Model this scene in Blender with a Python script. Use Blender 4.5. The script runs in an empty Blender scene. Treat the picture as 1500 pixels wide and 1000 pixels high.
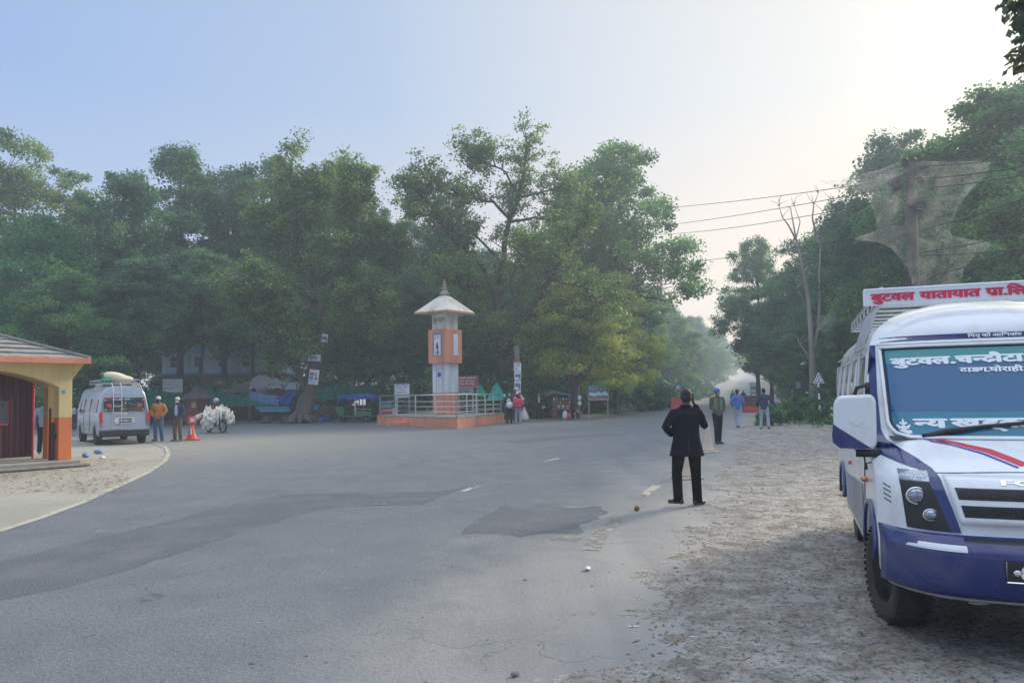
import bpy, bmesh, math, random
import numpy as np
from mathutils import Vector, Matrix, Euler
random.seed(7)
SC = bpy.context.scene
COL = SC.collection
R = math.radians
# ------------------------------------------------------------------ camera model
F, CH = 1083.33, 1.65
PITCH, ROLL, SH = R(2.5), R(0.8), 29.705
_f = Vector((0, math.cos(PITCH), math.sin(PITCH))); _r0 = Vector((1, 0, 0)); _u0 = _r0.cross(_f)
_c, _s = math.cos(ROLL), math.sin(ROLL)
_r = _r0*_c - _u0*_s; _u = _u0*_c + _r0*_s
CAM = Vector((0, 0, CH))
def ray(px, py):
    return _f + _r*((px-750)/F) + _u*((500+SH-py)/F)
def G(px, py, z=0.0):
    d = ray(px, py); return CAM + d*((z-CH)/d.z)
def P(px, py, Y):
    d = ray(px, py); return CAM + d*(Y/d.y)
def camera():
    cd = bpy.data.cameras.new('camera'); co = bpy.data.objects.new('camera', cd); COL.objects.link(co)
    M = Matrix((( _r.x, _u.x, -_f.x, 0), (_r.y, _u.y, -_f.y, 0), (_r.z, _u.z, -_f.z, CH), (0, 0, 0, 1)))
    co.matrix_world = M
    cd.sensor_width = 36; cd.lens = 26; cd.shift_y = SH/1500; cd.clip_start = 0.05; cd.clip_end = 6000
    SC.camera = co
camera()
# ------------------------------------------------------------------ materials
def newmat(name):
    m = bpy.data.materials.new(name); m.use_nodes = True
    nt = m.node_tree; b = nt.nodes['Principled BSDF']
    return m, nt, b
def nd(nt, t, **k):
    n = nt.nodes.new(t)
    for a, v in k.items():
        if a in n.inputs.keys() if hasattr(n, 'inputs') else False: n.inputs[a].default_value = v
        else: setattr(n, a, v)
    return n
def rgba(c): return (c[0], c[1], c[2], 1)
def mix(nt, fac, a, b, blend='MIX'):
    n = nt.nodes.new('ShaderNodeMix'); n.data_type = 'RGBA'; n.blend_type = blend
    for s, v in ((0, fac), (6, a), (7, b)):
        if isinstance(v, bpy.types.NodeSocket): nt.links.new(v, n.inputs[s])
        elif s == 0: n.inputs[0].default_value = v
        else: n.inputs[s].default_value = rgba(v)
    return n.outputs[2]
def noise(nt, scale, detail=4, rough=.55, coord=None, dist=0):
    n = nt.nodes.new('ShaderNodeTexNoise'); n.inputs['Scale'].default_value = scale
    n.inputs['Detail'].default_value = detail; n.inputs['Roughness'].default_value = rough
    n.inputs['Distortion'].default_value = dist
    if coord is not None: nt.links.new(coord, n.inputs['Vector'])
    return n.outputs['Fac']
def ramp(nt, fac, stops):
    n = nt.nodes.new('ShaderNodeValToRGB'); cr = n.color_ramp
    while len(cr.elements) < len(stops): cr.elements.new(.5)
    for e, (p, c) in zip(cr.elements, stops):
        e.position = p; e.color = rgba(c) if not isinstance(c, (int, float)) else (c, c, c, 1)
    nt.links.new(fac, n.inputs[0]); return n.outputs[0]
def objc(nt): return nt.nodes.new('ShaderNodeTexCoord').outputs['Object']
def geop(nt): return nt.nodes.new('ShaderNodeNewGeometry').outputs['Position']
def mat(name, col, rough=.6, var=.15, scale=3.0, bump=0, metal=0, stain=None, stain_amt=.5, stain_scale=1.2, coat=0, streak=False, spec=.5):
    m, nt, b = newmat(name)
    co = objc(nt)
    if streak:
        mp = nt.nodes.new('ShaderNodeMapping'); mp.inputs['Scale'].default_value = (1, 1, .12); nt.links.new(co, mp.inputs[0]); co2 = mp.outputs[0]
    else: co2 = co
    n1 = noise(nt, scale, 5, .6, co2)
    c = mix(nt, ramp(nt, n1, [(.3, 0), (.7, 1)]), [x*(1-var) for x in col], [min(1, x*(1+var)) for x in col])
    if stain:
        n2 = noise(nt, stain_scale, 6, .7, co2, .6)
        f = ramp(nt, n2, [(.5, 0), (.72, stain_amt)])
        c = mix(nt, f, c, stain)
    nt.links.new(c, b.inputs['Base Color'])
    r = ramp(nt, n1, [(.2, max(0, rough-.08)), (.8, min(1, rough+.08))])
    nt.links.new(r, b.inputs['Roughness'])
    b.inputs['Metallic'].default_value = metal
    b.inputs['Specular IOR Level'].default_value = spec
    if coat: b.inputs['Coat Weight'].default_value = coat; b.inputs['Coat Roughness'].default_value = .08
    if bump:
        bn = nt.nodes.new('ShaderNodeBump'); bn.inputs['Strength'].default_value = bump; bn.inputs['Distance'].default_value = .02
        nt.links.new(noise(nt, scale*6, 6, .6, co), bn.inputs['Height']); nt.links.new(bn.outputs[0], b.inputs['Normal'])
    return m
def leafmat(name, dark, mid, light, trans=.45):
    m, nt, b = newmat(name)
    a = nt.nodes.new('ShaderNodeAttribute'); a.attribute_name = 'tint'
    oi = nt.nodes.new('ShaderNodeObjectInfo')
    mm = nt.nodes.new('ShaderNodeMath'); mm.operation = 'MULTIPLY_ADD'; mm.inputs[1].default_value = .18; mm.inputs[2].default_value = -.09
    nt.links.new(oi.outputs['Random'], mm.inputs[0])
    ad = nt.nodes.new('ShaderNodeMath'); ad.operation = 'ADD'; nt.links.new(a.outputs['Fac'], ad.inputs[0]); nt.links.new(mm.outputs[0], ad.inputs[1])
    c = ramp(nt, ad.outputs[0], [(.0, dark), (.5, mid), (1, light)])
    nt.links.new(c, b.inputs['Base Color']); b.inputs['Roughness'].default_value = .5
    b.inputs['Specular IOR Level'].default_value = .35
    t = nt.nodes.new('ShaderNodeBsdfTranslucent'); nt.links.new(c, t.inputs[0])
    ms = nt.nodes.new('ShaderNodeMixShader'); ms.inputs[0].default_value = trans
    nt.links.new(b.outputs[0], ms.inputs[1]); nt.links.new(t.outputs[0], ms.inputs[2])
    nt.links.new(ms.outputs[0], nt.nodes['Material Output'].inputs[0])
    return m
M = {}
def mm(k, *a, **kw): M[k] = mat(k, *a, **kw)
mm('bark', (.13, .105, .085), .9, .35, 2.5, .6, stain=(.24, .22, .19), stain_amt=.6, streak=True)
mm('bark_dark', (.055, .047, .042), .9, .3, 2.5, .5, streak=True)
mm('bark_pale', (.34, .31, .28), .85, .25, 2, .4, stain=(.16, .14, .12), stain_amt=.6, streak=True)
mm('white_paint', (.72, .74, .76), .5, .05, 2, stain=(.4, .37, .33), stain_amt=.5, streak=True)
mm('old_white', (.7, .66, .58), .75, .08, 2.2, .1, stain=(.3, .26, .2), stain_amt=.75, streak=True)
mm('cool_white', (.66, .7, .74), .75, .06, 2.2, .1, stain=(.3, .28, .24), stain_amt=.7, streak=True)  # bluish white with streaked stains, for tower shaft and upper wall
mm('salmon', (.68, .27, .155), .8, .14, 2.0, .2, stain=(.27, .14, .1), stain_amt=.75, streak=True)
mm('orange', (.72, .2, .055), .7, .12, 2.5, .12, stain=(.33, .14, .07), stain_amt=.6, streak=True)
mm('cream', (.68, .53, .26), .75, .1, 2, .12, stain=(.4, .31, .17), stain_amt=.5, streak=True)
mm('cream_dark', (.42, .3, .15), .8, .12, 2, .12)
mm('steel', (.62, .62, .62), .35, .1, 6, 0, .75)
mm('galv', (.4, .42, .44), .5, .15, 6, 0, .5)
mm('black_metal', (.03, .03, .033), .5, .2, 5)
mm('black_plastic', (.022, .022, .025), .55, .25, 8)
mm('rubber', (.028, .028, .03), .85, .25, 9, .3, stain=(.12, .11, .095), stain_amt=.5)
mm('bus_white', (.74, .78, .82), .3, .04, 2, 0, coat=.5, stain=(.5, .48, .44), stain_amt=.5, stain_scale=2.2)
mm('bus_blue', (.006, .02, .14), .3, .12, 3, 0, coat=.5, stain=(.13, .13, .16), stain_amt=.55, stain_scale=2.4)
mm('bus_grey', (.3, .32, .36), .5, .12, 3, 0, stain=(.2, .18, .15), stain_amt=.7)
mm('alu', (.6, .62, .65), .35, .08, 5, 0, .6)
mm('chrome', (.8, .8, .82), .12, .05, 5, 0, 1)
mm('red_paint', (.6, .03, .06), .45, .1, 3)
mm('text_red', (.62, .03, .09), .5, .08, 3)
mm('text_blue', (.06, .06, .42), .5, .08, 3)
mm('text_white', (.8, .84, .88), .5, .03, 3)
mm('text_dark', (.05, .05, .06), .6, .1, 3)
mm('text_grey', (.25, .25, .28), .6, .1, 3)
mm('sign_white', (.7, .74, .8), .5, .05, 3, stain=(.5, .5, .5), stain_amt=.3)
mm('film_teal', (.006, .24, .26), .25, .05, 2, coat=.3)
mm('film_blue', (.002, .17, .27), .25, .08, 2, coat=.3)
mm('van_silver', (.42, .46, .52), .3, .06, 3, 0, .35, coat=.5, stain=(.32, .32, .31), stain_amt=.4)
mm('glass_dark', (.02, .026, .032), .08, .2, 2)
mm('tail_red', (.6, .02, .02), .2, .1, 3, coat=.5)
mm('amber', (.55, .13, .02), .25, .1, 3, coat=.5)
mm('lamp_glass', (.3, .34, .4), .1, .35, 40, 0, .85, coat=.8)
mm('skin', (.2, .1, .065), .6, .12, 8)
mm('skin_dark', (.13, .065, .045), .6, .12, 8)
mm('hair', (.012, .011, .012), .7, .3, 30)
mm('suit', (.009, .01, .02), .95, .25, 9, .2, spec=.08)
mm('suit_trousers', (.007, .007, .013), .95, .25, 9, .2, spec=.08)
mm('black_cloth', (.014, .014, .018), .95, .25, 9, .2, spec=.1)
mm('shoe', (.025, .023, .022), .5, .2, 10)
mm('blue_cloth', (.05, .16, .42), .85, .15, 9, .2)
mm('navy_cloth', (.018, .03, .075), .85, .2, 9, .2)
mm('jeans', (.075, .14, .24), .9, .2, 9, .2)
mm('pale_jeans', (.3, .36, .43), .9, .15, 9, .2)
mm('grey_cloth', (.22, .25, .28), .9, .15, 9, .2)
mm('brown_cloth', (.13, .085, .05), .9, .2, 9, .2)
mm('orange_cloth', (.5, .2, .05), .85, .15, 9, .2)
mm('white_cloth', (.68, .67, .66), .85, .1, 9, .2)
mm('lilac_cloth', (.42, .38, .47), .85, .1, 9, .2)
mm('red_cloth', (.55, .03, .09), .85, .15, 9, .2)
mm('maroon_cloth', (.15, .02, .045), .85, .15, 9, .2)
mm('steelblue_cloth', (.2, .3, .42), .85, .15, 9, .2)
mm('olive_cloth', (.07, .085, .06), .9, .15, 9, .2)
mm('green_vest', (.12, .17, .13), .9, .15, 9, .2)
mm('sack', (.66, .6, .44), .85, .1, 5, .3)
mm('cone_red', (.62, .07, .035), .5, .12, 5, stain=(.3, .12, .09), stain_amt=.5)
mm('cone_beige', (.5, .42, .33), .6, .12, 5, stain=(.36, .28, .2), stain_amt=.5)
mm('barrier_red', (.62, .06, .06), .5, .12, 3, stain=(.4, .2, .17), stain_amt=.5)
mm('poster_dark', (.13, .06, .07), .6, .2, 8)
mm('net_green', (.01, .38, .27), .8, .2, 2.5, .3)
mm('tarp_blue', (.02, .075, .4), .6, .15, 2, .3)
mm('tarp_pale', (.12, .26, .48), .6, .2, 2, .3)
mm('tarp_grey', (.24, .25, .27), .8, .2, 3, .4)
mm('tin', (.26, .32, .38), .6, .2, 3, .2)
mm('cyan_paint', (.05, .32, .42), .6, .12, 3)
mm('brick_red', (.4, .1, .075), .85, .2, 3, .2, stain=(.25, .1, .08))
mm('kiosk_red', (.19, .055, .06), .8, .2, 3, .2)
mm('tin_dark', (.1, .09, .1), .75, .2, 3)
mm('blue_trim', (.03, .28, .62), .5, .1, 3)
mm('wall_dark', (.05, .045, .05), .85, .3, 1.5, .2)
mm('concrete', (.3, .29, .27), .9, .15, 2, .3, stain=(.17, .15, .12), stain_amt=.5)
mm('pole_conc', (.22, .22, .22), .85, .15, 2, .2, streak=True)
mm('maroon_metal', (.085, .022, .032), .55, .15, 2, streak=True)
mm('rik_green', (.02, .16, .05), .45, .12, 4)
mm('chicken', (.78, .76, .68), .9, .08, 14, .3)
mm('wood', (.16, .1, .06), .8, .25, 3, .3, streak=True)
mm('ins_brown', (.04, .028, .026), .65, .2, 5)
mm('yellow_paint', (.6, .45, .05), .6, .12, 4)
mm('green_paint', (.03, .3, .14), .6, .12, 4)
mm('board_maroon', (.34, .07, .07), .6, .1, 3)
mm('board_teal', (.1, .22, .26), .6, .15, 3)
mm('plant_pot', (.25, .1, .06), .8, .2, 4)
mm('wire', (.035, .037, .042), .6, .1, 4)
mm('stone', (.22, .2, .18), .9, .3, 9, .4)
mm('plastic_bag', (.7, .72, .74), .4, .1, 20, .6)
mm('leaf_litter', (.2, .13, .06), .9, .4, 12)
mm('cloth_stripe_pink', (.55, .12, .2), .9, .1, 9)
mm('cloth_stripe_green', (.1, .42, .3), .9, .1, 9)
mm('seat_dark', (.05, .055, .07), .9, .2, 6)
def netmat():
    m, nt, b = newmat('net_green'); co = objc(nt)
    c = mix(nt, ramp(nt, noise(nt, 2.5, 5, .6, co), [(.3, 0), (.7, 1)]), (.01, .42, .32), (.03, .6, .48)); nt.links.new(c, b.inputs['Base Color']); b.inputs['Roughness'].default_value = .8
    t = nt.nodes.new('ShaderNodeBsdfTranslucent'); nt.links.new(c, t.inputs[0]); ms = nt.nodes.new('ShaderNodeMixShader'); ms.inputs[0].default_value = .45
    nt.links.new(b.outputs[0], ms.inputs[1]); nt.links.new(t.outputs[0], ms.inputs[2]); nt.links.new(ms.outputs[0], nt.nodes['Material Output'].inputs[0]); M['net_green'] = m
netmat()
# roof tiles: rows of concrete tiles by relief
def tilemat():
    m, nt, b = newmat('roof_tile')
    co = objc(nt); n = noise(nt, 5, 6, .6, co)
    c = mix(nt, n, (.11, .105, .1), (.34, .33, .31)); nt.links.new(c, b.inputs['Base Color']); b.inputs['Roughness'].default_value = .85
    bn = nt.nodes.new('ShaderNodeBump'); bn.inputs['Strength'].default_value = .5; nt.links.new(noise(nt, 22, 4, .6, co), bn.inputs['Height']); nt.links.new(bn.outputs[0], b.inputs['Normal'])
    M['roof_tile'] = m
tilemat()
M['leaf_dark'] = leafmat('leaf_dark', (0.025, 0.074, 0.048), (0.061, 0.162, 0.082), (0.197, 0.350, 0.137))
M['leaf_mid'] = leafmat('leaf_mid', (0.034, 0.107, 0.048), (0.092, 0.229, 0.082), (0.270, 0.443, 0.123))
M['leaf_olive'] = leafmat('leaf_olive', (0.043, 0.107, 0.041), (0.123, 0.229, 0.068), (0.368, 0.457, 0.123))
M['leaf_fern'] = leafmat('leaf_fern', (0.025, 0.121, 0.048), (0.061, 0.229, 0.082), (0.172, 0.376, 0.109))
M['leaf_sunlit_yellow'] = leafmat('leaf_sunlit_yellow', (0.086, 0.174, 0.048), (0.245, 0.350, 0.082), (0.624, 0.600, 0.123))  # bright yellow-green in the colour stands in for sun on the leaves
M['leaf_big'] = leafmat('leaf_big', (0.036, 0.074, 0.041), (0.061, 0.100, 0.055), (0.172, 0.135, 0.068))
# ------------------------------------------------------------------ mesh building
class MB:
    def __init__(s): s.v = []; s.f = []; s.m = []; s.cm = 0; s.T = None
    def add(s, vs, fs):
        o = len(s.v)
        for v in vs:
            v = Vector(v)
            if s.T is not None: v = s.T @ v
            s.v.append(tuple(v))
        for f in fs: s.f.append(tuple(i+o for i in f)); s.m.append(s.cm)
        return s
    def box(s, c, d, rot=None):
        c = Vector(c); h = Vector(d)/2
        m = rot.to_matrix() if isinstance(rot, Euler) else (rot or Matrix.Identity(3))
        vs = [c + m @ Vector((x*h.x, y*h.y, z*h.z)) for x in (-1, 1) for y in (-1, 1) for z in (-1, 1)]
        return s.add(vs, [(0, 1, 3, 2), (4, 6, 7, 5), (0, 4, 5, 1), (2, 3, 7, 6), (0, 2, 6, 4), (1, 5, 7, 3)])
    def tube(s, pts, rad, n=8, caps=True, flat=1.0):
        pts = [Vector(p) for p in pts]
        if not hasattr(rad, '__len__'): rad = [rad]*len(pts)
        vs = []; prev = None
        for i, p in enumerate(pts):
            d = (pts[min(i+1, len(pts)-1)] - pts[max(i-1, 0)])
            d = d.normalized() if d.length > 1e-9 else Vector((0, 0, 1))
            if prev is None:
                a = Vector((0, 0, 1)) if abs(d.z) < .9 else Vector((1, 0, 0))
                x = d.cross(a).normalized()
            else:
                x = (prev - d*prev.dot(d)); x = x.normalized() if x.length > 1e-6 else d.orthogonal().normalized()
            y = d.cross(x); prev = x
            for k in range(n):
                t = 2*math.pi*k/n
                vs.append(p + x*(rad[i]*math.cos(t)) + y*(rad[i]*flat*math.sin(t)))
        fs = []
        for i in range(len(pts)-1):
            for k in range(n):
                a = i*n+k; b = i*n+(k+1) % n
                fs.append((a, b, b+n, a+n))
        if caps: fs.append(tuple(range(n-1, -1, -1))); fs.append(tuple(range((len(pts)-1)*n, len(pts)*n)))
        return s.add(vs, fs)
    def cyl(s, p0, p1, r0, r1=None, n=12): return s.tube([p0, p1], [r0, r0 if r1 is None else r1], n)
    def ell(s, c, r, nu=12, nv=8, rot=None):
        c = Vector(c); r = (r, r, r) if not hasattr(r, '__len__') else r
        m = rot.to_matrix() if isinstance(rot, Euler) else (rot or Matrix.Identity(3))
        vs = []
        for j in range(nv+1):
            th = math.pi*j/nv
            for i in range(nu):
                ph = 2*math.pi*i/nu
                vs.append(c + m @ Vector((r[0]*math.sin(th)*math.cos(ph), r[1]*math.sin(th)*math.sin(ph), r[2]*math.cos(th))))
        fs = [(j*nu+i, (j+1)*nu+i, (j+1)*nu+(i+1) % nu, j*nu+(i+1) % nu) for j in range(nv) for i in range(nu)]
        return s.add(vs, fs)
    def lathe(s, prof, c=(0, 0, 0), n=20, axis='z', rot=None):
        c = Vector(c); vs = []
        m = rot.to_matrix() if isinstance(rot, Euler) else (rot or Matrix.Identity(3))
        for r, z in prof:
            for i in range(n):
                t = 2*math.pi*i/n
                q = Vector((r*math.cos(t), r*math.sin(t), z)) if axis == 'z' else (Vector((z, r*math.cos(t), r*math.sin(t))) if axis == 'x' else Vector((r*math.cos(t), z, r*math.sin(t))))
                vs.append(c + m @ q)
        k = len(prof)
        fs = [(j*n+i, j*n+(i+1) % n, (j+1)*n+(i+1) % n, (j+1)*n+i) for j in range(k-1) for i in range(n)]
        if prof[0][0] > 1e-5: fs.append(tuple(range(n-1, -1, -1)))
        if prof[-1][0] > 1e-5: fs.append(tuple(range((k-1)*n, k*n)))
        return s.add(vs, fs)
    def prism(s, poly, o, ex, ey, thick, en=None):
        """polygon (2D) at origin o with axes ex, ey, extruded by thick along en"""
        o = Vector(o); ex = Vector(ex); ey = Vector(ey); en = Vector(en) if en is not None else ex.cross(ey).normalized()
        a = [o + ex*x + ey*y for x, y in poly]; b = [p + en*thick for p in a]; n = len(poly)
        return s.add(a+b, [tuple(range(n-1, -1, -1)), tuple(range(n, 2*n))] + [(i, (i+1) % n, n+(i+1) % n, n+i) for i in range(n)])
    def grid(s, fn, nu, nv):
        vs = [fn(i/nu, j/nv) for j in range(nv+1) for i in range(nu+1)]
        fs = [(j*(nu+1)+i, j*(nu+1)+i+1, (j+1)*(nu+1)+i+1, (j+1)*(nu+1)+i) for j in range(nv) for i in range(nu)]
        return s.add(vs, fs)
    def build(s, name, mats, parent=None, smooth=False, bevel=0, loc=None, rz=0, solid=0, fixn=True, tri=False):
        me = bpy.data.meshes.new(name); me.from_pydata(s.v, [], s.f)
        if not isinstance(mats, (list, tuple)): mats = [mats]
        for m in mats: me.materials.append(M[m] if isinstance(m, str) else m)
        me.polygons.foreach_set('material_index', s.m)
        if fixn:
            b = bmesh.new(); b.from_mesh(me); bmesh.ops.remove_doubles(b, verts=b.verts, dist=1e-5) if smooth else None
            bmesh.ops.recalc_face_normals(b, faces=b.faces); b.to_mesh(me); b.free()
        if smooth:
            me.polygons.foreach_set('use_smooth', [True]*len(me.polygons))
        o = bpy.data.objects.new(name, me); COL.objects.link(o)
        if smooth and smooth is not True:
            pass
        if parent is not None: o.parent = parent
        if loc is not None: o.location = loc
        if rz: o.rotation_euler = (0, 0, rz)
        if bevel:
            md = o.modifiers.new('b', 'BEVEL'); md.width = bevel; md.segments = 2; md.limit_method = 'ANGLE'
        if solid:
            md = o.modifiers.new('s', 'SOLIDIFY'); md.thickness = solid; md.offset = 0
        return o
def tag(o, label=None, cat=None, group=None, kind=None):
    if label: o['label'] = label
    if cat: o['category'] = cat
    if group: o['group'] = group
    if kind: o['kind'] = kind
    return o
def thing(name, label, cat, loc=(0, 0, 0), rz=0, group=None):
    o = bpy.data.objects.new(name, None); COL.objects.link(o)
    o.location = loc; o.rotation_euler = (0, 0, rz)
    return tag(o, label, cat, group)
def copy_tree(o, parent=None):
    c = o.copy(); COL.objects.link(c); c.parent = parent
    for ch in list(o.children): copy_tree(ch, c)
    return c
# ------------------------------------------------------------------ lettering
_tc = {}
def glyphs(s, weight=.02):
    k = (s, weight)
    if k in _tc: return _tc[k]
    c = bpy.data.curves.new('t', 'FONT'); c.body = s; c.size = 1; c.offset = weight; c.extrude = 0; c.resolution_u = 3
    o = bpy.data.objects.new('t', c); COL.objects.link(o)
    dg = bpy.context.evaluated_depsgraph_get(); me = bpy.data.meshes.new_from_object(o.evaluated_get(dg))
    v = [tuple(x.co)[:2] for x in me.vertices]; f = [tuple(p.vertices) for p in me.polygons]
    bpy.data.objects.remove(o); bpy.data.curves.remove(c); bpy.data.meshes.remove(me)
    _tc[k] = (v, f); return _tc[k]
def crop(v, f, xr):
    b = bmesh.new(); vs = [b.verts.new((x, y, 0)) for x, y in v]
    for q in f:
        try: b.faces.new([vs[i] for i in q])
        except ValueError: pass
    bmesh.ops.bisect_plane(b, geom=b.verts[:]+b.edges[:]+b.faces[:], plane_co=(xr, 0, 0), plane_no=(1, 0, 0), clear_outer=True)
    b.verts.index_update()
    r = ([tuple(x.co)[:2] for x in b.verts], [tuple(x.index for x in q.verts) for q in b.faces]); b.free(); return r
def layout(tokens, weight=.02):
    """tokens: 'str' | ('str', keep_fraction) half form | ('rakar', back) | ('reph', back) | ('gap', w). Returns 2D verts/faces, width (em height 1)"""
    V = []; Fc = []; x = 0.0
    def put(v, f, dx):
        o = len(V); V.extend((a+dx, b) for a, b in v); Fc.extend(tuple(i+o for i in q) for q in f)
    for t in tokens:
        if isinstance(t, str): t = (t, 1)
        if t[0] == 'gap': x += t[1]; continue
        if t[0] == 'rakar':
            bx = x - t[1]; w = .055 + weight
            put([(bx+.03, .16), (bx+.03, .16+w*1.6), (bx-.24, .05), (bx-.24, .03-w)], [(0, 1, 2, 3)], 0); continue
        if t[0] == 'reph':
            bx = x - t[1]; w = .06 + weight; n = 6; vs = []
            for i in range(n+1):
                a = R(200 - 170*i/n); vs += [(bx+.13*math.cos(a), .66+.14*math.sin(a)), (bx+(.13-w)*math.cos(a), .66+(.14-w)*math.sin(a))]
            put(vs, [(2*i, 2*i+2, 2*i+3, 2*i+1) for i in range(n)], 0); continue
        v, f = glyphs(t[0], weight)
        if not v: x += .25; continue
        x0 = min(a for a, b in v); x1 = max(a for a, b in v)
        if t[0][-1] == '\u093f': x1 = x0 + .22
        if t[1] != 1:
            x1 = x0+(x1-x0)*t[1]; v, f = crop(v, f, x1)
        put(v, f, x-x0); x += x1-x0-weight*1.2
    return V, Fc, x
def lettering(tokens, fn, height, width=None, weight=.02, thick=.0015, parent=None, m='text_dark', name='lettering', arc=0, align='L'):
    """fn(x, y) -> 3D point for metres along/up the sign face (origin lower left), already on the front side"""
    gw = min(weight, .018); V, Fc, w = layout(tokens, gw)
    sy = height/.72; sx = (width/w) if width else sy
    mb = MB(); off = -w*sx/2 if align == 'C' else 0; e = weight-gw
    n = ((fn(.01, 0)-fn(0, 0)).cross(fn(0, .01)-fn(0, 0))).normalized()
    for k, (dx, dy) in enumerate([(0, 0), (e*1.5, 0), (-e*1.5, 0), (0, e), (0, -e)] if e > 0 else [(0, 0)]):
        mb.add([fn((a+dx)*sx+off, (b+dy)*sy)+n*.00035*k for a, b in V], Fc)
    return mb.build(name, m, parent, fixn=False)
def marks(fn, w, h, rows, parent, m='text_dark', seed=1, fill=.5, name='lettering', wordy=True):
    """rows of small illegible word-like strokes"""
    rnd = random.Random(seed); mb = MB()
    for r_ in range(rows):
        y = h - (r_+.5)*h/rows; lh = h/rows*fill; x = 0
        while x < w:
            ww = rnd.uniform(.6, 2.4)*lh*1.6
            if x+ww > w: break
            mb.add([fn(x, y+lh*.35), fn(x+ww, y+lh*.35), fn(x+ww, y+lh*.5), fn(x, y+lh*.5)], [(0, 1, 2, 3)])
            xx = x
            while xx < x+ww-lh*.2:
                d = lh*rnd.uniform(.14, .26); a = rnd.uniform(-.5, -.1)*lh
                mb.add([fn(xx, y+a), fn(xx+d, y+a+lh*rnd.uniform(0, .15)), fn(xx+d, y+lh*.4), fn(xx, y+lh*.4)], [(0, 1, 2, 3)]); xx += d*rnd.uniform(1.6, 2.3)
            x += ww+lh*rnd.uniform(.3, .8)
    return mb.build(name, m, parent, fixn=False)
def facefn(o, ex, ey, off=.004):
    o = Vector(o); ex = Vector(ex).normalized(); ey = Vector(ey).normalized(); n = ex.cross(ey)
    return lambda x, y: o + ex*x + ey*y + n*off
HAZE, EXPO = .0019, 1.28
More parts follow.
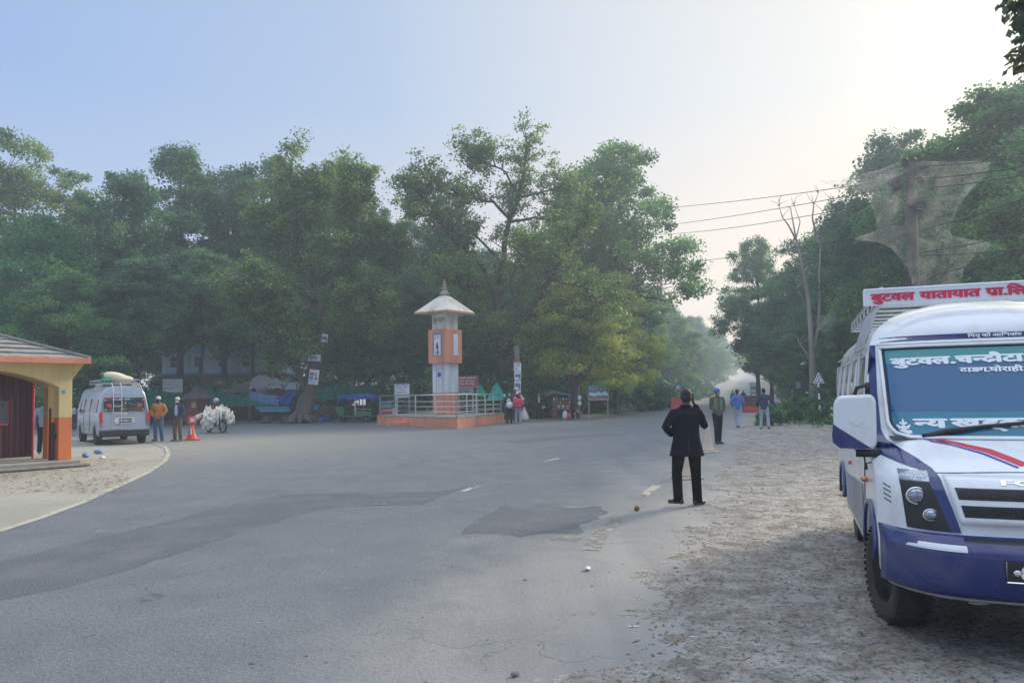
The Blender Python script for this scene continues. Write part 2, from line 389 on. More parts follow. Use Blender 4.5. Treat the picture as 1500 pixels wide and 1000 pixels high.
# ------------------------------------------------------------------ ground
def sstep(a, b, x):
    t = max(0, min(1, (x-a)/(b-a))); return t*t*(3-2*t)
def GH(Y):
    """height of the land: flat junction, the road climbs gently far away"""
    if Y < 105: return 0.0
    t = Y-105; return .00012*t*t if t < 150 else 2.7+(t-150)*.036
def edgeR(Y): return -.75+Y*.338     # right edge of the tarmac
def edgeL(Y): return 13.3+(Y-68.7)*.335
def groundmats():
    # tarmac
    m, nt, b = newmat('asphalt'); p = geop(nt)
    sp = nt.nodes.new('ShaderNodeSeparateXYZ'); nt.links.new(p, sp.inputs[0])
    big = noise(nt, .16, 5, .6, p, .4); med = noise(nt, 1.1, 6, .65, p, .3); fine = noise(nt, 30, 4, .75, p); grit = noise(nt, 95, 2, .6, p)
    c = mix(nt, ramp(nt, big, [(.3, 0), (.7, 1)]), (.082, .103, .124), (.132, .15, .166))
    c = mix(nt, ramp(nt, med, [(.35, 0), (.75, .55)]), c, (.215, .22, .23))
    c = mix(nt, ramp(nt, fine, [(.36, .9), (.52, 0)]), c, (.06, .07, .08))
    c = mix(nt, ramp(nt, grit, [(.56, 0), (.7, .75)]), c, (.38, .39, .385))
    # dust near the right edge: signed distance from the edge line
    d = nt.nodes.new('ShaderNodeMath'); d.operation = 'MULTIPLY_ADD'; d.inputs[1].default_value = -.338; d.inputs[2].default_value = .75
    nt.links.new(sp.outputs[1], d.inputs[0]); d2 = nt.nodes.new('ShaderNodeMath'); d2.operation = 'ADD'; nt.links.new(d.outputs[0], d2.inputs[0]); nt.links.new(sp.outputs[0], d2.inputs[1])
    d3 = nt.nodes.new('ShaderNodeMath'); d3.operation = 'MULTIPLY_ADD'; d3.inputs[1].default_value = 2.4; nt.links.new(med, d3.inputs[0]); nt.links.new(d2.outputs[0], d3.inputs[2])
    f = ramp(nt, d3.outputs[0], [(0, 0), (1, .85)]); n_ = f.node; n_.color_ramp.elements[0].position = .1
    mr = nt.nodes.new('ShaderNodeMapRange'); mr.inputs[1].default_value = -1.6; mr.inputs[2].default_value = 1.6; mr.inputs[3].default_value = 0; mr.inputs[4].default_value = .85; nt.links.new(d3.outputs[0], mr.inputs[0])
    c = mix(nt, mr.outputs[0], c, (.33, .32, .30))
    # oily tracks / faint lengthwise streaks
    mp = nt.nodes.new('ShaderNodeMapping'); mp.inputs['Rotation'].default_value = (0, 0, R(18.5)); mp.inputs['Scale'].default_value = (1.2, .05, 1); nt.links.new(p, mp.inputs[0])
    st = noise(nt, 1.0, 4, .6, mp.outputs[0], .2)
    c = mix(nt, ramp(nt, st, [(.38, .3), (.6, 0)]), c, (.105, .118, .14))
    # sandy dust carried on to the left side near the van
    ds = nt.nodes.new('ShaderNodeVectorMath'); ds.operation = 'DISTANCE'; nt.links.new(p, ds.inputs[0]); ds.inputs[1].default_value = (-14, 27, 0)
    dm = nt.nodes.new('ShaderNodeMath'); dm.operation = 'MULTIPLY_ADD'; dm.inputs[1].default_value = 9; nt.links.new(med, dm.inputs[0]); nt.links.new(ds.outputs['Value'], dm.inputs[2])
    mr2 = nt.nodes.new('ShaderNodeMapRange'); mr2.inputs[1].default_value = 8; mr2.inputs[2].default_value = 17; mr2.inputs[3].default_value = .75; mr2.inputs[4].default_value = 0; nt.links.new(dm.outputs[0], mr2.inputs[0])
    c = mix(nt, mr2.outputs[0], c, (.26, .25, .22))
    # tan dust blotches
    bl = noise(nt, .9, 3, .5, p, 1.2); c = mix(nt, ramp(nt, bl, [(.68, 0), (.74, .4)]), c, (.3, .265, .215))
    # thin cracks
    vo = nt.nodes.new('ShaderNodeTexVoronoi'); vo.feature = 'DISTANCE_TO_EDGE'; vo.inputs['Scale'].default_value = .55
    wv = nt.nodes.new('ShaderNodeVectorMath'); wv.operation = 'ADD'; nz = nt.nodes.new('ShaderNodeTexNoise'); nz.inputs['Scale'].default_value = 1.7; nz.inputs['Detail'].default_value = 6
    nt.links.new(p, nz.inputs['Vector']); nt.links.new(p, wv.inputs[0]); nt.links.new(nz.outputs['Color'], wv.inputs[1]); nt.links.new(wv.outputs[0], vo.inputs['Vector'])
    cm = noise(nt, .35, 3, .5, p); ck = nt.nodes.new('ShaderNodeMath'); ck.operation = 'MULTIPLY'
    nt.links.new(ramp(nt, vo.outputs['Distance'], [(0, 1), (.006, 0)]), ck.inputs[0]); nt.links.new(ramp(nt, cm, [(.5, 0), (.6, .8)]), ck.inputs[1])
    c = mix(nt, ck.outputs[0], c, (.03, .03, .033))
    nt.links.new(c, b.inputs['Base Color']); b.inputs['Roughness'].default_value = .78; b.inputs['Specular IOR Level'].default_value = .4
    bn = nt.nodes.new('ShaderNodeBump'); bn.inputs['Strength'].default_value = .7; bn.inputs['Distance'].default_value = .018; nt.links.new(fine, bn.inputs['Height']); nt.links.new(bn.outputs[0], b.inputs['Normal'])
    M['asphalt'] = m
    # coarse dark patch
    m, nt, b = newmat('asphalt_patch'); p = geop(nt)
    fine = noise(nt, 60, 3, .7, p); med = noise(nt, 1.3, 5, .6, p)
    c = mix(nt, ramp(nt, fine, [(.38, 0), (.66, 1)]), (.036, .047, .059), (.145, .16, .178)); c = mix(nt, ramp(nt, med, [(.45, 0), (.7, .35)]), c, (.2, .2, .2))
    nt.links.new(c, b.inputs['Base Color']); b.inputs['Roughness'].default_value = .85
    bn = nt.nodes.new('ShaderNodeBump'); bn.inputs['Strength'].default_value = .6; bn.inputs['Distance'].default_value = .015; nt.links.new(fine, bn.inputs['Height']); nt.links.new(bn.outputs[0], b.inputs['Normal'])
    M['asphalt_patch'] = m
    # dirt
    m, nt, b = newmat('dirt'); p = geop(nt)
    big = noise(nt, .35, 5, .6, p, .5); med = noise(nt, 3.2, 6, .7, p, .4); fine = noise(nt, 26, 5, .7, p, .3); grit = noise(nt, 110, 2, .6, p)
    c = mix(nt, ramp(nt, big, [(.3, 0), (.7, 1)]), (.29, .275, .25), (.43, .415, .385))
    c = mix(nt, ramp(nt, med, [(.38, .8), (.58, 0)]), c, (.15, .138, .12)); c = mix(nt, ramp(nt, med, [(.55, 0), (.8, .6)]), c, (.55, .52, .47))
    c = mix(nt, ramp(nt, fine, [(.36, .95), (.5, 0)]), c, (.055, .05, .045)); c = mix(nt, ramp(nt, grit, [(.62, 0), (.75, .7)]), c, (.42, .4, .37))
    nt.links.new(c, b.inputs['Base Color']); b.inputs['Roughness'].default_value = .95
    ad = nt.nodes.new('ShaderNodeMath'); ad.operation = 'MULTIPLY_ADD'; ad.inputs[1].default_value = 2.2; nt.links.new(med, ad.inputs[0]); nt.links.new(fine, ad.inputs[2])
    bn = nt.nodes.new('ShaderNodeBump'); bn.inputs['Strength'].default_value = .8; bn.inputs['Distance'].default_value = .035; nt.links.new(ad.outputs[0], bn.inputs['Height']); nt.links.new(bn.outputs[0], b.inputs['Normal'])
    M['dirt'] = m
    m, nt, b = newmat('sand_road'); p = geop(nt)
    big = noise(nt, .5, 6, .65, p, .6); fine = noise(nt, 30, 4, .7, p)
    c = mix(nt, ramp(nt, big, [(.3, 0), (.7, 1)]), (.25, .24, .205), (.35, .34, .29)); c = mix(nt, ramp(nt, fine, [(.36, .5), (.5, 0)]), c, (.16, .15, .125))
    nt.links.new(c, b.inputs['Base Color']); b.inputs['Roughness'].default_value = .95
    bn = nt.nodes.new('ShaderNodeBump'); bn.inputs['Strength'].default_value = .4; bn.inputs['Distance'].default_value = .02; nt.links.new(fine, bn.inputs['Height']); nt.links.new(bn.outputs[0], b.inputs['Normal'])
    M['sand_road'] = m
    def worn(name, col, lo, hi, dens=1):
        m, nt, b = newmat(name); p = geop(nt); w = noise(nt, 9, 6, .75, p, .5); w2 = noise(nt, 1.2, 3, .6, p)
        ad = nt.nodes.new('ShaderNodeMath'); ad.operation = 'MULTIPLY_ADD'; ad.inputs[1].default_value = .6; nt.links.new(w2, ad.inputs[0]); nt.links.new(w, ad.inputs[2])
        f = ramp(nt, ad.outputs[0], [(lo, 0), (hi, 1)])
        nt.links.new(mix(nt, f, col, (.2, .2, .2)), b.inputs['Base Color']); b.inputs['Roughness'].default_value = .85
        tr = nt.nodes.new('ShaderNodeBsdfTransparent'); ms = nt.nodes.new('ShaderNodeMixShader'); nt.links.new(f, ms.inputs[0]); nt.links.new(b.outputs[0], ms.inputs[1]); nt.links.new(tr.outputs[0], ms.inputs[2]); nt.links.new(ms.outputs[0], nt.nodes['Material Output'].inputs[0])
        M[name] = m
    worn('line_yellow', (.38, .36, .28), .86, 1.04); worn('line_white', (.55, .56, .55), .74, .9); worn('line_worn', (.3, .29, .25), .66, .92)
groundmats()
def sheet(name, pts, z, m, step=1.5, jag=0, seed=1):
    """flat polygon with an optional ragged outline; pts are (X, Y)"""
    rnd = random.Random(seed); out = []
    n = len(pts)
    for i in range(n):
        a = Vector((*pts[i][:2], 0)); b = Vector((*pts[(i+1) % n][:2], 0)); L = (b-a).length
        k = max(1, int(L/step)) if jag else 1; nrm = Vector((-(b-a).y, (b-a).x, 0)).normalized() if L > 0 else Vector()
        for j in range(k):
            out.append(a.lerp(b, j/k)+nrm*rnd.uniform(-jag, jag)*(1 if j else .3))
    mb = MB(); mb.add([(p.x, p.y, z) for p in out], [tuple(range(len(out)))])
    return mb.build(name, m, fixn=False)
def strip(name, m, ys, xl, xr, dz, nu=6):
    mb = MB()
    mb.grid(lambda u, v: ((lambda Y: (xl(Y)+(xr(Y)-xl(Y))*u, Y, GH(Y)+dz))(ys[int(round(v*(len(ys)-1)))])), nu, len(ys)-1)
    return mb.build(name, m, fixn=False)
ys = [-60, -30, 0, 30, 60, 90, 105]+[105+10*i for i in range(1, 60)]+[900, 1500, 3000]
g = strip('ground', 'dirt', ys, lambda Y: -900-Y*1.2 if Y > 0 else -900, lambda Y: 900+Y*1.2 if Y > 0 else 900, -.035, 24); tag(g, kind='structure')
# tarmac: junction area then the far road
def g2(px, py): p = G(px, py); return (p.x, p.y)
left = [g2(-60, 790), g2(0, 776), g2(60, 757), g2(120, 735), g2(180, 708), g2(215, 692), g2(240, 676), g2(247, 664), g2(243, 655), g2(225, 649)]
far = [g2(150, 640), g2(-40, 634), (-60, 42), (-60, 52), g2(330, 617), g2(560, 616), g2(745, 618), g2(865, 612), g2(915, 606), g2(960, 600.5), (edgeL(80), 80), (edgeL(105), 105)]
right = [(edgeR(y)+1.3, y) for y in (105, 90, 75, 60, 50, 40, 30, 22, 16, 12, 9, 7, 5, 3, 1, -2, -10)]
road = [(-12, -10), (-9.5, 0), g2(-500, 905)]+left+far+right
r_ = sheet('road', road, 0, 'asphalt'); tag(r_, kind='structure')
yr = [105+8*i for i in range(0, 50)]
r_ = strip('road', 'asphalt', yr, lambda Y: edgeL(Y), lambda Y: edgeR(Y)+.5, .0, 4); tag(r_, kind='structure')
# sandy apron on the left
s_ = sheet('verge', [(-60, -10), (-12.5, -10), (-10, 0)]+[(x-.02, y-.02) for x, y in left]+[g2(150, 639), g2(-40, 633), (-60, 41)], -.012, 'sand_road'); tag(s_, kind='structure')
s_ = sheet('verge', [(-60, 51.8), g2(330, 616.7), g2(560, 615.6), g2(745, 617.6), g2(865, 611.6), g2(915, 605.6), g2(960, 600), (12, 71), (5, 66), (0, 60), (-60, 66)], -.012, 'sand_road'); tag(s_, kind='structure')
# old repairs
p_ = sheet('road_patch', [g2(-60, 838), g2(0, 822), g2(130, 790), g2(250, 762), g2(345, 738), g2(420, 724), g2(520, 721), g2(640, 720), g2(690, 712), g2(655, 724), g2(620, 738), g2(500, 741), g2(430, 757), g2(340, 785), g2(250, 815), g2(130, 850), g2(60, 868), g2(-60, 892)], .0016, 'asphalt_patch', .2, .04, 4); tag(p_, kind='structure')
p_ = sheet('road_patch', [g2(676, 783), g2(700, 762), g2(735, 741), g2(770, 744), g2(800, 738), g2(840, 744), g2(872, 740), g2(890, 748), g2(868, 762), g2(846, 770), g2(850, 782), g2(800, 781), g2(760, 787), g2(720, 781)], .0016, 'asphalt_patch', .14, .06, 5); tag(p_, kind='structure')
p_ = sheet('road_patch', [g2(735, 646), g2(800, 640), g2(920, 634), g2(925, 636), g2(850, 641), g2(760, 649)], .0016, 'asphalt_patch', .5, .03, 6); tag(p_, kind='structure')
# painted marks
def line(name, pts, w, z, m):
    mb = MB(); P_ = [Vector((x, y, z)) for x, y in pts]; vs = []
    for i, p in enumerate(P_):
        d = (P_[min(i+1, len(P_)-1)]-P_[max(i-1, 0)]).normalized(); n = Vector((-d.y, d.x, 0)); vs += [p-n*w/2, p+n*w/2]
    mb.add(vs, [(2*i, 2*i+1, 2*i+3, 2*i+2) for i in range(len(P_)-1)])
    o = mb.build(name, m, fixn=False); tag(o, kind='structure'); return o
line('road_marking', [(x+.05, y-.1) for x, y in left], .13, .006, 'line_yellow')
line('road_marking', [g2(941, 727), g2(963, 711)], .16, .006, 'line_yellow')
line('road_marking', [g2(866, 806), g2(880, 780), g2(908, 760)], .2, .006, 'line_worn')
line('road_marking', [g2(797, 676), g2(828, 669)], .12, .006, 'line_white')
line('road_marking', [g2(672, 721), g2(702, 712)], .12, .006, 'line_white')
line('road_marking', [g2(812, 787), g2(850, 790)], .25, .006, 'line_worn')
line('road_marking', [g2(500, 742), g2(560, 739), g2(730, 741)], .05, .0095, 'line_worn')
# rough dirt shoulder on the right: displaced grid whose edge breaks over the tarmac
from mathutils import noise as mn
def shoulder():
    rows = []; Y = 2.6
    while Y < 62: rows.append(Y); Y *= 1.0062
    nc = 230; vs = []
    for Y in rows:
        e = edgeR(Y); W = 3.2+Y*.30
        for k in range(nc):
            t = k/(nc-1); d = -1.9+(t**1.25)*W; X = e+d
            q = Vector((X, Y, 0))
            n1 = mn.fractal(q*.55, 1, 2, 4); n2 = mn.fractal(q*3.1+Vector((9, 3, 1)), .9, 2.1, 4); n3 = mn.noise(q*17); n4 = mn.noise(q*41)
            dn = d+.75*mn.noise(q*.42)+.5*mn.noise(q*1.3)+.22*mn.noise(q*4.5); f = sstep(-1.0, .5, dn)
            h = -.030+.040*f + n1*.016*f + n2*.015*(.2+f) + (n3*.011+n4*.007)*f
            if d < -1.8: h = -.04
            vs.append((X, Y, h))
    me = bpy.data.meshes.new('dirt_shoulder'); nr = len(rows)
    fs = [(j*nc+i, j*nc+i+1, (j+1)*nc+i+1, (j+1)*nc+i) for j in range(nr-1) for i in range(nc-1)]
    me.from_pydata(vs, [], fs); me.materials.append(M['dirt']); me.polygons.foreach_set('use_smooth', [True]*len(fs))
    o = bpy.data.objects.new('dirt_shoulder', me); COL.objects.link(o); tag(o, kind='structure')
shoulder()
# clods, pebbles, twigs (stuff)
def gravel(name, n, fn, label, smin, smax, m, seed, long=.0):
    rnd = random.Random(seed); mb = MB()
    for _ in range(n):
        x, y, s = fn(rnd); s *= rnd.uniform(smin, smax); a = rnd.uniform(0, 3.14); el = 1+rnd.random()*(.8+long*6); fl = rnd.uniform(.3, .8)/(1+long)
        ca, sa = math.cos(a), math.sin(a); vs = []
        for vx, vy, vz in [(1, 0, 0), (.3, .8, .2), (-.7, .6, 0), (-1, -.2, .1), (-.2, -.9, 0), (.7, -.6, .1), (.1, 0, 1), (-.3, .2, .8)]:
            vx *= s*el*rnd.uniform(.8, 1.2); vy *= s*rnd.uniform(.8, 1.2)/(1+long); vs.append((x+vx*ca-vy*sa, y+vx*sa+vy*ca, .004+vz*s*fl))
        mb.add(vs, [(0, 1, 6), (1, 2, 7, 6), (2, 3, 7), (3, 4, 7), (4, 5, 6, 7), (5, 0, 6)])
    return tag(mb.build(name, m, fixn=False), label, None, None, 'stuff')
def fr(rnd):
    Y = 3*math.exp(rnd.random()*2.6); return edgeR(Y)+rnd.random()**.8*(2.5+.3*Y)-.25, Y, .5+Y*.06
def fl_(rnd):
    Y = 3*math.exp(rnd.random()*2.3); return edgeR(Y)-rnd.random()**2.2*Y*.6, Y, .5+Y*.05
gravel('gravel', 5200, fr, 'small stones and clods scattered over the dirt shoulder', .006, .02, 'stone', 1)
gravel('gravel', 260, fl_, 'small stones strewn over the tarmac edge', .005, .014, 'stone', 2)
gravel('litter', 1000, fr, 'dry leaves and twigs scattered over the dirt shoulder', .012, .03, 'leaf_litter', 3, long=.9)
gravel('litter', 22, fr, 'bits of pale paper litter on the dirt shoulder', .007, .018, 'sign_white', 4, long=.3)
def fg(rnd):
    p = G(rnd.uniform(0, 190), rnd.uniform(672, 722)); return p.x, p.y, 1
gravel('litter', 750, fg, 'dry leaves and rubbish strewn beside the gatehouse step', .008, .026, 'leaf_litter', 5, long=.3)
def fo(rnd):
    p = G(rnd.uniform(80, 880), rnd.uniform(690, 990)); return p.x, p.y, 1
gravel('litter', 16, fo, 'pale flattened scraps on the tarmac', .006, .018, 'stone', 6, long=.2)
# distinct small things
def crumple(name, p, s, m, label, cat, seed, fl=.4):
    rnd = random.Random(seed); mb = MB(); mb.ell((0, 0, s*fl*.7), (s, s*.6, s*fl), 12, 8)
    mb.v = [tuple(Vector(v)*rnd.uniform(.75, 1.2)) for v in mb.v]
    o = mb.build(name, m, smooth=True, loc=(p.x, p.y, 0.008)); o.rotation_euler = (0, 0, rnd.uniform(0, 3)); return tag(o, label, cat)
crumple('plastic_bag', G(861, 835), .045, 'plastic_bag', 'crumpled clear plastic bag lying on the tarmac near the shoulder', 'bag', 1)
crumple('dead_leaf', G(933, 748), .04, 'leaf_litter', 'curled brown dead leaf on the road near the man in the suit', 'leaf', 2, .9)
crumple('stone', G(755, 990), .03, 'stone', 'flat grey stone on the tarmac at the bottom of the view', 'stone', 3)
crumple('plastic_bag', G(126, 669), .17, 'tarp_pale', 'pale blue plastic bag on the sand right of the gatehouse', 'bag', 4)
crumple('plastic_bag', G(144, 664), .15, 'tarp_pale', 'smaller pale blue plastic bag behind the other, toward the van', 'bag', 5)
crumple('paper_scrap', G(150, 671), .1, 'sign_white', 'white crumpled paper beside the two pale blue bags', 'paper', 6, .3)
# ------------------------------------------------------------------ trees
def leafmesh(name, C, Rr, n_per, size, mname, seed, parent, flat=.55, droop=0.0, asp=.42, tintc=None):
    """C (K,3) cluster centres, Rr (K,) radii: leaves as folded diamonds"""
    rg = np.random.default_rng(seed)
    K = len(C); N = K*n_per
    ci = np.repeat(np.arange(K), n_per)
    d = rg.normal(size=(N, 3)); d /= np.linalg.norm(d, axis=1)[:, None]
    rad = 1.25*rg.random(N)**.72
    p = C[ci] + d*(rad*Rr[ci])[:, None]*np.array([1, 1, flat])
    # leaf axis: outward+droop, random
    ax = d*.7 + rg.normal(size=(N, 3))*.7; ax[:, 2] -= .35+droop
    ax /= np.linalg.norm(ax, axis=1)[:, None]
    up = rg.normal(size=(N, 3))*.6; up[:, 2] += 1
    sd = np.cross(ax, up); sd /= (np.linalg.norm(sd, axis=1)[:, None]+1e-9)
    L = size*(.6+.8*rg.random(N))[:, None]
    V = np.empty((N, 4, 3), np.float32)
    V[:, 0] = p - ax*L*.5; V[:, 1] = p + sd*L*asp; V[:, 2] = p + ax*L*.5; V[:, 3] = p - sd*L*asp
    me = bpy.data.meshes.new(name)
    me.vertices.add(N*4); me.vertices.foreach_set('co', V.reshape(-1))
    me.loops.add(N*4); me.loops.foreach_set('vertex_index', np.arange(N*4, dtype=np.int32))
    me.polygons.add(N); me.polygons.foreach_set('loop_start', np.arange(N, dtype=np.int32)*4)
    me.update(calc_edges=True)
    t = me.attributes.new('tint', 'FLOAT', 'FACE')
    tc = rg.random(K) if tintc is None else np.asarray(tintc)
    tv = tc[ci]*.55 + rg.random(N)*.45
    t.data.foreach_set('value', tv.astype(np.float32))
    me.materials.append(M[mname])
    o = bpy.data.objects.new(name, me); COL.objects.link(o)
    if parent is not None: o.parent = parent
    return o
def limb(a, b, rnd, n=5, sag=.12, up=.1):
    a = Vector(a); b = Vector(b); L = (b-a).length; pts = [a]
    w = Vector((rnd.uniform(-1, 1), rnd.uniform(-1, 1), rnd.uniform(-.3, 1)))*L*sag
    for i in range(1, n):
        t = i/n; pts.append(a.lerp(b, t) + w*math.sin(math.pi*t) + Vector((0, 0, up*L*math.sin(math.pi*t))) + Vector([rnd.uniform(-1, 1)*L*.025 for _ in range(3)]))
    pts.append(b); return pts
def lobe_tree(seed, trunk, tr, lobes, K, n_per, lsize, crad, mleaf, mbark='bark', parent=None, twig=True, inner=.35, yellow=0, cut=None, droop=0, flat=.6):
    """trunk: polyline; lobes: (x,y,z,rx,ry,rz). One tree: trunk with limbs + crown"""
    rnd = random.Random(seed); mb = MB()
    trunk = [Vector(p) for p in trunk]; n = len(trunk)
    rr = [tr*(1.35 if i == 0 else 1-.72*i/(n-1)) for i in range(n)]
    mb.tube(trunk, rr, 9)
    tot = sum((l[3]*l[4]*l[5])**.667 for l in lobes); C = []; RR = []
    for l in lobes:
        c = Vector(l[:3]); k = max(4, int(K*(l[3]*l[4]*l[5])**.667/tot))
        base = min(trunk[n//3:], key=lambda p: (p-c).length + (0 if p.z < c.z else 3))
        tgt = c - Vector((0, 0, l[5]*.3)); lp = limb(base, tgt, rnd, 6, .1, .05)
        r0 = tr*.42*min(1, max(l[3], l[5])/3.5+.3)
        mb.tube(lp, [r0*(1-.7*i/6) for i in range(7)], 6)
        for _ in range(k):
            for _t in range(8):
                d = Vector([rnd.gauss(0, 1) for _ in range(3)]).normalized()
                if d.z > -.55: break
            q = inner+(1-inner)*rnd.random()**.5
            p = c + Vector((d.x*l[3], d.y*l[4], d.z*l[5]))*q
            C.append(tuple(p)); RR.append(crad*rnd.uniform(.6, 1.25))
            if twig and rnd.random() < .45:
                s_ = lp[rnd.randint(2, 6)]; tp = limb(s_, p, rnd, 3, .12, .02)
                mb.tube(tp, [r0*.28, r0*.2, r0*.13, r0*.06], 4, caps=False)
    mb.build('trunk', mbark, parent, smooth=True)
    tint = np.array([rnd.random() for _ in C])
    leafmesh('crown', np.array(C), np.array(RR), n_per, lsize, mleaf, seed, parent, flat=flat, tintc=tint, droop=droop)
def branchy_tree(seed, limbs, n_tw, n_per, lsize, crad, mleaf, mbark, parent, tl=(1.2, 2.6), start=.35, extra=None, up=.5, tintbias=0):
    """limbs: list of (polyline, r0, r1). Twigs with leaf clusters spring from the limbs' outer parts"""
    rnd = random.Random(seed); mb = MB(); C = []; RR = []; T = []
    Ls = []
    for pl, r0, r1 in limbs:
        pl = [Vector(p) for p in pl]; pp = [pl[0]]
        for i in range(len(pl)-1):
            for k in range(1, 4):
                t = k/3; q = pl[i].lerp(pl[i+1], t)
                if not (i == len(pl)-2 and k == 3): q += Vector([rnd.uniform(-1, 1)*(pl[i+1]-pl[i]).length*.035 for _ in range(3)])
                pp.append(q)
        m = len(pp)-1; mb.tube(pp, [r0+(r1-r0)*i/m for i in range(m+1)], 8); Ls.append((pp, r0, r1))
    wts = [sum((a-b).length for a, b in zip(pp, pp[1:]))/(r0+.12) for pp, r0, r1 in Ls]
    for _ in range(n_tw):
        pp, r0, r1 = rnd.choices(Ls, wts)[0]
        m = len(pp)-1; t = start+(1-start)*rnd.random()**.7; i = min(m-1, int(t*m))
        a = pp[i].lerp(pp[i+1], t*m-i); dr = (pp[i+1]-pp[i]).normalized()
        d = (Vector([rnd.gauss(0, 1) for _ in range(3)]).normalized()*1.1 + dr*.7 + Vector((0, 0, up))).normalized()
        L = rnd.uniform(*tl); b = a+d*L; tp = limb(a, b, rnd, 4, .12, .0); r = min(.05, r0*.35)
        mb.tube(tp, [r, r*.8, r*.6, r*.4, r*.2], 4, caps=False)
        tb = rnd.random()
        for q in (tp[2], tp[3], tp[4]):
            C.append(tuple(q+Vector([rnd.uniform(-.3, .3) for _ in range(3)]))); RR.append(crad*rnd.uniform(.6, 1.2)); T.append(min(1, max(0, tb+rnd.uniform(-.2, .2)+tintbias)))
    if extra:
        for (x, y, z, rx, ry, rz, k, tb) in extra:
            for _ in range(k):
                d = Vector([rnd.gauss(0, 1) for _ in range(3)]).normalized(); q = rnd.random()**.4
                C.append((x+d.x*rx*q, y+d.y*ry*q, z+d.z*rz*q)); RR.append(crad*rnd.uniform(.6, 1.2)); T.append(min(1, max(0, tb+rnd.uniform(-.3, .3))))
    mb.build('trunk', mbark, parent, smooth=True)
    leafmesh('crown', np.array(C), np.array(RR), n_per, lsize, mleaf, seed, parent, flat=.6, tintc=T)
def rlobes(seed, n, H, W, z0, shape='oval'):
    rnd = random.Random(seed); L = []
    for i in range(n):
        t = (i+.5)/n; z = z0+(H-z0)*(.12+.83*t)
        env = math.sin(math.pi*min(1, .22+.78*t)**(.8 if shape == 'oval' else 1.4)) if shape != 'umb' else .35+.65*t
        a = i*2.4+rnd.uniform(-.5, .5); rr = W/2*env*rnd.uniform(.45, .75)
        s = W*rnd.uniform(.17, .26)*(.75+.4*env)
        L.append((rr*math.cos(a), rr*math.sin(a), z, s, s, s*rnd.uniform(.6, .85)))
    L.append((0, 0, H*.93, W*.13, W*.13, H*.07)); return L
PROTO = {}
def proto(key, name, seed, H, W, z0, n, K, n_per, ls, cr, ml, mb_='bark_dark', tr=.28, shape='oval', **k):
    o = thing(name, '', '', (0, 0, -200)); PROTO[key] = (o, H)
    rnd = random.Random(seed)
    trunk = [(0, 0, -.3), (rnd.uniform(-.2, .2), rnd.uniform(-.2, .2), H*.22), (rnd.uniform(-.5, .5), rnd.uniform(-.5, .5), H*.45), (rnd.uniform(-.6, .6), rnd.uniform(-.6, .6), H*.68), (rnd.uniform(-.5, .5), 0, H*.88)]
    lobe_tree(seed, trunk, tr, rlobes(seed, n, H, W, z0, shape), K, n_per, ls, cr, ml, mb_, o, **k)
proto('A', 'broadleaf_tree', 11, 17, 13, 3.0, 15, 345, 195, 0.173, .85, 'leaf_dark', 'bark')
proto('B', 'broadleaf_tree', 23, 19, 10, 4.5, 14, 276, 195, 0.173, .8, 'leaf_mid')
proto('C', 'broadleaf_tree', 37, 16, 11, 2.5, 13, 299, 210, 0.166, .8, 'leaf_dark')
proto('D', 'broadleaf_tree', 41, 18, 12, 5, 17, 287, 180, 0.180, .8, 'leaf_mid')
proto('E', 'umbrella_tree', 53, 20, 13, 9, 13, 264, 195, 0.173, .8, 'leaf_olive', 'bark', shape='umb')
proto('F', 'bamboo_clump', 61, 13, 9, 1.0, 14, 299, 225, 0.158, .8, 'leaf_fern', 'bark_dark', droop=.8, flat=.9)
proto('Y', 'sunlit_yellow_tree', 71, 12, 9, 1.5, 12, 276, 180, 0.144, .7, 'leaf_sunlit_yellow', 'bark')
proto('H', 'broadleaf_tree', 83, 15, 12, 1.2, 14, 345, 195, 0.187, .9, 'leaf_mid', 'bark_dark')
proto('K', 'broadleaf_tree', 95, 17, 12, 7.4, 12, 300, 190, .175, .85, 'leaf_dark', tr=.24)
PROTO['used'] = set()
def plant(key, px, Y, H, label, cat='tree', group=None, x=None, rz=None, name=None, wid=1.0, z=0):
    o, h0 = PROTO[key]
    if key in PROTO['used']: t = copy_tree(o)
    else: t = o; PROTO['used'].add(key)
    X = x if x is not None else ray(px, 577).x/ray(px, 577).y*Y
    s = H/h0; t.location = (X, Y, z); t.scale = (s*wid, s*wid, s)
    t.rotation_euler = (0, 0, rz if rz is not None else (X*7.3+Y*3.1) % 6.28)
    if name: t.name = name
    tag(t, label, cat, group)
    if not group and 'group' in t: del t['group']
    return t
def TZ(px, py, Y): return P(px, py, Y).z
# silhouette row behind the compound: (key, px, Y, py_top, label)
for key, px, Y, pt, lab, wd in [
    ('E', 15, 60, 238, 'tall spreading tree with open layered crown at the far left skyline', 1.0),
    ('F', 62, 48, 322, 'bright green bamboo-like clump rising behind the yellow gatehouse roof', 1.0),
    ('C', 178, 52, 258, 'dark leafy tree with a pointed top above the silver van', .8),
    ('B', 262, 62, 213, 'tallest tree left of the leaning poster tree, with a narrow airy top', .9),
    ('D', 330, 66, 255, 'round-topped tree between the narrow airy one and the poster tree', .95),
    ('A', 395, 66, 240, 'dark tree directly behind the leaning poster tree on its left', .8),
    ('D', 505, 64, 248, 'dense tree behind the leaning poster tree on its right', .7),
    ('A', 600, 66, 325, 'dark tree in the gap behind the white pillar monument', .8),
    ('C', 655, 60, 335, 'dark bushy tree directly behind the monument roof', .9),
    ('C', 120, 66, 305, 'lower dark tree in the dip right of the bamboo-like clump', .9),
]:
    plant(key, px, Y, TZ(px, pt, Y), lab, wid=wd)
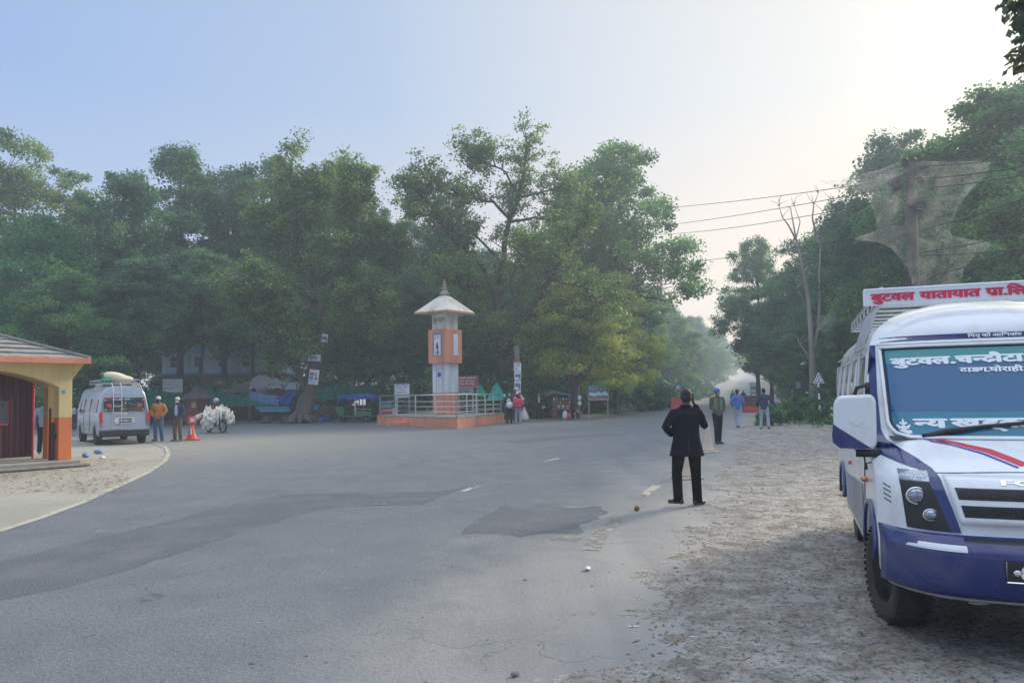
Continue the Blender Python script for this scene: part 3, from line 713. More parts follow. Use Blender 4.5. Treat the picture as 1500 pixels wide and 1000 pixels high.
# front row of lower dark trees, crowns close to the ground
for i, (key, px, Y, pt, lab) in enumerate([
    ('H', 95, 44, 400, 'low dark tree between the gatehouse roof and the silver van'),
    ('K', 205, 47, 385, 'dark low-crowned tree right above the silver van roof rack'),
    ('K', 290, 50, 372, 'dark low-crowned tree over the small red kiosk'),
    ('K', 372, 54, 385, 'dark low-crowned tree over the thatched stall'),
    ('H', 540, 54, 400, 'low dark tree above the green electric rickshaw'),
    ('C', 605, 53, 420, 'low dark tree just left of the white pillar monument'),
    ('H', 690, 55, 405, 'low dark tree just right of the white pillar monument'),
    ('C', 825, 57, 440, 'low dark tree behind the snack stall and its bench'),
]):
    plant(key, px, Y, TZ(px, pt, Y), lab)
# tall dark tree right of the open tree, and two with sunlit yellow painted into their leaves
plant('D', 905, 64, TZ(905, 216, 64), 'tall dark tree at the end of the wood, against the pale sky', wid=.95)
plant('A', 855, 66, TZ(855, 262, 66), 'dark tree behind the open crown of the tall branching tree', wid=.8)
plant('Y', 842, 49, TZ(842, 412, 49), 'yellowing tree above the striped billboard', 'tree', name='sunlit_yellow_tree', wid=1.25)
plant('Y', 905, 56, TZ(905, 400, 56), 'yellowing tree behind the bicycle', 'tree', name='sunlit_yellow_tree', wid=.8)
# tree line along the left side of the road, receding
rnd = random.Random(5)
keys = ['H', 'C', 'A', 'H', 'B', 'C']
named = ['leafy tree just left of the bicycle on the verge', 'tree right behind the lone bicycle', 'hazy tree left of the round blue sign', 'hazy tree above the left red barrier']
for i in range(24):
    Y = 66+i*8.5+i*i*.25; xe = 13.3+(Y-68.7)*.335
    hh = 14+rnd.uniform(-1.5, 2.5)+min(4, i*.35)
    g = i >= 4
    plant(keys[i % 6], 0, Y, hh, named[i] if not g else 'hazy green tree in the row lining the left side of the far road', x=xe-6.5-rnd.uniform(0, 1.5), group='trees lining the left side of the far road' if g else None, z=GH(Y))
for i in range(14):
    Y = 74+i*15; xe = 13.3+(Y-68.7)*.335
    plant(keys[(i+2) % 6], 0, Y, 18+rnd.uniform(-2, 2.5), 'taller hazy tree of the second row left of the far road', x=xe-15-rnd.uniform(0, 4), group='second row of trees left of the far road', z=GH(Y))
# right side of the road
for i, (key, px, Y, pt, lab, wd) in enumerate([
    ('D', 1112, 86, 352, 'dark tree with a rounded lone crown leaning over the right road edge', .8),
    ('H', 1130, 92, 440, 'low full tree beneath the lone rounded crown at the right road edge', 1.0),
    ('C', 1160, 84, 400, 'dark tree just left of the bare dead tree', 1.1),
    ('A', 1205, 76, 345, 'dark tree behind the bare dead tree', 1.1),
    ('H', 1225, 58, 420, 'low full tree just right of the bare dead tree', 1.0),
    ('H', 1290, 48, 400, 'low full tree below the utility pole beside the minibus roof', 1.1),
    ('H', 1180, 66, 470, 'low full tree at the foot of the bare dead tree', 1.1),
    ('C', 1255, 62, 300, 'dark dense tree left of the utility pole', 1.0),
    ('A', 1300, 52, 288, 'dark dense tree directly behind the utility pole', .9),
    ('H', 1385, 46, 215, 'big tree right of the utility pole above the minibus roof', .95),
    ('B', 1470, 44, 132, 'highest tree at the right edge of the view', 1.25),
    ('H', 1480, 36, 262, 'lower leafy tree in front of the highest one at the right', 1.1),
    ('C', 1330, 62, 205, 'tree whose top shows just above the utility pole', 1.0),
    ('A', 1560, 50, 120, 'tree just beyond the right edge behind the minibus', 1.0),
    ('C', 1235, 40, 470, 'low dark tree behind the thin leaning grey pole', .8),
]):
    plant(key, px, Y, TZ(px, pt, Y), lab, wid=wd)
for i in range(20):
    Y = 96+i*9.5+i*i*.2; xe = -.7+Y*.335
    plant(keys[(i+3) % 6], 0, Y, 15+rnd.uniform(-2, 2.5), 'hazy dark tree in the row lining the right side of the far road', x=xe+7.5+rnd.uniform(0, 2.5), group='trees lining the right side of the far road', z=GH(Y))
for i in range(10):
    Y = 80+i*16; xe = -.7+Y*.335
    plant(keys[(i+1) % 6], 0, Y, 19+rnd.uniform(-2, 2.5), 'taller dark tree of the second row right of the far road', x=xe+19+rnd.uniform(0, 4), group='second row of trees right of the far road', z=GH(Y))
# wood mass behind everything (left): individual trees
for i in range(16):
    px = -60+i*62; Y = 84+(i*37 % 11)
    plant(['A', 'C', 'H'][i % 3], px, Y, 15.5+(i*13 % 5)*.6, 'dark tree deep in the wood behind the front trees', group='trees deep in the wood on the left', wid=1.15)
# ---- open branching tree (explicit limbs)
def PP(pts, Y, dy=0):
    return [P(x, y, Y+dy*i/(max(1, len(pts)-1))) for i, (x, y) in enumerate(pts)]
t = thing('branching_tree', 'tall open tree with dark forking limbs right of the monument', 'tree', (0, 0, 0))
Y = 50
lim = [
    (PP([(740, 606), (737, 550), (732, 500), (728, 440), (736, 378), (748, 320), (760, 288), (769, 240), (772, 200)], Y), .34, .05),
    (PP([(732, 490), (722, 430), (708, 392), (682, 368), (658, 345), (630, 300), (598, 272)], Y, -3), .2, .04),
    (PP([(738, 520), (765, 475), (784, 440), (803, 414), (815, 394), (830, 362), (845, 340), (872, 300)], Y, -4), .24, .04),
    (PP([(808, 410), (835, 416), (862, 425), (890, 455)], Y-2, -2), .1, .03),
    (PP([(748, 322), (722, 296), (690, 290), (655, 282), (615, 268)], Y, -3), .12, .03),
    (PP([(758, 290), (742, 252), (715, 240), (684, 226)], Y, -2), .09, .025),
    (PP([(762, 288), (802, 280), (830, 268)], Y, 2), .09, .03),
    (PP([(748, 325), (782, 318), (812, 326), (845, 315)], Y, 3), .1, .03),
    (PP([(729, 440), (705, 420), (680, 425), (640, 400)], Y, -4), .1, .03),
    (PP([(768, 470), (745, 420), (760, 380), (790, 360)], Y, -3), .1, .03),
    (PP([(728, 455), (760, 430), (775, 400)], Y, 3), .1, .03),
    (PP([(735, 385), (700, 345), (665, 320), (600, 312)], Y, 3), .1, .03),
    (PP([(775, 460), (825, 470), (862, 500)], Y, -3), .1, .03),
    (PP([(737, 530), (715, 490), (690, 475)], Y, -2), .1, .03),
]
branchy_tree(91, lim, 540, 36, .15, .58, 'leaf_olive', 'bark_dark', t, tl=(.9, 2.2), start=.3, tintbias=-.05,
             extra=[(*P(740, 450, 52), 4.5, 2.5, 2.2, 50, .4), (*P(790, 500, 49), 4, 2, 2, 60, .5), (*P(850, 470, 50), 3.4, 2, 2.6, 60, 1), (*P(700, 500, 51), 4, 2, 1.8, 40, .3)])
# ---- leaning tree with posters
t = thing('leaning_tree', 'thick leaning pale-barked tree with posters nailed to its trunk', 'tree', (0, 0, 0))
Y = 47
lim = [
    (PP([(441, 617), (448, 592), (455, 565), (462, 530), (463, 490), (458, 440), (450, 380), (437, 320), (428, 262), (424, 232)], Y, 1), .62, .06),
    (PP([(446, 575), (441, 552), (430, 537), (418, 524), (408, 520)], Y, -2), .22, .06),
    (PP([(441, 548), (436, 530), (431, 512), (436, 500)], Y, -1), .12, .04),
    (PP([(420, 524), (400, 500), (385, 470), (370, 440)], Y-1, -2), .09, .03),
    (PP([(462, 480), (476, 440), (492, 390), (510, 320), (520, 262)], Y, -1), .26, .05),
    (PP([(458, 440), (430, 400), (408, 355), (395, 320)], Y, 2), .16, .04),
    (PP([(448, 370), (462, 320), (470, 270)], Y, 2), .12, .04),
    (PP([(462, 500), (490, 470), (520, 450), (552, 430)], Y, -2), .14, .03),
    (PP([(500, 360), (530, 340), (560, 352), (575, 380)], Y, 2), .1, .03),
    (PP([(460, 460), (425, 440), (395, 430), (368, 420)], Y, -3), .12, .03),
]
branchy_tree(97, lim, 400, 64, .165, .62, 'leaf_olive', 'bark', t, tl=(.9, 2.2), start=.34,
             extra=[(*P(470, 330, 48), 4.2, 2.2, 3.6, 100, .15), (*P(525, 400, 48), 3, 2, 2.6, 60, .2), (*P(415, 310, 49), 3, 2, 2.6, 60, .15), (*P(400, 470, 45), 2.6, 1.5, 1.5, 26, .6), (*P(545, 470, 46), 2.4, 1.5, 1.2, 22, .55)])
mb = MB()
for a in range(9):
    an = a*.7; b = P(441, 617, Y); mb.tube([b+Vector((.25*math.cos(an), .25*math.sin(an), .55)), b+Vector((.62*math.cos(an), .62*math.sin(an), .18)), b+Vector((1.1*math.cos(an), 1.1*math.sin(an), -.05))], [.24, .2, .06], 6)
mb.build('root_flare', 'bark', t, smooth=True)
# ---- bare dead tree at the right
t = thing('dead_tree', 'bare whitish dead tree with leafless forked branches right of the road', 'tree', (0, 0, 0))
Y = 52
rnd = random.Random(3); mb = MB()
for pts, r0, r1 in [([(1192, 604), (1191, 560), (1190, 530), (1188, 490), (1184, 440), (1176, 395), (1166, 350), (1158, 305)], .3, .03),
    ([(1190, 525), (1199, 480), (1201, 440), (1200, 400), (1202, 360)], .16, .03), ([(1189, 535), (1180, 515), (1172, 505), (1168, 495)], .1, .03),
    ([(1168, 355), (1155, 330), (1146, 318), (1141, 302)], .07, .02), ([(1180, 410), (1160, 375), (1148, 362)], .07, .02), ([(1186, 460), (1172, 430), (1166, 422)], .06, .02),
    ([(1196, 345), (1190, 320), (1192, 300), (1199, 283)], .08, .015), ([(1192, 330), (1206, 310), (1217, 292)], .05, .012), ([(1202, 362), (1194, 340)], .06, .05), ([(1166, 350), (1172, 325), (1163, 300)], .05, .015)]:
    mb.tube(PP(pts, Y), [r0+(r1-r0)*i/(len(pts)-1) for i in range(len(pts))], 7)
    for _ in range(5):
        i = rnd.randint(len(pts)//2, len(pts)-1); a = P(*pts[i], Y); b = a+Vector((rnd.uniform(-.8, .8), rnd.uniform(-.5, .5), rnd.uniform(.1, .9))); mb.tube(limb(a, b, rnd, 3, .15), [.03, .02, .015, .006], 4)
mb.build('trunk', 'bark_pale', t, smooth=True)
# ---- overhanging tree at top right, its trunk outside the frame
t = thing('overhanging_tree', 'drooping branch of big dark leaves entering at the top right corner', 'tree', (0, 0, 0))
Y = 8.6
b0 = Vector((10.6, 9.2, 0)); tip = P(1490, 40, Y)
mb = MB(); mb.tube([b0, b0+Vector((.1, 0, 3.2)), b0+Vector((-.2, 0, 6)), b0+Vector((0, .2, 9))], [.32, .26, .2, .1], 10)
rnd = random.Random(8); C = []
starts = [b0+Vector((-.15, 0, 5.2)), b0+Vector((-.2, 0, 6.2))]
for (qx, qy) in [(1492, 8), (1498, 40), (1500, 75), (1494, 100), (1520, 20), (1530, 70), (1540, 110), (1485, 12), (1515, 55), (1506, 92)]:
    e = P(qx, qy, Y+rnd.uniform(-.4, .4)); lp = limb(rnd.choice(starts), e, rnd, 5, .06, .06); mb.tube(lp, [.05, .04, .03, .02, .012, .006], 5); C.append(tuple(e)); C.append(tuple(e+Vector((.12, 0, .1)))); C.append(tuple(lp[4]))
for _ in range(60): C.append(tuple(b0+Vector((rnd.uniform(-2, 2.5), rnd.uniform(-2, 2), rnd.uniform(5.4, 9.5)))))
mb.build('trunk', 'bark_dark', t, smooth=True)
leafmesh('crown', np.array(C), np.array([.17 if i < 30 else .8 for i in range(len(C))]), 34, .115, 'leaf_big', 5, t, flat=1.1, droop=.5, asp=.3)
# ---- shrubs and undergrowth
def shrub_proto(key, seed, ml, H=2.4, W=3.4, ls=.17):
    o = thing('shrub', '', '', (0, 0, -200)); PROTO[key] = (o, H); rnd = random.Random(seed); mb = MB(); C = []; RR = []
    for _ in range(70):
        a = rnd.uniform(0, 6.28); r = W/2*rnd.random()**.5; z = H*(1-.55*(2*r/W)**2)*rnd.uniform(.15, 1)
        e = Vector((r*math.cos(a), r*math.sin(a), z)); C.append(tuple(e)); RR.append(rnd.uniform(.25, .5))
        if rnd.random() < .5: mb.tube(limb((e.x*.2, e.y*.2, 0), e, rnd, 3, .1), [.03, .02, .014, .006], 4, caps=False)
    mb.build('stems', 'bark_dark', o, smooth=True)
    leafmesh('foliage', np.array(C), np.array(RR), 110, ls, ml, seed, o, flat=.8)
shrub_proto('s', 201, 'leaf_dark'); shrub_proto('u', 207, 'leaf_mid')
for i in range(26):
    px = 575+i*15.5; Y = (48 if px < 760 else 48+(px-760)*.1)+(i*7 % 5)*.9+ (1.2 if i % 2 else 3)
    if 20 < i: Y = 62+(i-20)*1.5
    plant(['s', 'u'][i % 2], px, Y, 2.3+(i*5 % 4)*.4, 'dark leafy shrub in the undergrowth below the trees beyond the junction', 'shrub', group='shrubs under the trees beyond the junction', name='shrub')
for i in range(18):
    Y = 66+i*6.5; xe = 13.3+(Y-68.7)*.335
    plant(['u', 's'][i % 2], 0, Y, 2.6+(i*5 % 4)*.4, 'leafy shrub on the verge left of the far road', 'shrub', group='shrubs along the left verge of the far road', x=xe-2.6-(i*3 % 4)*.5, name='shrub', z=GH(Y))
for i in range(16):
    Y = 44+i*7.5; xe = -.7+Y*.335
    plant(['u', 's'][i % 2], 0, Y, 1.6+(i*5 % 4)*.35, 'leafy shrub on the verge right of the far road', 'shrub', group='shrubs along the right verge', x=xe+4.8+(i*3 % 4)*.9, name='shrub', z=GH(Y))
for i in range(8):
    px = 1125+i*24; Y = 33+(i*7 % 5)*1.3
    plant(['s', 'u'][i % 2], px, Y+2, 1.0+(i % 3)*.25, 'low shrub in the weeds behind the warning sign', 'shrub', group='low shrubs behind the warning sign', name='shrub', wid=.9)
for i in range(9):
    px = -40+i*62
    plant(['s', 'u'][i % 2], px, 62+(i*3 % 4), 3.4, 'dark shrub behind the shade-net fence', 'shrub', group='shrubs behind the compound fence', name='shrub', wid=1.4)
# grass / weeds (stuff) on the right verge and the left verge
def weeds(name, pts, n, h, ml, seed):
    rg = np.random.default_rng(seed); C = []
    for _ in range(n):
        i = rg.integers(0, len(pts)); x, y, sx, sy = pts[i]; C.append((x+float(np.clip(rg.normal(), -1.3, 1.3))*sx, y+float(np.clip(rg.normal(), -1.3, 1.3))*sy, h*rg.random()*.8))
    C = np.array(C); o = leafmesh(name, C, np.full(len(C), .16), 14, .12, ml, seed, None, flat=1, droop=-1.2, asp=.25)
    return tag(o, 'low green weeds and grass along the verge', None, None, 'stuff')
pts = [(.335*Y-.7+5.2+((Y*7) % 3)*.5, Y, .7, 1.0) for Y in range(30, 90, 2)] + [(16.5, 34, 2.5, 1.5), (18, 37, 2.5, 2)]
weeds('weeds', pts, 2400, .35, 'leaf_fern', 3)
pts = [(13.3+(Y-68.7)*.335-1.9, Y, .45, 1.4) for Y in range(58, 120, 3)]
weeds('weeds', pts, 1500, .35, 'leaf_mid', 4)
# ------------------------------------------------------------------ minibus
BT = R(20.7)
bus = thing('minibus', 'white and blue minibus parked on the dirt shoulder facing the camera', 'minibus', (2.68, 5.34, 0), -BT)
BC, HW = .76, .87            # centre line (local x) and half width
BM = Matrix.Translation((2.68, 5.34, 0)) @ Matrix.Rotation(-BT, 4, 'Z'); BMI = BM.inverted()
AF = [(.24, -.74), (.30, -.82), (.40, -.86), (.62, -.87), (.655, -.80), (.80, -.79), (.98, -.76), (1.06, -.71), (1.14, -.60), (1.24, -.44), (1.33, -.30), (1.385, -.215), (1.7, -.03), (2.03, .155), (2.08, .175), (2.16, .19), (2.24, .25), (2.32, .37), (2.38, .55), (2.42, .8), (2.44, 1.2)]
HWT = [(.24, .83), (.4, .87), (1.4, .87), (1.75, .85), (2.06, .805), (2.16, .77), (2.24, .71), (2.32, .62), (2.38, .5), (2.42, .35), (2.44, .12)]
ZM = [(0, .1), (.24, .36), (.40, .45), (.62, .70), (.655, .74), (.80, .86), (.98, 1.02), (1.06, 1.09), (1.14, 1.15), (1.24, 1.22), (1.33, 1.28), (1.385, 1.325), (2.03, 1.965), (2.08, 2.005), (2.16, 2.075), (2.24, 2.145), (2.32, 2.22), (2.38, 2.28), (2.44, 2.35), (3, 2.9)]
def interp(T, z):
    if z <= T[0][0]: return T[0][1]
    for (a, b), (c, d) in zip(T, T[1:]):
        if z <= c: return b+(d-b)*(z-a)/(c-a)
    return T[-1][1]
def surfA(x, z):
    hw = interp(HWT, z); u = min(1, abs(x-BC)/hw); k = .42 if z < 1.3 else (.30 if z < 2.1 else .36)
    return interp(AF, z) + k*(u**5 if z < 1.35 else .35*u**2+.65*u**7)
def FS(x, z, off=.004): return Vector((x, surfA(x, z)-off, z))
# skin
zs = [.24, .27, .30, .34, .40, .50, .60, .625, .655, .72, .8, .9, .98, 1.02, 1.06, 1.10, 1.14, 1.19, 1.24, 1.285, 1.33, 1.36, 1.385, 1.43, 1.5, 1.6, 1.7, 1.8, 1.9, 1.98, 2.03, 2.055, 2.08, 2.12, 2.16, 2.2, 2.24, 2.28, 2.32, 2.35, 2.38, 2.40, 2.42, 2.435, 2.44]
us = [-1, -.99, -.975, -.95, -.92, -.88, -.82, -.74, -.62, -.45, -.2, 0, .2, .45, .62, .74, .82, .88, .92, .95, .975, .99, 1]
A_R = [(.24, 4.3), (.5, 4.38), (1.3, 4.4), (2.1, 4.33), (2.3, 4.2), (2.44, 3.7)]
sa = [.6, .8, .9, 1.3, 1.8, 2.3, 2.8, 3.3, 3.8]
SDY = [-.46+.92*k/24 for k in range(25)]+[.6, .9, 1.3, 1.8, 2.3, 2.6]+[3.1-.46+.92*k/24 for k in range(25)]+[3.7, 4.0]
def ARCHZ(d): return .30+.9*math.sqrt(max(0, .46**2-d*d))
def busrow(z):
    hw = interp(HWT, z); f = [Vector((BC+u*hw, surfA(BC+u*hw*.99999, z), z)) for u in us]; ar = interp(A_R, z)
    af = f[0].y
    sd_ = [y for y in SDY if y > af+.01]; sd_ = [af]*(len(SDY)-len(sd_))+sd_
    def zz(y):
        for ya in (0.0, 3.1):
            if abs(y-ya) < .46: return max(z, ARCHZ(y-ya))
        return z
    f = [Vector((v.x, v.y, zz(v.y))) if abs(abs(v.x-BC)-hw) < .012 else v for v in f]
    L = [Vector((BC-hw, y, zz(y))) for y in reversed(sd_)]; Rr = [Vector((BC+hw, y, zz(y))) for y in sd_]
    rear = [Vector((BC-hw*.9, ar, z)), Vector((BC+hw*.9, ar, z))]
    return [rear[0]]+L+f+Rr+[rear[1]]
body = MB(); body.T = None
nr = len(busrow(1)); rows = [busrow(z) for z in zs]
vs = [v for r_ in rows for v in r_]; fs = []
def in_wind(x, z): return 1.385 <= z <= 2.03 and abs(x-BC) < .815*interp(HWT, z)/.93
ARCH = [(0.0, .46), (3.1, .46)]
for j in range(len(zs)-1):
    for i in range(nr):
        a, b2, c, d = j*nr+i, j*nr+(i+1) % nr, (j+1)*nr+(i+1) % nr, (j+1)*nr+i
        cx = sum((vs[q].x for q in (a, b2, c, d)))/4; cy = sum((vs[q].y for q in (a, b2, c, d)))/4; cz = sum((vs[q].z for q in (a, b2, c, d)))/4
        if cy < .6 and abs(cx-BC) < .68 and zs[j] >= 1.38 and zs[j+1] <= 2.035: continue
        fs.append((a, b2, c, d))
body.add(vs, fs); n0 = (len(zs)-1)*nr; body.f.append(tuple(n0+i for i in range(nr))); body.m.append(0)
bo = body.build('body', 'bus_white', bus, smooth=True)
bo.modifiers.new('w', 'WEIGHTED_NORMAL') if False else None
for ya in (0.0, 3.1):
    for xs in (-.1, BC+HW-.54):
        M_ = MB(); M_.tube([(xs+.0, ya+.45*math.cos(R(a)), .33+.45*math.sin(R(a))) for a in (0, 0)], .001, 3) if False else None
        M_.grid(lambda u, v: (xs+.52*v, ya+.455*math.cos(math.pi*u), .31+.42*math.sin(math.pi*u)), 20, 1)
        xi = xs+.5 if xs < 0 else xs+.02
        M_.add([(xi, ya+.455*math.cos(math.pi*k/12), .31+.42*math.sin(math.pi*k/12)) for k in range(13)], [tuple(range(13))])
        M_.build('wheel_well', 'black_plastic', bus, fixn=False)
mb = MB(); mb.box((BC, 1.9, .32), (1.5, 4.6, .1)); mb.build('underbody', 'black_plastic', bus)
# patches on the skin -------------------------------------------------
def patch(name, m, rowsF, off=.004, nu=24, parent=None, smooth=True, nv=8, thick=0):
    """rowsF(u, v) -> (x, z)"""
    mb = MB(); mb.grid(lambda u, v: FS(*rowsF(u, v), off), nu, nv)
    return mb.build(name, m, parent or bus, smooth=smooth, fixn=False, solid=thick)
XR = 2*BC   # mirror helper: x -> XR - x
# windshield: glass sheet in the opening, raised surround
def wsx(z): return .74*1.0
glass, nt, b = newmat('bus_glass')
b.inputs['Base Color'].default_value = (.001, .12, .30, 1); b.inputs['Roughness'].default_value = .06; b.inputs['Coat Weight'].default_value = .6
tr = nt.nodes.new('ShaderNodeBsdfTransparent'); tr.inputs[0].default_value = (.2, .6, .8, 1); ms = nt.nodes.new('ShaderNodeMixShader'); ms.inputs[0].default_value = .2
nt.links.new(b.outputs[0], ms.inputs[1]); nt.links.new(tr.outputs[0], ms.inputs[2]); nt.links.new(ms.outputs[0], nt.nodes['Material Output'].inputs[0]); M['bus_glass'] = glass
wl, wr = BC-.74, BC+.74; wz0, wz1 = 1.375, 2.025
def wsf(u, v):
    # rounded rectangle parametrisation
    z = wz0+(wz1-wz0)*v; ins = 0
    if z < wz0+.12: ins = .12-math.sqrt(max(0, .12**2-(wz0+.12-z)**2))
    return (wl+ins+(wr-wl-2*ins)*u, z)
ws = patch('windshield', 'bus_glass', wsf, .004, 40, nv=24)
patch('film_band', 'film_teal', lambda u, v: wsf(u, .80+.165*v), .007, 40, ws, nv=4)
patch('film_band', 'film_blue', lambda u, v: wsf(u, .01+.255*v), .007, 40, ws, nv=8)
patch('film_band', 'black_plastic', lambda u, v: wsf(u, .965+.035*v), .008, 40, ws, nv=2)
# surround frame
mb = MB(); loop = []
for k in range(0, 25): loop.append(wsf(0, 1-k/24))
for k in range(1, 24): loop.append(wsf(k/24, 0))
for k in range(0, 25): loop.append(wsf(1, k/24))
lp = [FS(x, z, .012) for x, z in loop]
mb.tube(lp, .024, 6, flat=.5); mb.tube([FS(*wsf(k/24, 1.0), .012) for k in range(25)], .022, 6, flat=.5)
mb.build('windshield_frame', 'bus_white', bus, smooth=True)
mb = MB(); mb.tube([p+Vector((0, -.006, 0)) for p in [FS(x*.985+BC*.015, z*.985+1.7*.015, .008) for x, z in loop]], .009, 5); mb.build('window_seal', 'black_plastic', bus, smooth=True)
# roof stripe
patch('roof_stripe', 'bus_blue', lambda u, v: (BC-.74+1.48*u, 2.08+.042*v), .005, 40, nv=2)
patch('rain_gutter', 'alu', lambda u, v: (BC-.775+1.55*u, 2.055+.016*v), .012, 40, nv=2)
# blue sweep from pillar down to the lamp and bumper (both sides)
def sweep(mir):
    lo = [(-.045, 2.06), (-.08, 1.7), (-.09, 1.36), (-.09, 1.24), (-.05, 1.20), (.04, 1.15), (.12, 1.12), (.165, 1.05), (.18, .96), (.21, .85), (.255, .70)]
    hi = [(-.01, 2.06), (-.03, 1.7), (-.03, 1.42), (-.005, 1.35), (.05, 1.29), (.13, 1.21), (.20, 1.13), (.225, 1.07), (.245, .96), (.275, .85), (.31, .70)]
    def fn(u, v):
        s = u*(len(lo)-1); i = min(int(s), len(lo)-2); t = s-i
        a = [lo[i][q]+(lo[i+1][q]-lo[i][q])*t for q in (0, 1)]; b_ = [hi[i][q]+(hi[i+1][q]-hi[i][q])*t for q in (0, 1)]
        x = a[0]+(b_[0]-a[0])*v; z = a[1]+(b_[1]-a[1])*v
        x = max(x, BC-interp(HWT, z)+.003)
        return (XR-x if mir else x, z)
    patch('blue_sweep', 'bus_blue', fn, .0045, 60, nv=6)
sweep(0); sweep(1)
# hood swoosh
def swoosh(name, m, pts_lo, pts_hi, off=.005):
    for mir in (0, 1):
        lo = pts_lo; hi = pts_hi
        def fn(u, v):
            s = u*(len(lo)-1); i = min(int(s), len(lo)-2); t = s-i
            a = [lo[i][q]+(lo[i+1][q]-lo[i][q])*t for q in (0, 1)]; b_ = [hi[i][q]+(hi[i+1][q]-hi[i][q])*t for q in (0, 1)]
            x = a[0]+(b_[0]-a[0])*v; return (XR-x if mir else x, a[1]+(b_[1]-a[1])*v)
        patch(name, m, fn, off, 40, nv=3)
swoosh('hood_stripe', 'red_paint', [(.19, 1.372), (.36, 1.335), (.52, 1.27), (.68, 1.16)], [(.2, 1.378), (.40, 1.345), (.57, 1.29), (.74, 1.175)])
swoosh('hood_stripe', 'text_blue', [(.165, 1.368), (.345, 1.322), (.50, 1.252), (.655, 1.145)], [(.17, 1.374), (.353, 1.331), (.512, 1.264), (.67, 1.155)])
# fascia: headlights, grille, bumper
for mir in (0, 1):
    sx = (lambda x: XR-x) if mir else (lambda x: x)
    def fn(u, v):
        xl = .012+.024*(1-v); xr = .165+.095*(1-v); return (sx(xl+(xr-xl)*u), .70+.33*v)
    hp = patch('headlight', 'black_plastic', fn, .006, 14, nv=8)
    for cx, cz, r_ in ((.094, .932, .062), (.158, .811, .044)):
        p = FS(sx(cx), cz, .0); mb = MB()
        mb.lathe([(r_, .0), (r_*1.02, -.012), (r_*.9, -.02), (r_*.86, -.006), (r_*.5, .03), (.001, .04)], p, 22, 'y'); mb.build('lamp_bowl', 'chrome', hp, smooth=True)
        mb = MB(); mb.lathe([(r_*.92, -.012), (r_*.75, -.024), (r_*.4, -.032), (.001, -.034)], p, 22, 'y'); mb.build('lamp_lens', 'lamp_glass', hp, smooth=True)
    def fn(u, v): return (sx(.012+.155*u), 1.035+.075*v-.0*u)
    ds = patch('daylight_strip', 'lamp_glass', fn, .007, 12, nv=3)
    mb = MB()
    for k in range(7):
        for q in (0, 1): mb.ell(FS(sx(.03+k*.019), 1.06+q*.022, .01), (.006, .003, .005), 6, 4)
    mb.build('led', 'chrome', ds)
def fn(u, v): 
    z = .765+.325*v; ins = .07*(1-v); return (.24+ins+(XR-.48-2*ins)*u, z)
gr = patch('grille', 'bus_white', fn, .014, 40, nv=8, thick=.02)
for z0, z1, ins in ((.93, 1.008, .06), (.815, .893, .1)):
    def fn(u, v):
        z = z0+(z1-z0)*v; i_ = .27+.07*(1-(z-.765)/.325); return (i_+(XR-2*i_)*u, z)
    sl = patch('grille_slot', 'black_plastic', fn, .026, 40, gr, nv=3)
    mb = MB()
    for k in range(46):
        x = .33+k*.0185
        mb.tube([FS(x, z0+.01, .029), FS(x+.02, z1-.01, .029)], .0018, 4); mb.tube([FS(x+.02, z0+.01, .029), FS(x, z1-.01, .029)], .0018, 4)
    mb.build('grille_mesh', 'black_metal', gr)
# white name letters on the grille bar
lettering(['FORCE'], lambda x, y: FS(.535+x, 1.032+y, .03), .034, .46, .03, parent=gr, m='chrome')
# bumper
mb = MB()
mb.grid(lambda u, v: FS(BC-HW*.985+2*HW*.985*u, (.345+.34*v), .03+.02*math.sin(math.pi*v)), 60, 10)
bp = mb.build('bumper', 'bus_blue', bus, smooth=True, fixn=False, solid=.03)
patch('air_intake', 'black_plastic', lambda u, v: (.31+(XR-.62)*u, .632+.05*v), .062, 30, bp, nv=3)
for mir in (0, 1):
    sx = (lambda x: XR-x) if mir else (lambda x: x)
    patch('bumper_strip', 'sign_white', lambda u, v: (sx(-.05+.365*u), .607-.0*u+.03*v), .066, 24, bp, nv=2)
    patch('bumper_lip', 'bus_blue', lambda u, v: (sx(.08+.4*u), .335+.02*v), .06, 20, bp, nv=2)
    mb = MB(); p = FS(sx(.4), .235, .0)+Vector((0, .05, -.01)); mb.ell(p, (.055, .02, .013)); mb.build('tow_hook', 'galv', bp)
pl = quad = MB(); quad.grid(lambda u, v: FS(.50+.52*u, .475+.105*v, .075), 4, 2); pl = quad.build('number_plate', 'black_plastic', bp, fixn=False, solid=.006)
mb = MB(); mb.tube([FS(.50, .58, .082), FS(.50, .475, .082), FS(1.02, .475, .082), FS(1.02, .58, .082)], .004, 4); mb.build('plate_rim', 'chrome', pl)
lettering(['8'], lambda x, y: FS(.57+x, .495+y, .084), .065, .05, .03, parent=pl, m='text_white')
mb = MB(); mb.ell(FS(.55, .525, .088), (.02, .006, .016)); mb.build('plate_bolt', 'chrome', pl)
# gap line of the hood and panel joints
mb = MB(); mb.tube([FS(.21+(XR-.42)*k/30, 1.098+.02*math.sin(math.pi*k/30), .002) for k in range(31)], .004, 5)
mb.tube([FS(-.06+.01*k, .66+.0*k, .002) for k in range(8)], .003, 4); mb.build('panel_gap', 'black_plastic', bus)
mb = MB()
for mir in (0, 1):
    sx = (lambda x: XR-x) if mir else (lambda x: x); mb = MB()
    for k in range(4): z = .86+k*.035; mb.tube([FS(sx(-.07), z+.02, .003), FS(sx(-.035), z, .003)], .0045, 4)
    mb.build('fender_vent', 'black_plastic', bus)
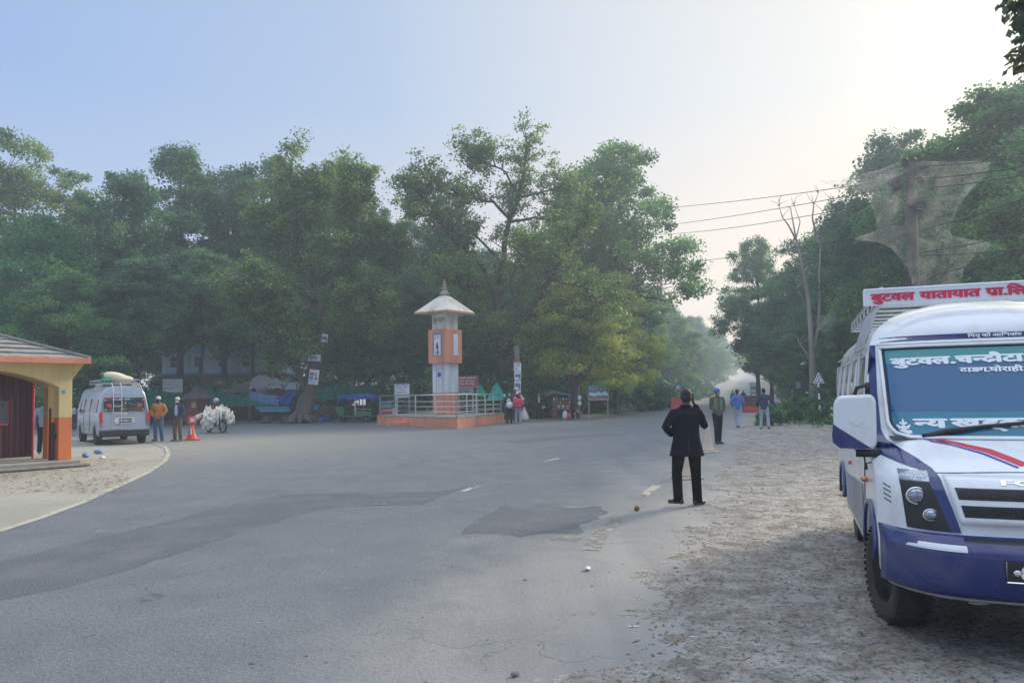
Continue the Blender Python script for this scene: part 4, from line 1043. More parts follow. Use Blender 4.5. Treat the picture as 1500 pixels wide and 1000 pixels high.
# wiper
mb = MB()
a = FS(.265, 1.39, .02); b_ = FS(.57, 1.452, .03); c_ = FS(.9, 1.485, .03)
mb.tube([a+Vector((-.06, 0, -.01)), a, FS(.36, 1.42, .035), b_], [.02, .024, .02, .013], 6); mb.tube([FS(.33, 1.405, .02), b_, c_, FS(1.1, 1.49, .02)], [.012, .013, .012, .008], 5)
mb.build('wiper', 'black_plastic', bus, smooth=True)
# lettering
E_ = lambda x0, z0, dzdx=0: (lambda x, y: FS(x0+x, z0+y+x*dzdx, .0095))
lettering(['बुटवल', ('gap', .06), '.', ('gap', .06), 'च', ('न', .62), 'दौ', ('rakar', .32), 'टा', ('gap', .04), '.', ('gap', .05), 'वु'], E_(.075, 1.885, .012), .058, .93, .045, parent=ws, m='text_white')
lettering(['दाङ', ('gap', -.12), 'ग', '.', 'घोराही', '.', 'तु', ('ल', .66), 'सी'], E_(.49, 1.825, .0), .034, .56, .035, parent=ws, m='text_white')
lettering([('न', .62), 'य', ('gap', .16), 'खड्का'], E_(.17, 1.44, .012), .065, .70, .045, parent=ws, m='text_white')
lettering(['\u093fप', 'तृ', ('gap', .16), 'को', ('gap', .16), 'आ', '\u093fश', 'वा', ('reph', .08), 'द'], lambda x, y: FS(.57+x, 2.088+y, .012), .026, .33, .03, parent=bus, m='text_white')
# seated-figure emblem at lower left of the windshield: rounded white shapes on a petal base
mb = MB()
ef = lambda x, y: FS(.105+x, 1.392+y, .0105)
def disc(cx, cy, rx, ry, n=14): mb.add([ef(cx+rx*math.cos(6.283*k/n), cy+ry*math.sin(6.283*k/n)) for k in range(n)], [tuple(range(n))])
for (cx, cy, rx, ry) in [(0, .012, .05, .009), (-.03, .022, .018, .009), (.03, .022, .018, .009), (0, .026, .02, .008), (0, .045, .021, .017), (-.026, .05, .008, .012), (.026, .05, .008, .012), (-.036, .06, .006, .009), (.036, .06, .006, .009), (0, .075, .014, .013), (-.016, .078, .008, .008), (.016, .078, .008, .008), (0, .093, .008, .007), (0, .103, .004, .006)]: disc(cx, cy, rx, ry)
mb.build('emblem', 'text_white', ws, fixn=False)
# sticker residue, dashboard and what lies on it
mb = MB(); mb.grid(lambda u, v: (BC-.75+1.5*u, .05+.25*v+surfA(BC, 1.36), 1.36+.02*math.sin(3*v)), 10, 4); mb.build('dashboard', 'seat_dark', bus)
mb = MB()
for k in range(6):
    mb.cm = k % 2; mb.grid(lambda u, v: (.20+.055*(k+u), .06+.2*v, 1.37+.15*math.sin(math.pi*(k+u)/6)*(.6+.4*v)), 3, 4)
mb.build('dashboard_cloth', ['cloth_stripe_pink', 'cloth_stripe_green'], bus)
for x in (.38, 1.25):
    mb = MB(); mb.box((x, .95, 1.05), (.5, .14, .85), Euler((R(-10), 0, 0))); mb.box((x, .7, .7), (.5, .5, .16)); mb.ell((x, 1.06, 1.6), (.14, .06, .12)); mb.build('seat', 'seat_dark', bus, bevel=.03)
for y in (2.0, 2.9, 3.7):
    for x in (.3, 1.3):
        mb = MB(); mb.box((x, y, 1.15), (.6, .12, .8)); mb.build('seat', 'seat_dark', bus, bevel=.03)
# side windows (left side of picture) : dark panes with aluminium frames; same on the other side
def SS(y, z, sgn=-1, off=.006): return Vector((BC+sgn*(interp(HWT, z)+off), y, z))
def spatch(name, m, y0, y1, z0, z1, sgn, off=.006, parent=None, thick=0):
    mb = MB(); mb.grid(lambda u, v: SS(y0+(y1-y0)*u, z0+(z1-z0)*v, sgn, off), 6, 6); return mb.build(name, m, parent or bus, fixn=False, solid=thick)
for sgn in (-1, 1):
    w = spatch('door_window', 'glass_dark', .34, .98, 1.30, 1.98, sgn)
    mb = MB(); mb.tube([SS(.36, 1.30, sgn, .01), SS(.34, 1.98, sgn, .01), SS(.98, 1.98, sgn, .01), SS(.98, 1.30, sgn, .01), SS(.36, 1.30, sgn, .01)], .016, 5); mb.build('window_frame', 'bus_white', w)
    for k in range(4):
        y0 = 1.12+k*.80; w = spatch('side_window', 'glass_dark', y0, y0+.74, 1.38, 1.98, sgn)
        mb = MB(); mb.tube([SS(y0, 1.38, sgn, .01), SS(y0, 1.98, sgn, .01), SS(y0+.74, 1.98, sgn, .01), SS(y0+.74, 1.38, sgn, .01), SS(y0, 1.38, sgn, .01)], .014, 5); mb.tube([SS(y0+.37, 1.38, sgn, .012), SS(y0+.37, 1.98, sgn, .012)], .012, 5); mb.build('window_frame', 'alu', w)
        mb = MB(); mb.grid(lambda u, v: SS(y0+.05+.26*u, 1.42+.54*v, sgn, .009+.004*math.sin(u*40)), 20, 2); mb.build('curtain', 'white_cloth', w, fixn=False)
    mb = MB()
    for z in (1.40, 1.475): mb.tube([SS(2.2, z, sgn, .03), SS(3.0, z, sgn, .055), SS(4.25, z, sgn, .055)], .011, 6)
    mb.build('window_rail', 'alu', bus)
    mb = MB(); mb.grid(lambda u, v: SS(.62+1.95*u+.0*v, .34+.5*v*(1-.25*u), sgn, .005), 10, 4); mb.build('lower_panel', 'bus_grey', bus, fixn=False)
    # arch flares
    for ya in (0.0, 3.1):
        fl = MB(); pts = []
        for k in range(13):
            t = R(168-150*k/12); y = ya+.45*math.cos(t)*(-1 if sgn else 1); z = .33+.45*math.sin(t)
            if ya == 0: yy = y; 
            xs = surfx = BC+sgn*(interp(HWT, max(.26, z))+.012)
            if y < surfA(BC+sgn*.92, max(.3, z))+.02: xs = BC+sgn*.90
            pts.append((xs, y, z))
        fl.tube(pts, .02, 6, flat=.8); fl.build('wheel_arch', 'bus_blue' if ya == 0 else 'bus_blue', bus, smooth=True)
    spatch('door_handle', 'black_plastic', 1.0, 1.12, 1.12, 1.15, sgn, .02, thick=.02)
    mb = MB(); mb.tube([SS(.33, 2.0, sgn, .002), SS(.33, 1.3, sgn, .002), SS(.42, .9, sgn, .002), SS(.5, .6, sgn, .002)], .004, 4); mb.tube([SS(1.05, 2.02, sgn, .002), SS(1.05, .45, sgn, .002)], .004, 4); mb.build('door_gap', 'black_plastic', bus)
    mb = MB(); mb.ell(SS(.22, .93, sgn, .02), (.03, .06, .024)); mb.build('side_indicator', 'amber', bus, smooth=True)
    mb = MB(); mb.ell(SS(1.9, .9, sgn, .012), (.015, .035, .024)); mb.build('marker_lamp', 'amber', bus)
    mb = MB(); mb.grid(lambda u, v: SS(.3+4.0*u, 2.065+.012*v, sgn, .02), 8, 1); mb.build('rain_gutter', 'alu', bus, fixn=False, solid=.01)
def zremap():
    L = [o for o in bus.children_recursive if o.type == 'MESH']
    for o in L:
        for v in o.data.vertices: v.co.z = interp(ZM, v.co.z)
zremap()
# wheels
def wheel(parent, c, r, w, rim='galv', steer=0, flip=1, name='wheel'):
    h = bpy.data.objects.new(name, None); COL.objects.link(h); h.parent = parent; h.location = c; h.rotation_euler = (0, 0, steer)
    mb = MB(); hw = w/2
    mb.lathe([(r*.58, -hw*.9), (r*.8, -hw), (r*.93, -hw*.96), (r*.985, -hw*.8), (r, -hw*.55), (r, hw*.55), (r*.985, hw*.8), (r*.93, hw*.96), (r*.8, hw), (r*.58, hw*.9), (r*.58, -hw*.9)], (0, 0, 0), 40, 'x')
    for q in (-.42, -.15, .15, .42): pass
    mb.build('tyre', 'rubber', h, smooth=True, fixn=False)
    mb = MB()
    for k in range(44):
        t = 6.283*k/44
        for q in (-.5, -.17, .17, .5):
            mb.box((q*w*.8, (r+.002)*math.cos(t+q*.3), (r+.002)*math.sin(t+q*.3)), (w*.2, r*.09, .004), Matrix.Rotation(t+q*.3-math.pi/2, 3, 'X'))
    mb.build('tread', 'rubber', h)
    mb = MB(); mb.lathe([(r*.6, flip*hw*.75), (r*.55, flip*hw*.5), (r*.3, flip*hw*.35), (r*.26, flip*hw*.7), (r*.1, flip*hw*.8), (.001, flip*hw*.8)], (0, 0, 0), 24, 'x')
    for k in range(6): t = 6.283*k/6; mb.ell((flip*hw*.55, r*.42*math.cos(t), r*.42*math.sin(t)), (.02, r*.05, r*.05), 8, 5)
    mb.build('rim', rim, h, smooth=True, fixn=False)
    return h
wheel(bus, (.045, 0, .34), .34, .235, 'bus_grey', R(13), -1); wheel(bus, (XR-.12, 0, .345), .345, .225, 'bus_grey', R(10), 1)
wheel(bus, (.10, 3.1, .345), .345, .215, 'bus_grey', 0, -1); wheel(bus, (XR-.10, 3.1, .345), .345, .215, 'bus_grey', 0, 1)
mb = MB(); mb.tube([(.1, 0, .33), (XR-.1, 0, .33)], .04); mb.tube([(.1, 3.1, .33), (XR-.1, 3.1, .33)], .06); mb.ell((BC, 3.1, .33), (.16, .16, .14)); mb.build('axle', 'black_metal', bus)
# door mirrors on arms
def mirror(sgn):
    X = BC+sgn*(HW+.10)
    h = bpy.data.objects.new('mirror', None); COL.objects.link(h); h.parent = bus; h.location = (X, -.16, 1.425); h.rotation_euler = (R(2), 0, R(6)*sgn)
    pr = [(-.135*sgn*-1, -.19), (.06*sgn*-1, -.2), (.135*sgn*-1, -.14), (.14*sgn*-1, .12), (.09*sgn*-1, .185), (-.12*sgn*-1, .19), (-.14*sgn*-1, .16)]
    pr = [(-x*sgn, z) for x, z in [(-.115, .175), (-.14, .13), (-.145, -.04), (-.15, -.14), (-.115, -.19), (.09, -.195), (.13, -.17), (.135, .16), (.11, .19)]] if False else [(x*(-sgn), z) for x, z in [(-.10, .18), (-.135, .13), (-.14, -.04), (-.15, -.10), (-.145, -.155), (-.10, -.195), (.10, -.195), (.135, -.17), (.14, .15), (.11, .19)]]
    mb = MB(); mb.prism(pr, (0, -.05, 0), (1, 0, 0), (0, 0, 1), .09, (0, 1, 0)); o = mb.build('mirror_shell', 'bus_white', h, bevel=.025, smooth=False)
    tri = [(x*(-sgn), z) for x, z in [(-.139, -.02), (-.149, -.10), (-.144, -.15), (-.10, -.188), (.105, -.188)]]
    mb = MB(); mb.prism(tri, (0, -.0525, 0), (1, 0, 0), (0, 0, 1), .02, (0, 1, 0)); mb.build('mirror_trim', 'bus_blue', h)
    mb = MB(); mb.lathe([(.042, 0), (.046, -.004), (.04, -.004)], (.01*-sgn, -.051, .02), 20, 'y'); mb.tube([(.01*-sgn-.012, -.054, .0), (.01*-sgn+.0, -.054, .02), (.01*-sgn+.02, -.054, .035)], .004, 4); mb.build('mirror_badge', 'bus_white', h)
    mb = MB(); mb.prism([(x*.86, z*.86) for x, z in pr], (0, .042, 0), (1, 0, 0), (0, 0, 1), .004, (0, 1, 0)); mb.build('mirror_glass', 'chrome', h)
    mb = MB()
    S = lambda y, z: tuple(h.matrix_basis.inverted() @ SS(y, z, sgn, .0))
    mb.tube([(.0, 0, .17), (.02*-sgn, 0, .235), (.07*-sgn, 0, .25), S(.13, 1.665)], .014, 8); mb.tube([S(.13, 1.70), S(.13, 1.60)], .018, 8)
    mb.build('mirror_arm', 'black_plastic', h, smooth=True); mb = MB()
    mb.box((.08*-sgn, .0, -.225), (.16, .05, .05)); mb.tube([(.14*-sgn, 0, -.225), S(.12, 1.20)], .025, 8)
    mb.tube([(.05*-sgn, 0, -.24), (.06*-sgn, 0, -.3), (.12*-sgn, .0, -.28), (.2*-sgn, .05, -.22)], .006, 5)
    mb.tube([(.06*-sgn, 0, -.3), (.065*-sgn, 0, -.34)], .01, 5)
    mb.build('mirror_arm', 'black_plastic', h, smooth=True)
mirror(-1); mirror(1)
# roof rack with sign board
mb = MB()
rz = 2.35
for x in (BC-.68, BC+.68): mb.tube([(x, .55, rz), (x, 3.9, rz)], .014, 6); mb.tube([(x-.02*(1 if x > BC else -1)*-1, .50, rz+.09), (x, 3.9, rz+.09)], .014, 6)
for k in range(9):
    y = .7+k*.4; mb.tube([(BC-.68, y, rz), (BC+.68, y, rz)], .011, 6)
    for x in (BC-.68, BC+.68): mb.tube([(x, y, rz), (x, y, rz+.09)], .009, 5)
for k in range(4):
    y = .9+k*.28
    for s_ in (-1, 1): mb.tube([(BC+s_*.68, y, rz-.01), (BC+s_*.72, y, rz-.07), (BC+s_*.80, y, 2.03)], .016, 6)
for k in range(4):
    for s_ in (-1, 1): mb.box((BC+s_*.805, .9+k*.28, 2.01), (.03, .06, .05))
mb.build('roof_rack', 'galv', bus)
sb = MB(); bz0, bz1 = 2.30, 2.425
sb.box((BC, .48, (bz0+bz1)/2), (1.66, .03, bz1-bz0)); sb = sb.build('sign_board', 'sign_white', bus, bevel=.004)
mb = MB(); mb.tube([(BC-.83, .466, bz1+.003), (BC+.83, .466, bz1+.003)], .008, 5); mb.tube([(BC-.83, .466, bz0), (BC-.83, .466, bz1)], .007, 5); mb.build('board_edge', 'text_white', sb)
bf = facefn((-.02, .465, bz0+.036), (1, 0, 0), (0, 0, 1), .003)
lettering(['बुटवल', ('gap', .3), 'यातायात', ('gap', .3), 'पा', ('rakar', .34), ('gap', .03), '.', ('gap', .03), '\u093fल', ('gap', .2), '.'], bf, .062, 1.08, .045, parent=sb, m='text_red')
# ------------------------------------------------------------------ monument on its railed platform
def quadplat():
    N = Vector((-2.72, 36.35, 0)); L = Vector((P(552, 617, 42.2).x, 42.2, 0)); Rr = Vector((P(738.7, 617, 43.5).x, 43.5, 0)); B = L+(Rr-N)*.9
    B = Vector((-6.0, 49.0, 0))
    return N, L, Rr, B
pN, pL, pR, pB = quadplat()
mon = thing('monument', 'white and orange pillar monument with a small roof on a railed platform', 'monument', tuple(pN))
def rel(v): return Vector(v)-pN
ring = [rel(pN), rel(pR), rel(pB), rel(pL)]
mb = MB(); mb.prism([(v.x, v.y) for v in ring], (0, 0, -.05), (1, 0, 0), (0, 1, 0), .55, (0, 0, 1)); mb.build('plinth', 'salmon', mon, bevel=.02)
cen = sum(ring, Vector())/4
mb = MB(); mb.prism([((v.x-cen.x)*1.006+cen.x, (v.y-cen.y)*1.006+cen.y) for v in ring], (0, 0, .502), (1, 0, 0), (0, 1, 0), .05, (0, 0, 1)); mb.build('coping', 'concrete', mon, bevel=.01)
mb = MB(); d_ = (ring[3]-ring[0]).normalized(); nn = Vector((-d_.y, d_.x, 0)); c_ = ring[0]+d_*5.1+(nn*.25 if nn.y < 0 else -nn*.25)
mb.box((c_.x, c_.y, .12), (1.5, .5, .24), Euler((0, 0, math.atan2(d_.y, d_.x)))); mb.build('step', 'salmon', mon, bevel=.015)
# railing
def railing(a, b, nposts, skip=None):
    a = a+(cen-a).normalized()*.18; b = b+(cen-b).normalized()*.18
    mb = MB()
    for k, z in enumerate((.80, 1.06, 1.32, 1.66)): mb.tube([(a.x, a.y, z), (b.x, b.y, z)], .034 if k == 3 else .02, 8)
    r = mb.build('handrail', 'steel', mon, smooth=True)
    for i in range(nposts+1):
        q = a.lerp(b, i/nposts); mb = MB(); mb.cyl((q.x, q.y, .55), (q.x, q.y, 1.67), .038, n=10); mb.lathe([(.07, 0), (.07, .02), (.04, .03)], (q.x, q.y, .552), 10); mb.build('railing_post', 'steel', mon, smooth=False)
railing(ring[0], ring[3], 4); railing(ring[0], ring[1], 5); railing(ring[3], ring[2], 3); railing(ring[1], ring[2], 3)
# tower
Yt = 41.3; tc = rel(P(655, 600, Yt)); tc.z = 0
la = Vector((-.83, .56, 0)).normalized(); lb = Vector((.56, .83, 0)).normalized()
def tz(py, Y=Yt): return P(652, py, Y).z
def block(name, s, z0, z1, m, bev=.01, grow=0):
    o = tc-(la+lb)*grow; mb = MB(); mb.prism([(0, 0), (s, 0), (s, s), (0, s)], o+Vector((0, 0, z0)), lb, la, z1-z0, (0, 0, 1)); return mb.build(name, m, mon, bevel=bev)
Sx = 1.04
z_base, z1, z2, z3, z4 = .53, tz(574.7), tz(531.5), tz(481.5), tz(455)
block('tower_base', Sx, z_base, z1, 'salmon')
block('tower_shaft', Sx, z1, z2, 'cool_white')
g_ = .16
bx = block('tower_box', Sx+2*g_, z2, z3, 'salmon', .012, g_)
up_ = block('tower_neck', Sx, z3, z4+.02, 'old_white')
# curved-up hip roof
rc = tc+(la+lb)*Sx/2; mb = MB()
prof = [(2.42, z4-.12), (2.42, z4-.02), (1.9, z4+.22), (1.2, z4+.56), (.6, z4+.84), (.26, z4+.97), (.2, z4+1.0)]
prof = [(r*.515*.97, z) for r, z in prof]
vs = []; 
for r, z in prof:
    for sx, sy in ((-1, -1), (1, -1), (1, 1), (-1, 1)):
        v = rc+la*sx*r+lb*sy*r; lift = .05*(r/1.2)**2 if r > .5 else 0
        vs.append((v.x, v.y, z+lift*0)); 
fs = [(j*4+i, j*4+(i+1) % 4, j*4+4+(i+1) % 4, j*4+4+i) for j in range(len(prof)-1) for i in range(4)]
fs += [(3, 2, 1, 0), tuple(range(len(vs)-4, len(vs)))]
mb.add(vs, fs); rf = mb.build('roof', 'old_white', mon)
mb = MB(); R0 = prof[0][0]+.012
vs = []
for z in (z4-.115, z4-.03):
    for sx, sy in ((-1, -1), (1, -1), (1, 1), (-1, 1)): v = rc+la*sx*R0+lb*sy*R0; vs.append((v.x, v.y, z))
mb.add(vs, [(i, (i+1) % 4, 4+(i+1) % 4, 4+i) for i in range(4)]); mb.build('eave_band', 'salmon', rf, fixn=False, solid=.01)
mb = MB(); zt = z4+1.0
mb.lathe([(.30, zt), (.26, zt+.08), (.19, zt+.14), (.22, zt+.2), (.10, zt+.26), (.19, zt+.33), (.19, zt+.36), (.08, zt+.41), (.15, zt+.47), (.15, zt+.49), (.06, zt+.54), (.11, zt+.6), (.05, zt+.66), (.07, zt+.7), (.02, zt+.8), (.001, zt+.92)], rc, 16)
mb.build('finial', 'bark_pale', rf, smooth=True)
# faces
lf = lambda x0, z0, g=0, off=.006: facefn(tc+la*(Sx)+Vector((0, 0, z0))-(lb*g)+la*g*0-la*x0, -la, (0, 0, 1), off)   # left face, origin at its left edge
rfc = lambda x0, z0, g=0, off=.006: facefn(tc+Vector((0, 0, z0))-(la*g)+lb*x0, lb, (0, 0, 1), off)
def face_panel(fn, w, h, m, name, parent, off0=0):
    mb = MB(); mb.add([fn(0, 0), fn(w, 0), fn(w, h), fn(0, h)], [(0, 1, 2, 3)]); return mb.build(name, m, parent, fixn=False)
M['pic_grey'] = mat('pic_grey', (.22, .2, .23), .7, .3, 12)
fr_ = face_panel(lf(.17, z2+.38, g_, .008), .70, 1.36, 'pic_grey', 'picture_frame', bx)
pp = face_panel(lf(.28, z2+.45, g_, .014), .47, 1.14, 'sign_white', 'picture', fr_)
fn = lf(.28, z2+.45, g_, .02)
mb = MB()
def blob(cx, cy, rx, ry, n=12): mb.add([fn(cx+rx*math.cos(6.283*k/n), cy+ry*math.sin(6.283*k/n)) for k in range(n)], [tuple(range(n))])
blob(.235, .66, .06, .075); blob(.235, .46, .095, .16); blob(.14, .14, .03, .14); blob(.25, .16, .04, .18); blob(.33, .13, .03, .10); blob(.17, .5, .03, .12)
mb.build('painted_figure', 'brown_cloth', pp, fixn=False)
marks(lf(.31, z2+1.36, g_, .02), .4, .18, 3, pp, 'text_dark', 3); marks(lf(.5, z2+.5, g_, .02), .2, .3, 5, pp, 'rik_green', 4)
face_panel(rfc(.42, z2+.45, g_, .008), .40, 1.2, 'sign_white', 'white_panel', bx)
lettering(['बुद्ध', ('gap', .18), 'दर्शन'], lf(.08, z3+.42), .26, .86, .015, parent=up_, m='text_dark')
sh = lf(.1, z1+1.22); marks(sh, .84, .34, 3, mon, 'text_grey', 6); bl_ = face_panel(lf(.38, z1+.88, 0, .008), .24, .26, 'text_blue', 'blue_plaque', mon)
mb = MB(); q = [lf(.3, z1+.05)(0, 0), lf(.3, z1+.05)(0, 1.15), lf(.3, z1+.05)(.4, 1.15), lf(.3, z1+.05)(.4, 0)]; mb.tube(q, .012, 4); mb.build('hatch_door', 'text_grey', mon)
for s_ in (0, 1):
    q = (tc+la*(Sx+.1)-lb*.25 if s_ == 0 else tc+lb*(Sx+.45)-la*.2)+Vector((0, 0, z4-.26)); mb = MB(); mb.cyl(q+Vector((0, 0, .2)), q, .03); mb.lathe([(.05, .08), (.11, -.06), (.12, -.1)], q, 10, rot=Euler((R(25), R(20 if s_ else -20), 0))); mb.ell(q+Vector((0, -.03, -.08)), (.07, .07, .04)); mb.build('floodlight', 'black_metal', mon)
# ------------------------------------------------------------------ gatehouse
gC = Vector((-10.78, 18.9, 0)); gw = Vector((.64, .77, 0)).normalized(); gi = Vector((-gw.y, gw.x, 0))    # along the wall (to the right), inward
if gi.x > 0: gi = -gi
gh = thing('gatehouse', 'yellow and orange open gatehouse with arched front and tiled hip roof', 'gatehouse', (0, 0, 0))
c0 = P(105.5, 600, 18.75); c0.z = 0; zE = P(120, 530, 18.75).z
zF = .16
def gp(a, i, z): return c0 - gw*a + gi*i + Vector((0, 0, z))      # a metres left of the right corner, i inward
mb = MB(); mb.prism([(-.15, -.22), (6.6, -.22), (6.6, 4.6), (-.15, 4.6)], c0, -gw, gi, zF, (0, 0, 1)); mb.build('plinth', 'concrete', gh, bevel=.03)
mb = MB(); mb.prism([(-.28, -.5), (6.6, -.5), (6.6, -.22), (-.28, -.22)], c0, -gw, gi, zF*.45, (0, 0, 1)); mb.build('step', 'stone', gh, bevel=.03)
def arch_wall(i0, th, mlow, mup, z_sp=1.98, rise=.42, span=(.30, 3.6), W=5.6, nm='arch_wall'):
    """wall with arched openings: piers + spandrel"""
    n = 20; zT = zE
    for a0, a1 in ((0, span[0]), (span[1], span[1]+.32), (5.9, 6.2)):
        mb = MB(); mb.prism([(a0, zF), (a1, zF), (a1, 1.22), (a0, 1.22)], gp(0, i0, 0), -gw, (0, 0, 1), th, gi); mb.build('pillar_base', mlow, gh, bevel=.008)
        mb = MB(); mb.prism([(a0, 1.222), (a1, 1.222), (a1, zT), (a0, zT)], gp(0, i0, 0), -gw, (0, 0, 1), th, gi); mb.build('pillar', mup, gh, bevel=.008)
    for s0, s1 in ((span[0], span[1]), (span[1]+.32, 5.9)):
        mb = MB(); top = [(s0+(s1-s0)*k/n, zT) for k in range(n+1)]; bot = [(s0+(s1-s0)*k/n, z_sp+rise*math.sin(math.pi*k/n)**.8) for k in range(n+1)]
        for k in range(n): mb.prism([bot[k], bot[k+1], top[k+1], top[k]], gp(0, i0, 0), -gw, (0, 0, 1), th, gi)
        mb.build('arch', mup, gh)
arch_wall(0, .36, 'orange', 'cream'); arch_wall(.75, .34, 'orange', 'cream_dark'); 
# roof
def hip(a0, a1, i0, i1, z0, rise, inset):
    A, B_, C_, D = gp(a0, i0, z0), gp(a1, i0, z0), gp(a1, i1, z0), gp(a0, i1, z0); m_ = (i0+i1)/2
    r0 = gp(a0+inset, m_, z0+rise); r1 = gp(a1-inset, m_, z0+rise); return A, B_, C_, D, r0, r1
A, B_, C_, D, r0, r1 = hip(-.24, 6.9, -.42, 5.0, zE+.04, 1.12, 3.0)
rf = MB(); rf.add([A, B_, C_, D, r0, r1], [(0, 1, 5, 4), (1, 2, 5), (2, 3, 4, 5), (3, 0, 4), (3, 2, 1, 0)]); rf = rf.build('roof', 'cream', gh)
def tile_plane(p0, p1, q0, q1, rows, name):
    """courses of tiles, each course a lapped slab with rows between eave p0-p1 and ridge q0-q1"""
    mb = MB(); up = Vector((0, 0, 1))
    nrm = (p1-p0).cross(q0-p0).normalized(); nrm = nrm if nrm.z > 0 else -nrm
    for r_ in range(rows):
        t0 = r_/rows; t1 = (r_+1.12)/rows; a = p0.lerp(q0, t0); b_ = p1.lerp(q1, t0); c_ = p1.lerp(q1, min(1, t1)); d_ = p0.lerp(q0, min(1, t1))
        L = (b_-a).length; nt_ = max(1, int(L/.3))
        for k in range(nt_):
            u0, u1 = k/nt_, (k+.97)/nt_; j = random.uniform(-.006, .006)
            A_ = a.lerp(b_, u0)+nrm*(.055+j); B2 = a.lerp(b_, u1)+nrm*(.055+j); C2 = d_.lerp(c_, u1)+nrm*.012; D2 = d_.lerp(c_, u0)+nrm*.012
            mb.add([A_, B2, C2, D2, A_-nrm*.05, B2-nrm*.05, C2-nrm*.04, D2-nrm*.04], [(0, 1, 2, 3), (4, 5, 1, 0), (5, 6, 2, 1), (7, 4, 0, 3), (6, 7, 3, 2), (7, 6, 5, 4)])
    return mb.build(name, 'roof_tile', rf)
tile_plane(A, B_, r0, r1, 9, 'roof_tiles'); tile_plane(D, A, r0, r0, 9, 'roof_tiles'); tile_plane(C_, B_, r1, r1, 9, 'roof_tiles')
mb = MB(); mb.tube([A+Vector((0, 0, .06)), r0+Vector((0, 0, .06))], .05, 6); mb.build('hip_cap', 'roof_tile', rf)
mb = MB(); h_ = .13
for p, q in ((A, B_), (D, A), (C_, D)):
    p, q = Vector(p), Vector(q); n = (q-p).normalized().cross(Vector((0, 0, 1))); mid = (p+q)/2
    n = n if (mid-(A+C_)/2).dot(n) > 0 else -n
    mb.add([p+Vector((0, 0, -.09))-n*.02, q+Vector((0, 0, -.09))-n*.02, q+Vector((0, 0, .05))-n*.02, p+Vector((0, 0, .05))-n*.02, p+Vector((0, 0, -.09))+n*.04, q+Vector((0, 0, -.09))+n*.04, q+Vector((0, 0, .05))+n*.04, p+Vector((0, 0, .05))+n*.04], [(0, 1, 2, 3), (4, 5, 6, 7), (0, 1, 5, 4), (3, 2, 6, 7), (0, 3, 7, 4), (1, 2, 6, 5)])
mb.build('eave_band', 'salmon', rf)
# soffit wedge under the right eave
mb = MB(); mb.add([gp(-.2, -.25, zE-.02), gp(0, 0, zE-.45), gp(0, 0, zE-.02), gp(-.2, 4.5, zE-.02), gp(0, 4.5, zE-.45), gp(0, 4.5, zE-.02)], [(0, 1, 2), (3, 5, 4), (0, 3, 4, 1), (0, 2, 5, 3), (1, 4, 5, 2)]); mb.build('soffit', 'cream', gh)
mb = MB(); fn = facefn(gp(.2, 0, 1.86), gw, (0, 0, 1), .006)
mb.add([fn(.07*math.cos(k*.785)*(1 if k % 2 else .5), .07*math.sin(k*.785)*(1 if k % 2 else .5)) for k in range(8)], [tuple(range(8))]); mb.build('stencil_mark', 'cyan_paint', gh, fixn=False)
# corrugated shutter partition inside, with a window opening and dark interior
sh_a, sh_b = .46, 5.8
mb = MB(); n = 120; ii = .95
vs = []
for k in range(n+1):
    a = sh_a+(sh_b-sh_a)*k/n; dd = .03*(1 if (k//2) % 2 else 0); vs += [gp(a, 1.35+dd, zF+.05), gp(a, 1.35+dd, 2.3)]
# leave the window out: split in three bands
def corr(a0, a1, z0, z1):
    m0 = MB(); n = int((a1-a0)/.038); v = []
    for k in range(n+1):
        a = a0+(a1-a0)*k/n; dd = .03*(1 if (k//2) % 2 else 0); v += [gp(a, 1.35+dd, z0), gp(a, 1.35+dd, z1)]
    mb.add(v, [(2*k, 2*k+2, 2*k+3, 2*k+1) for k in range(n)])
mb = MB(); corr(sh_a, 1.0, zF+.05, 2.35); corr(1.0, 1.95, zF+.05, 1.05); corr(1.0, 1.95, 1.65, 2.35); corr(1.95, 5.8, zF+.05, 2.35)
mb.build('shutter', 'maroon_metal', gh, fixn=False, solid=.004)
mb = MB(); mb.tube([gp(.45, 1.33, zF), gp(.45, 1.33, 2.35)], .03, 6); mb.tube([gp(1.0, 1.33, 1.05), gp(1.95, 1.33, 1.05)], .02, 5)
for k in range(6): mb.tube([gp(1.0+.16*k, 1.33, 1.05), gp(1.0+.16*k, 1.33, 1.65)], .006, 4)
mb.build('shutter_frame', 'red_paint', gh)
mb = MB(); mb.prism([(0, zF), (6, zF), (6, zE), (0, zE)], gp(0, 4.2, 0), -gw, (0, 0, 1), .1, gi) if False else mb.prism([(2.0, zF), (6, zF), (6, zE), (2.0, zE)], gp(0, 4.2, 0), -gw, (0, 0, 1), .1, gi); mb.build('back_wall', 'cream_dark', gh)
mb = MB(); mb.tube([gp(.38, .18, zF), gp(.38, .18, zF+.95)], .045, 6); mb.box(gp(.38, .14, zF+.62), (.12, .1, .1)); mb.tube([gp(.36, .4, zF), gp(.36, .4, zF+1.3)], .03, 5); mb.build('gate_post', 'ins_brown', gh)
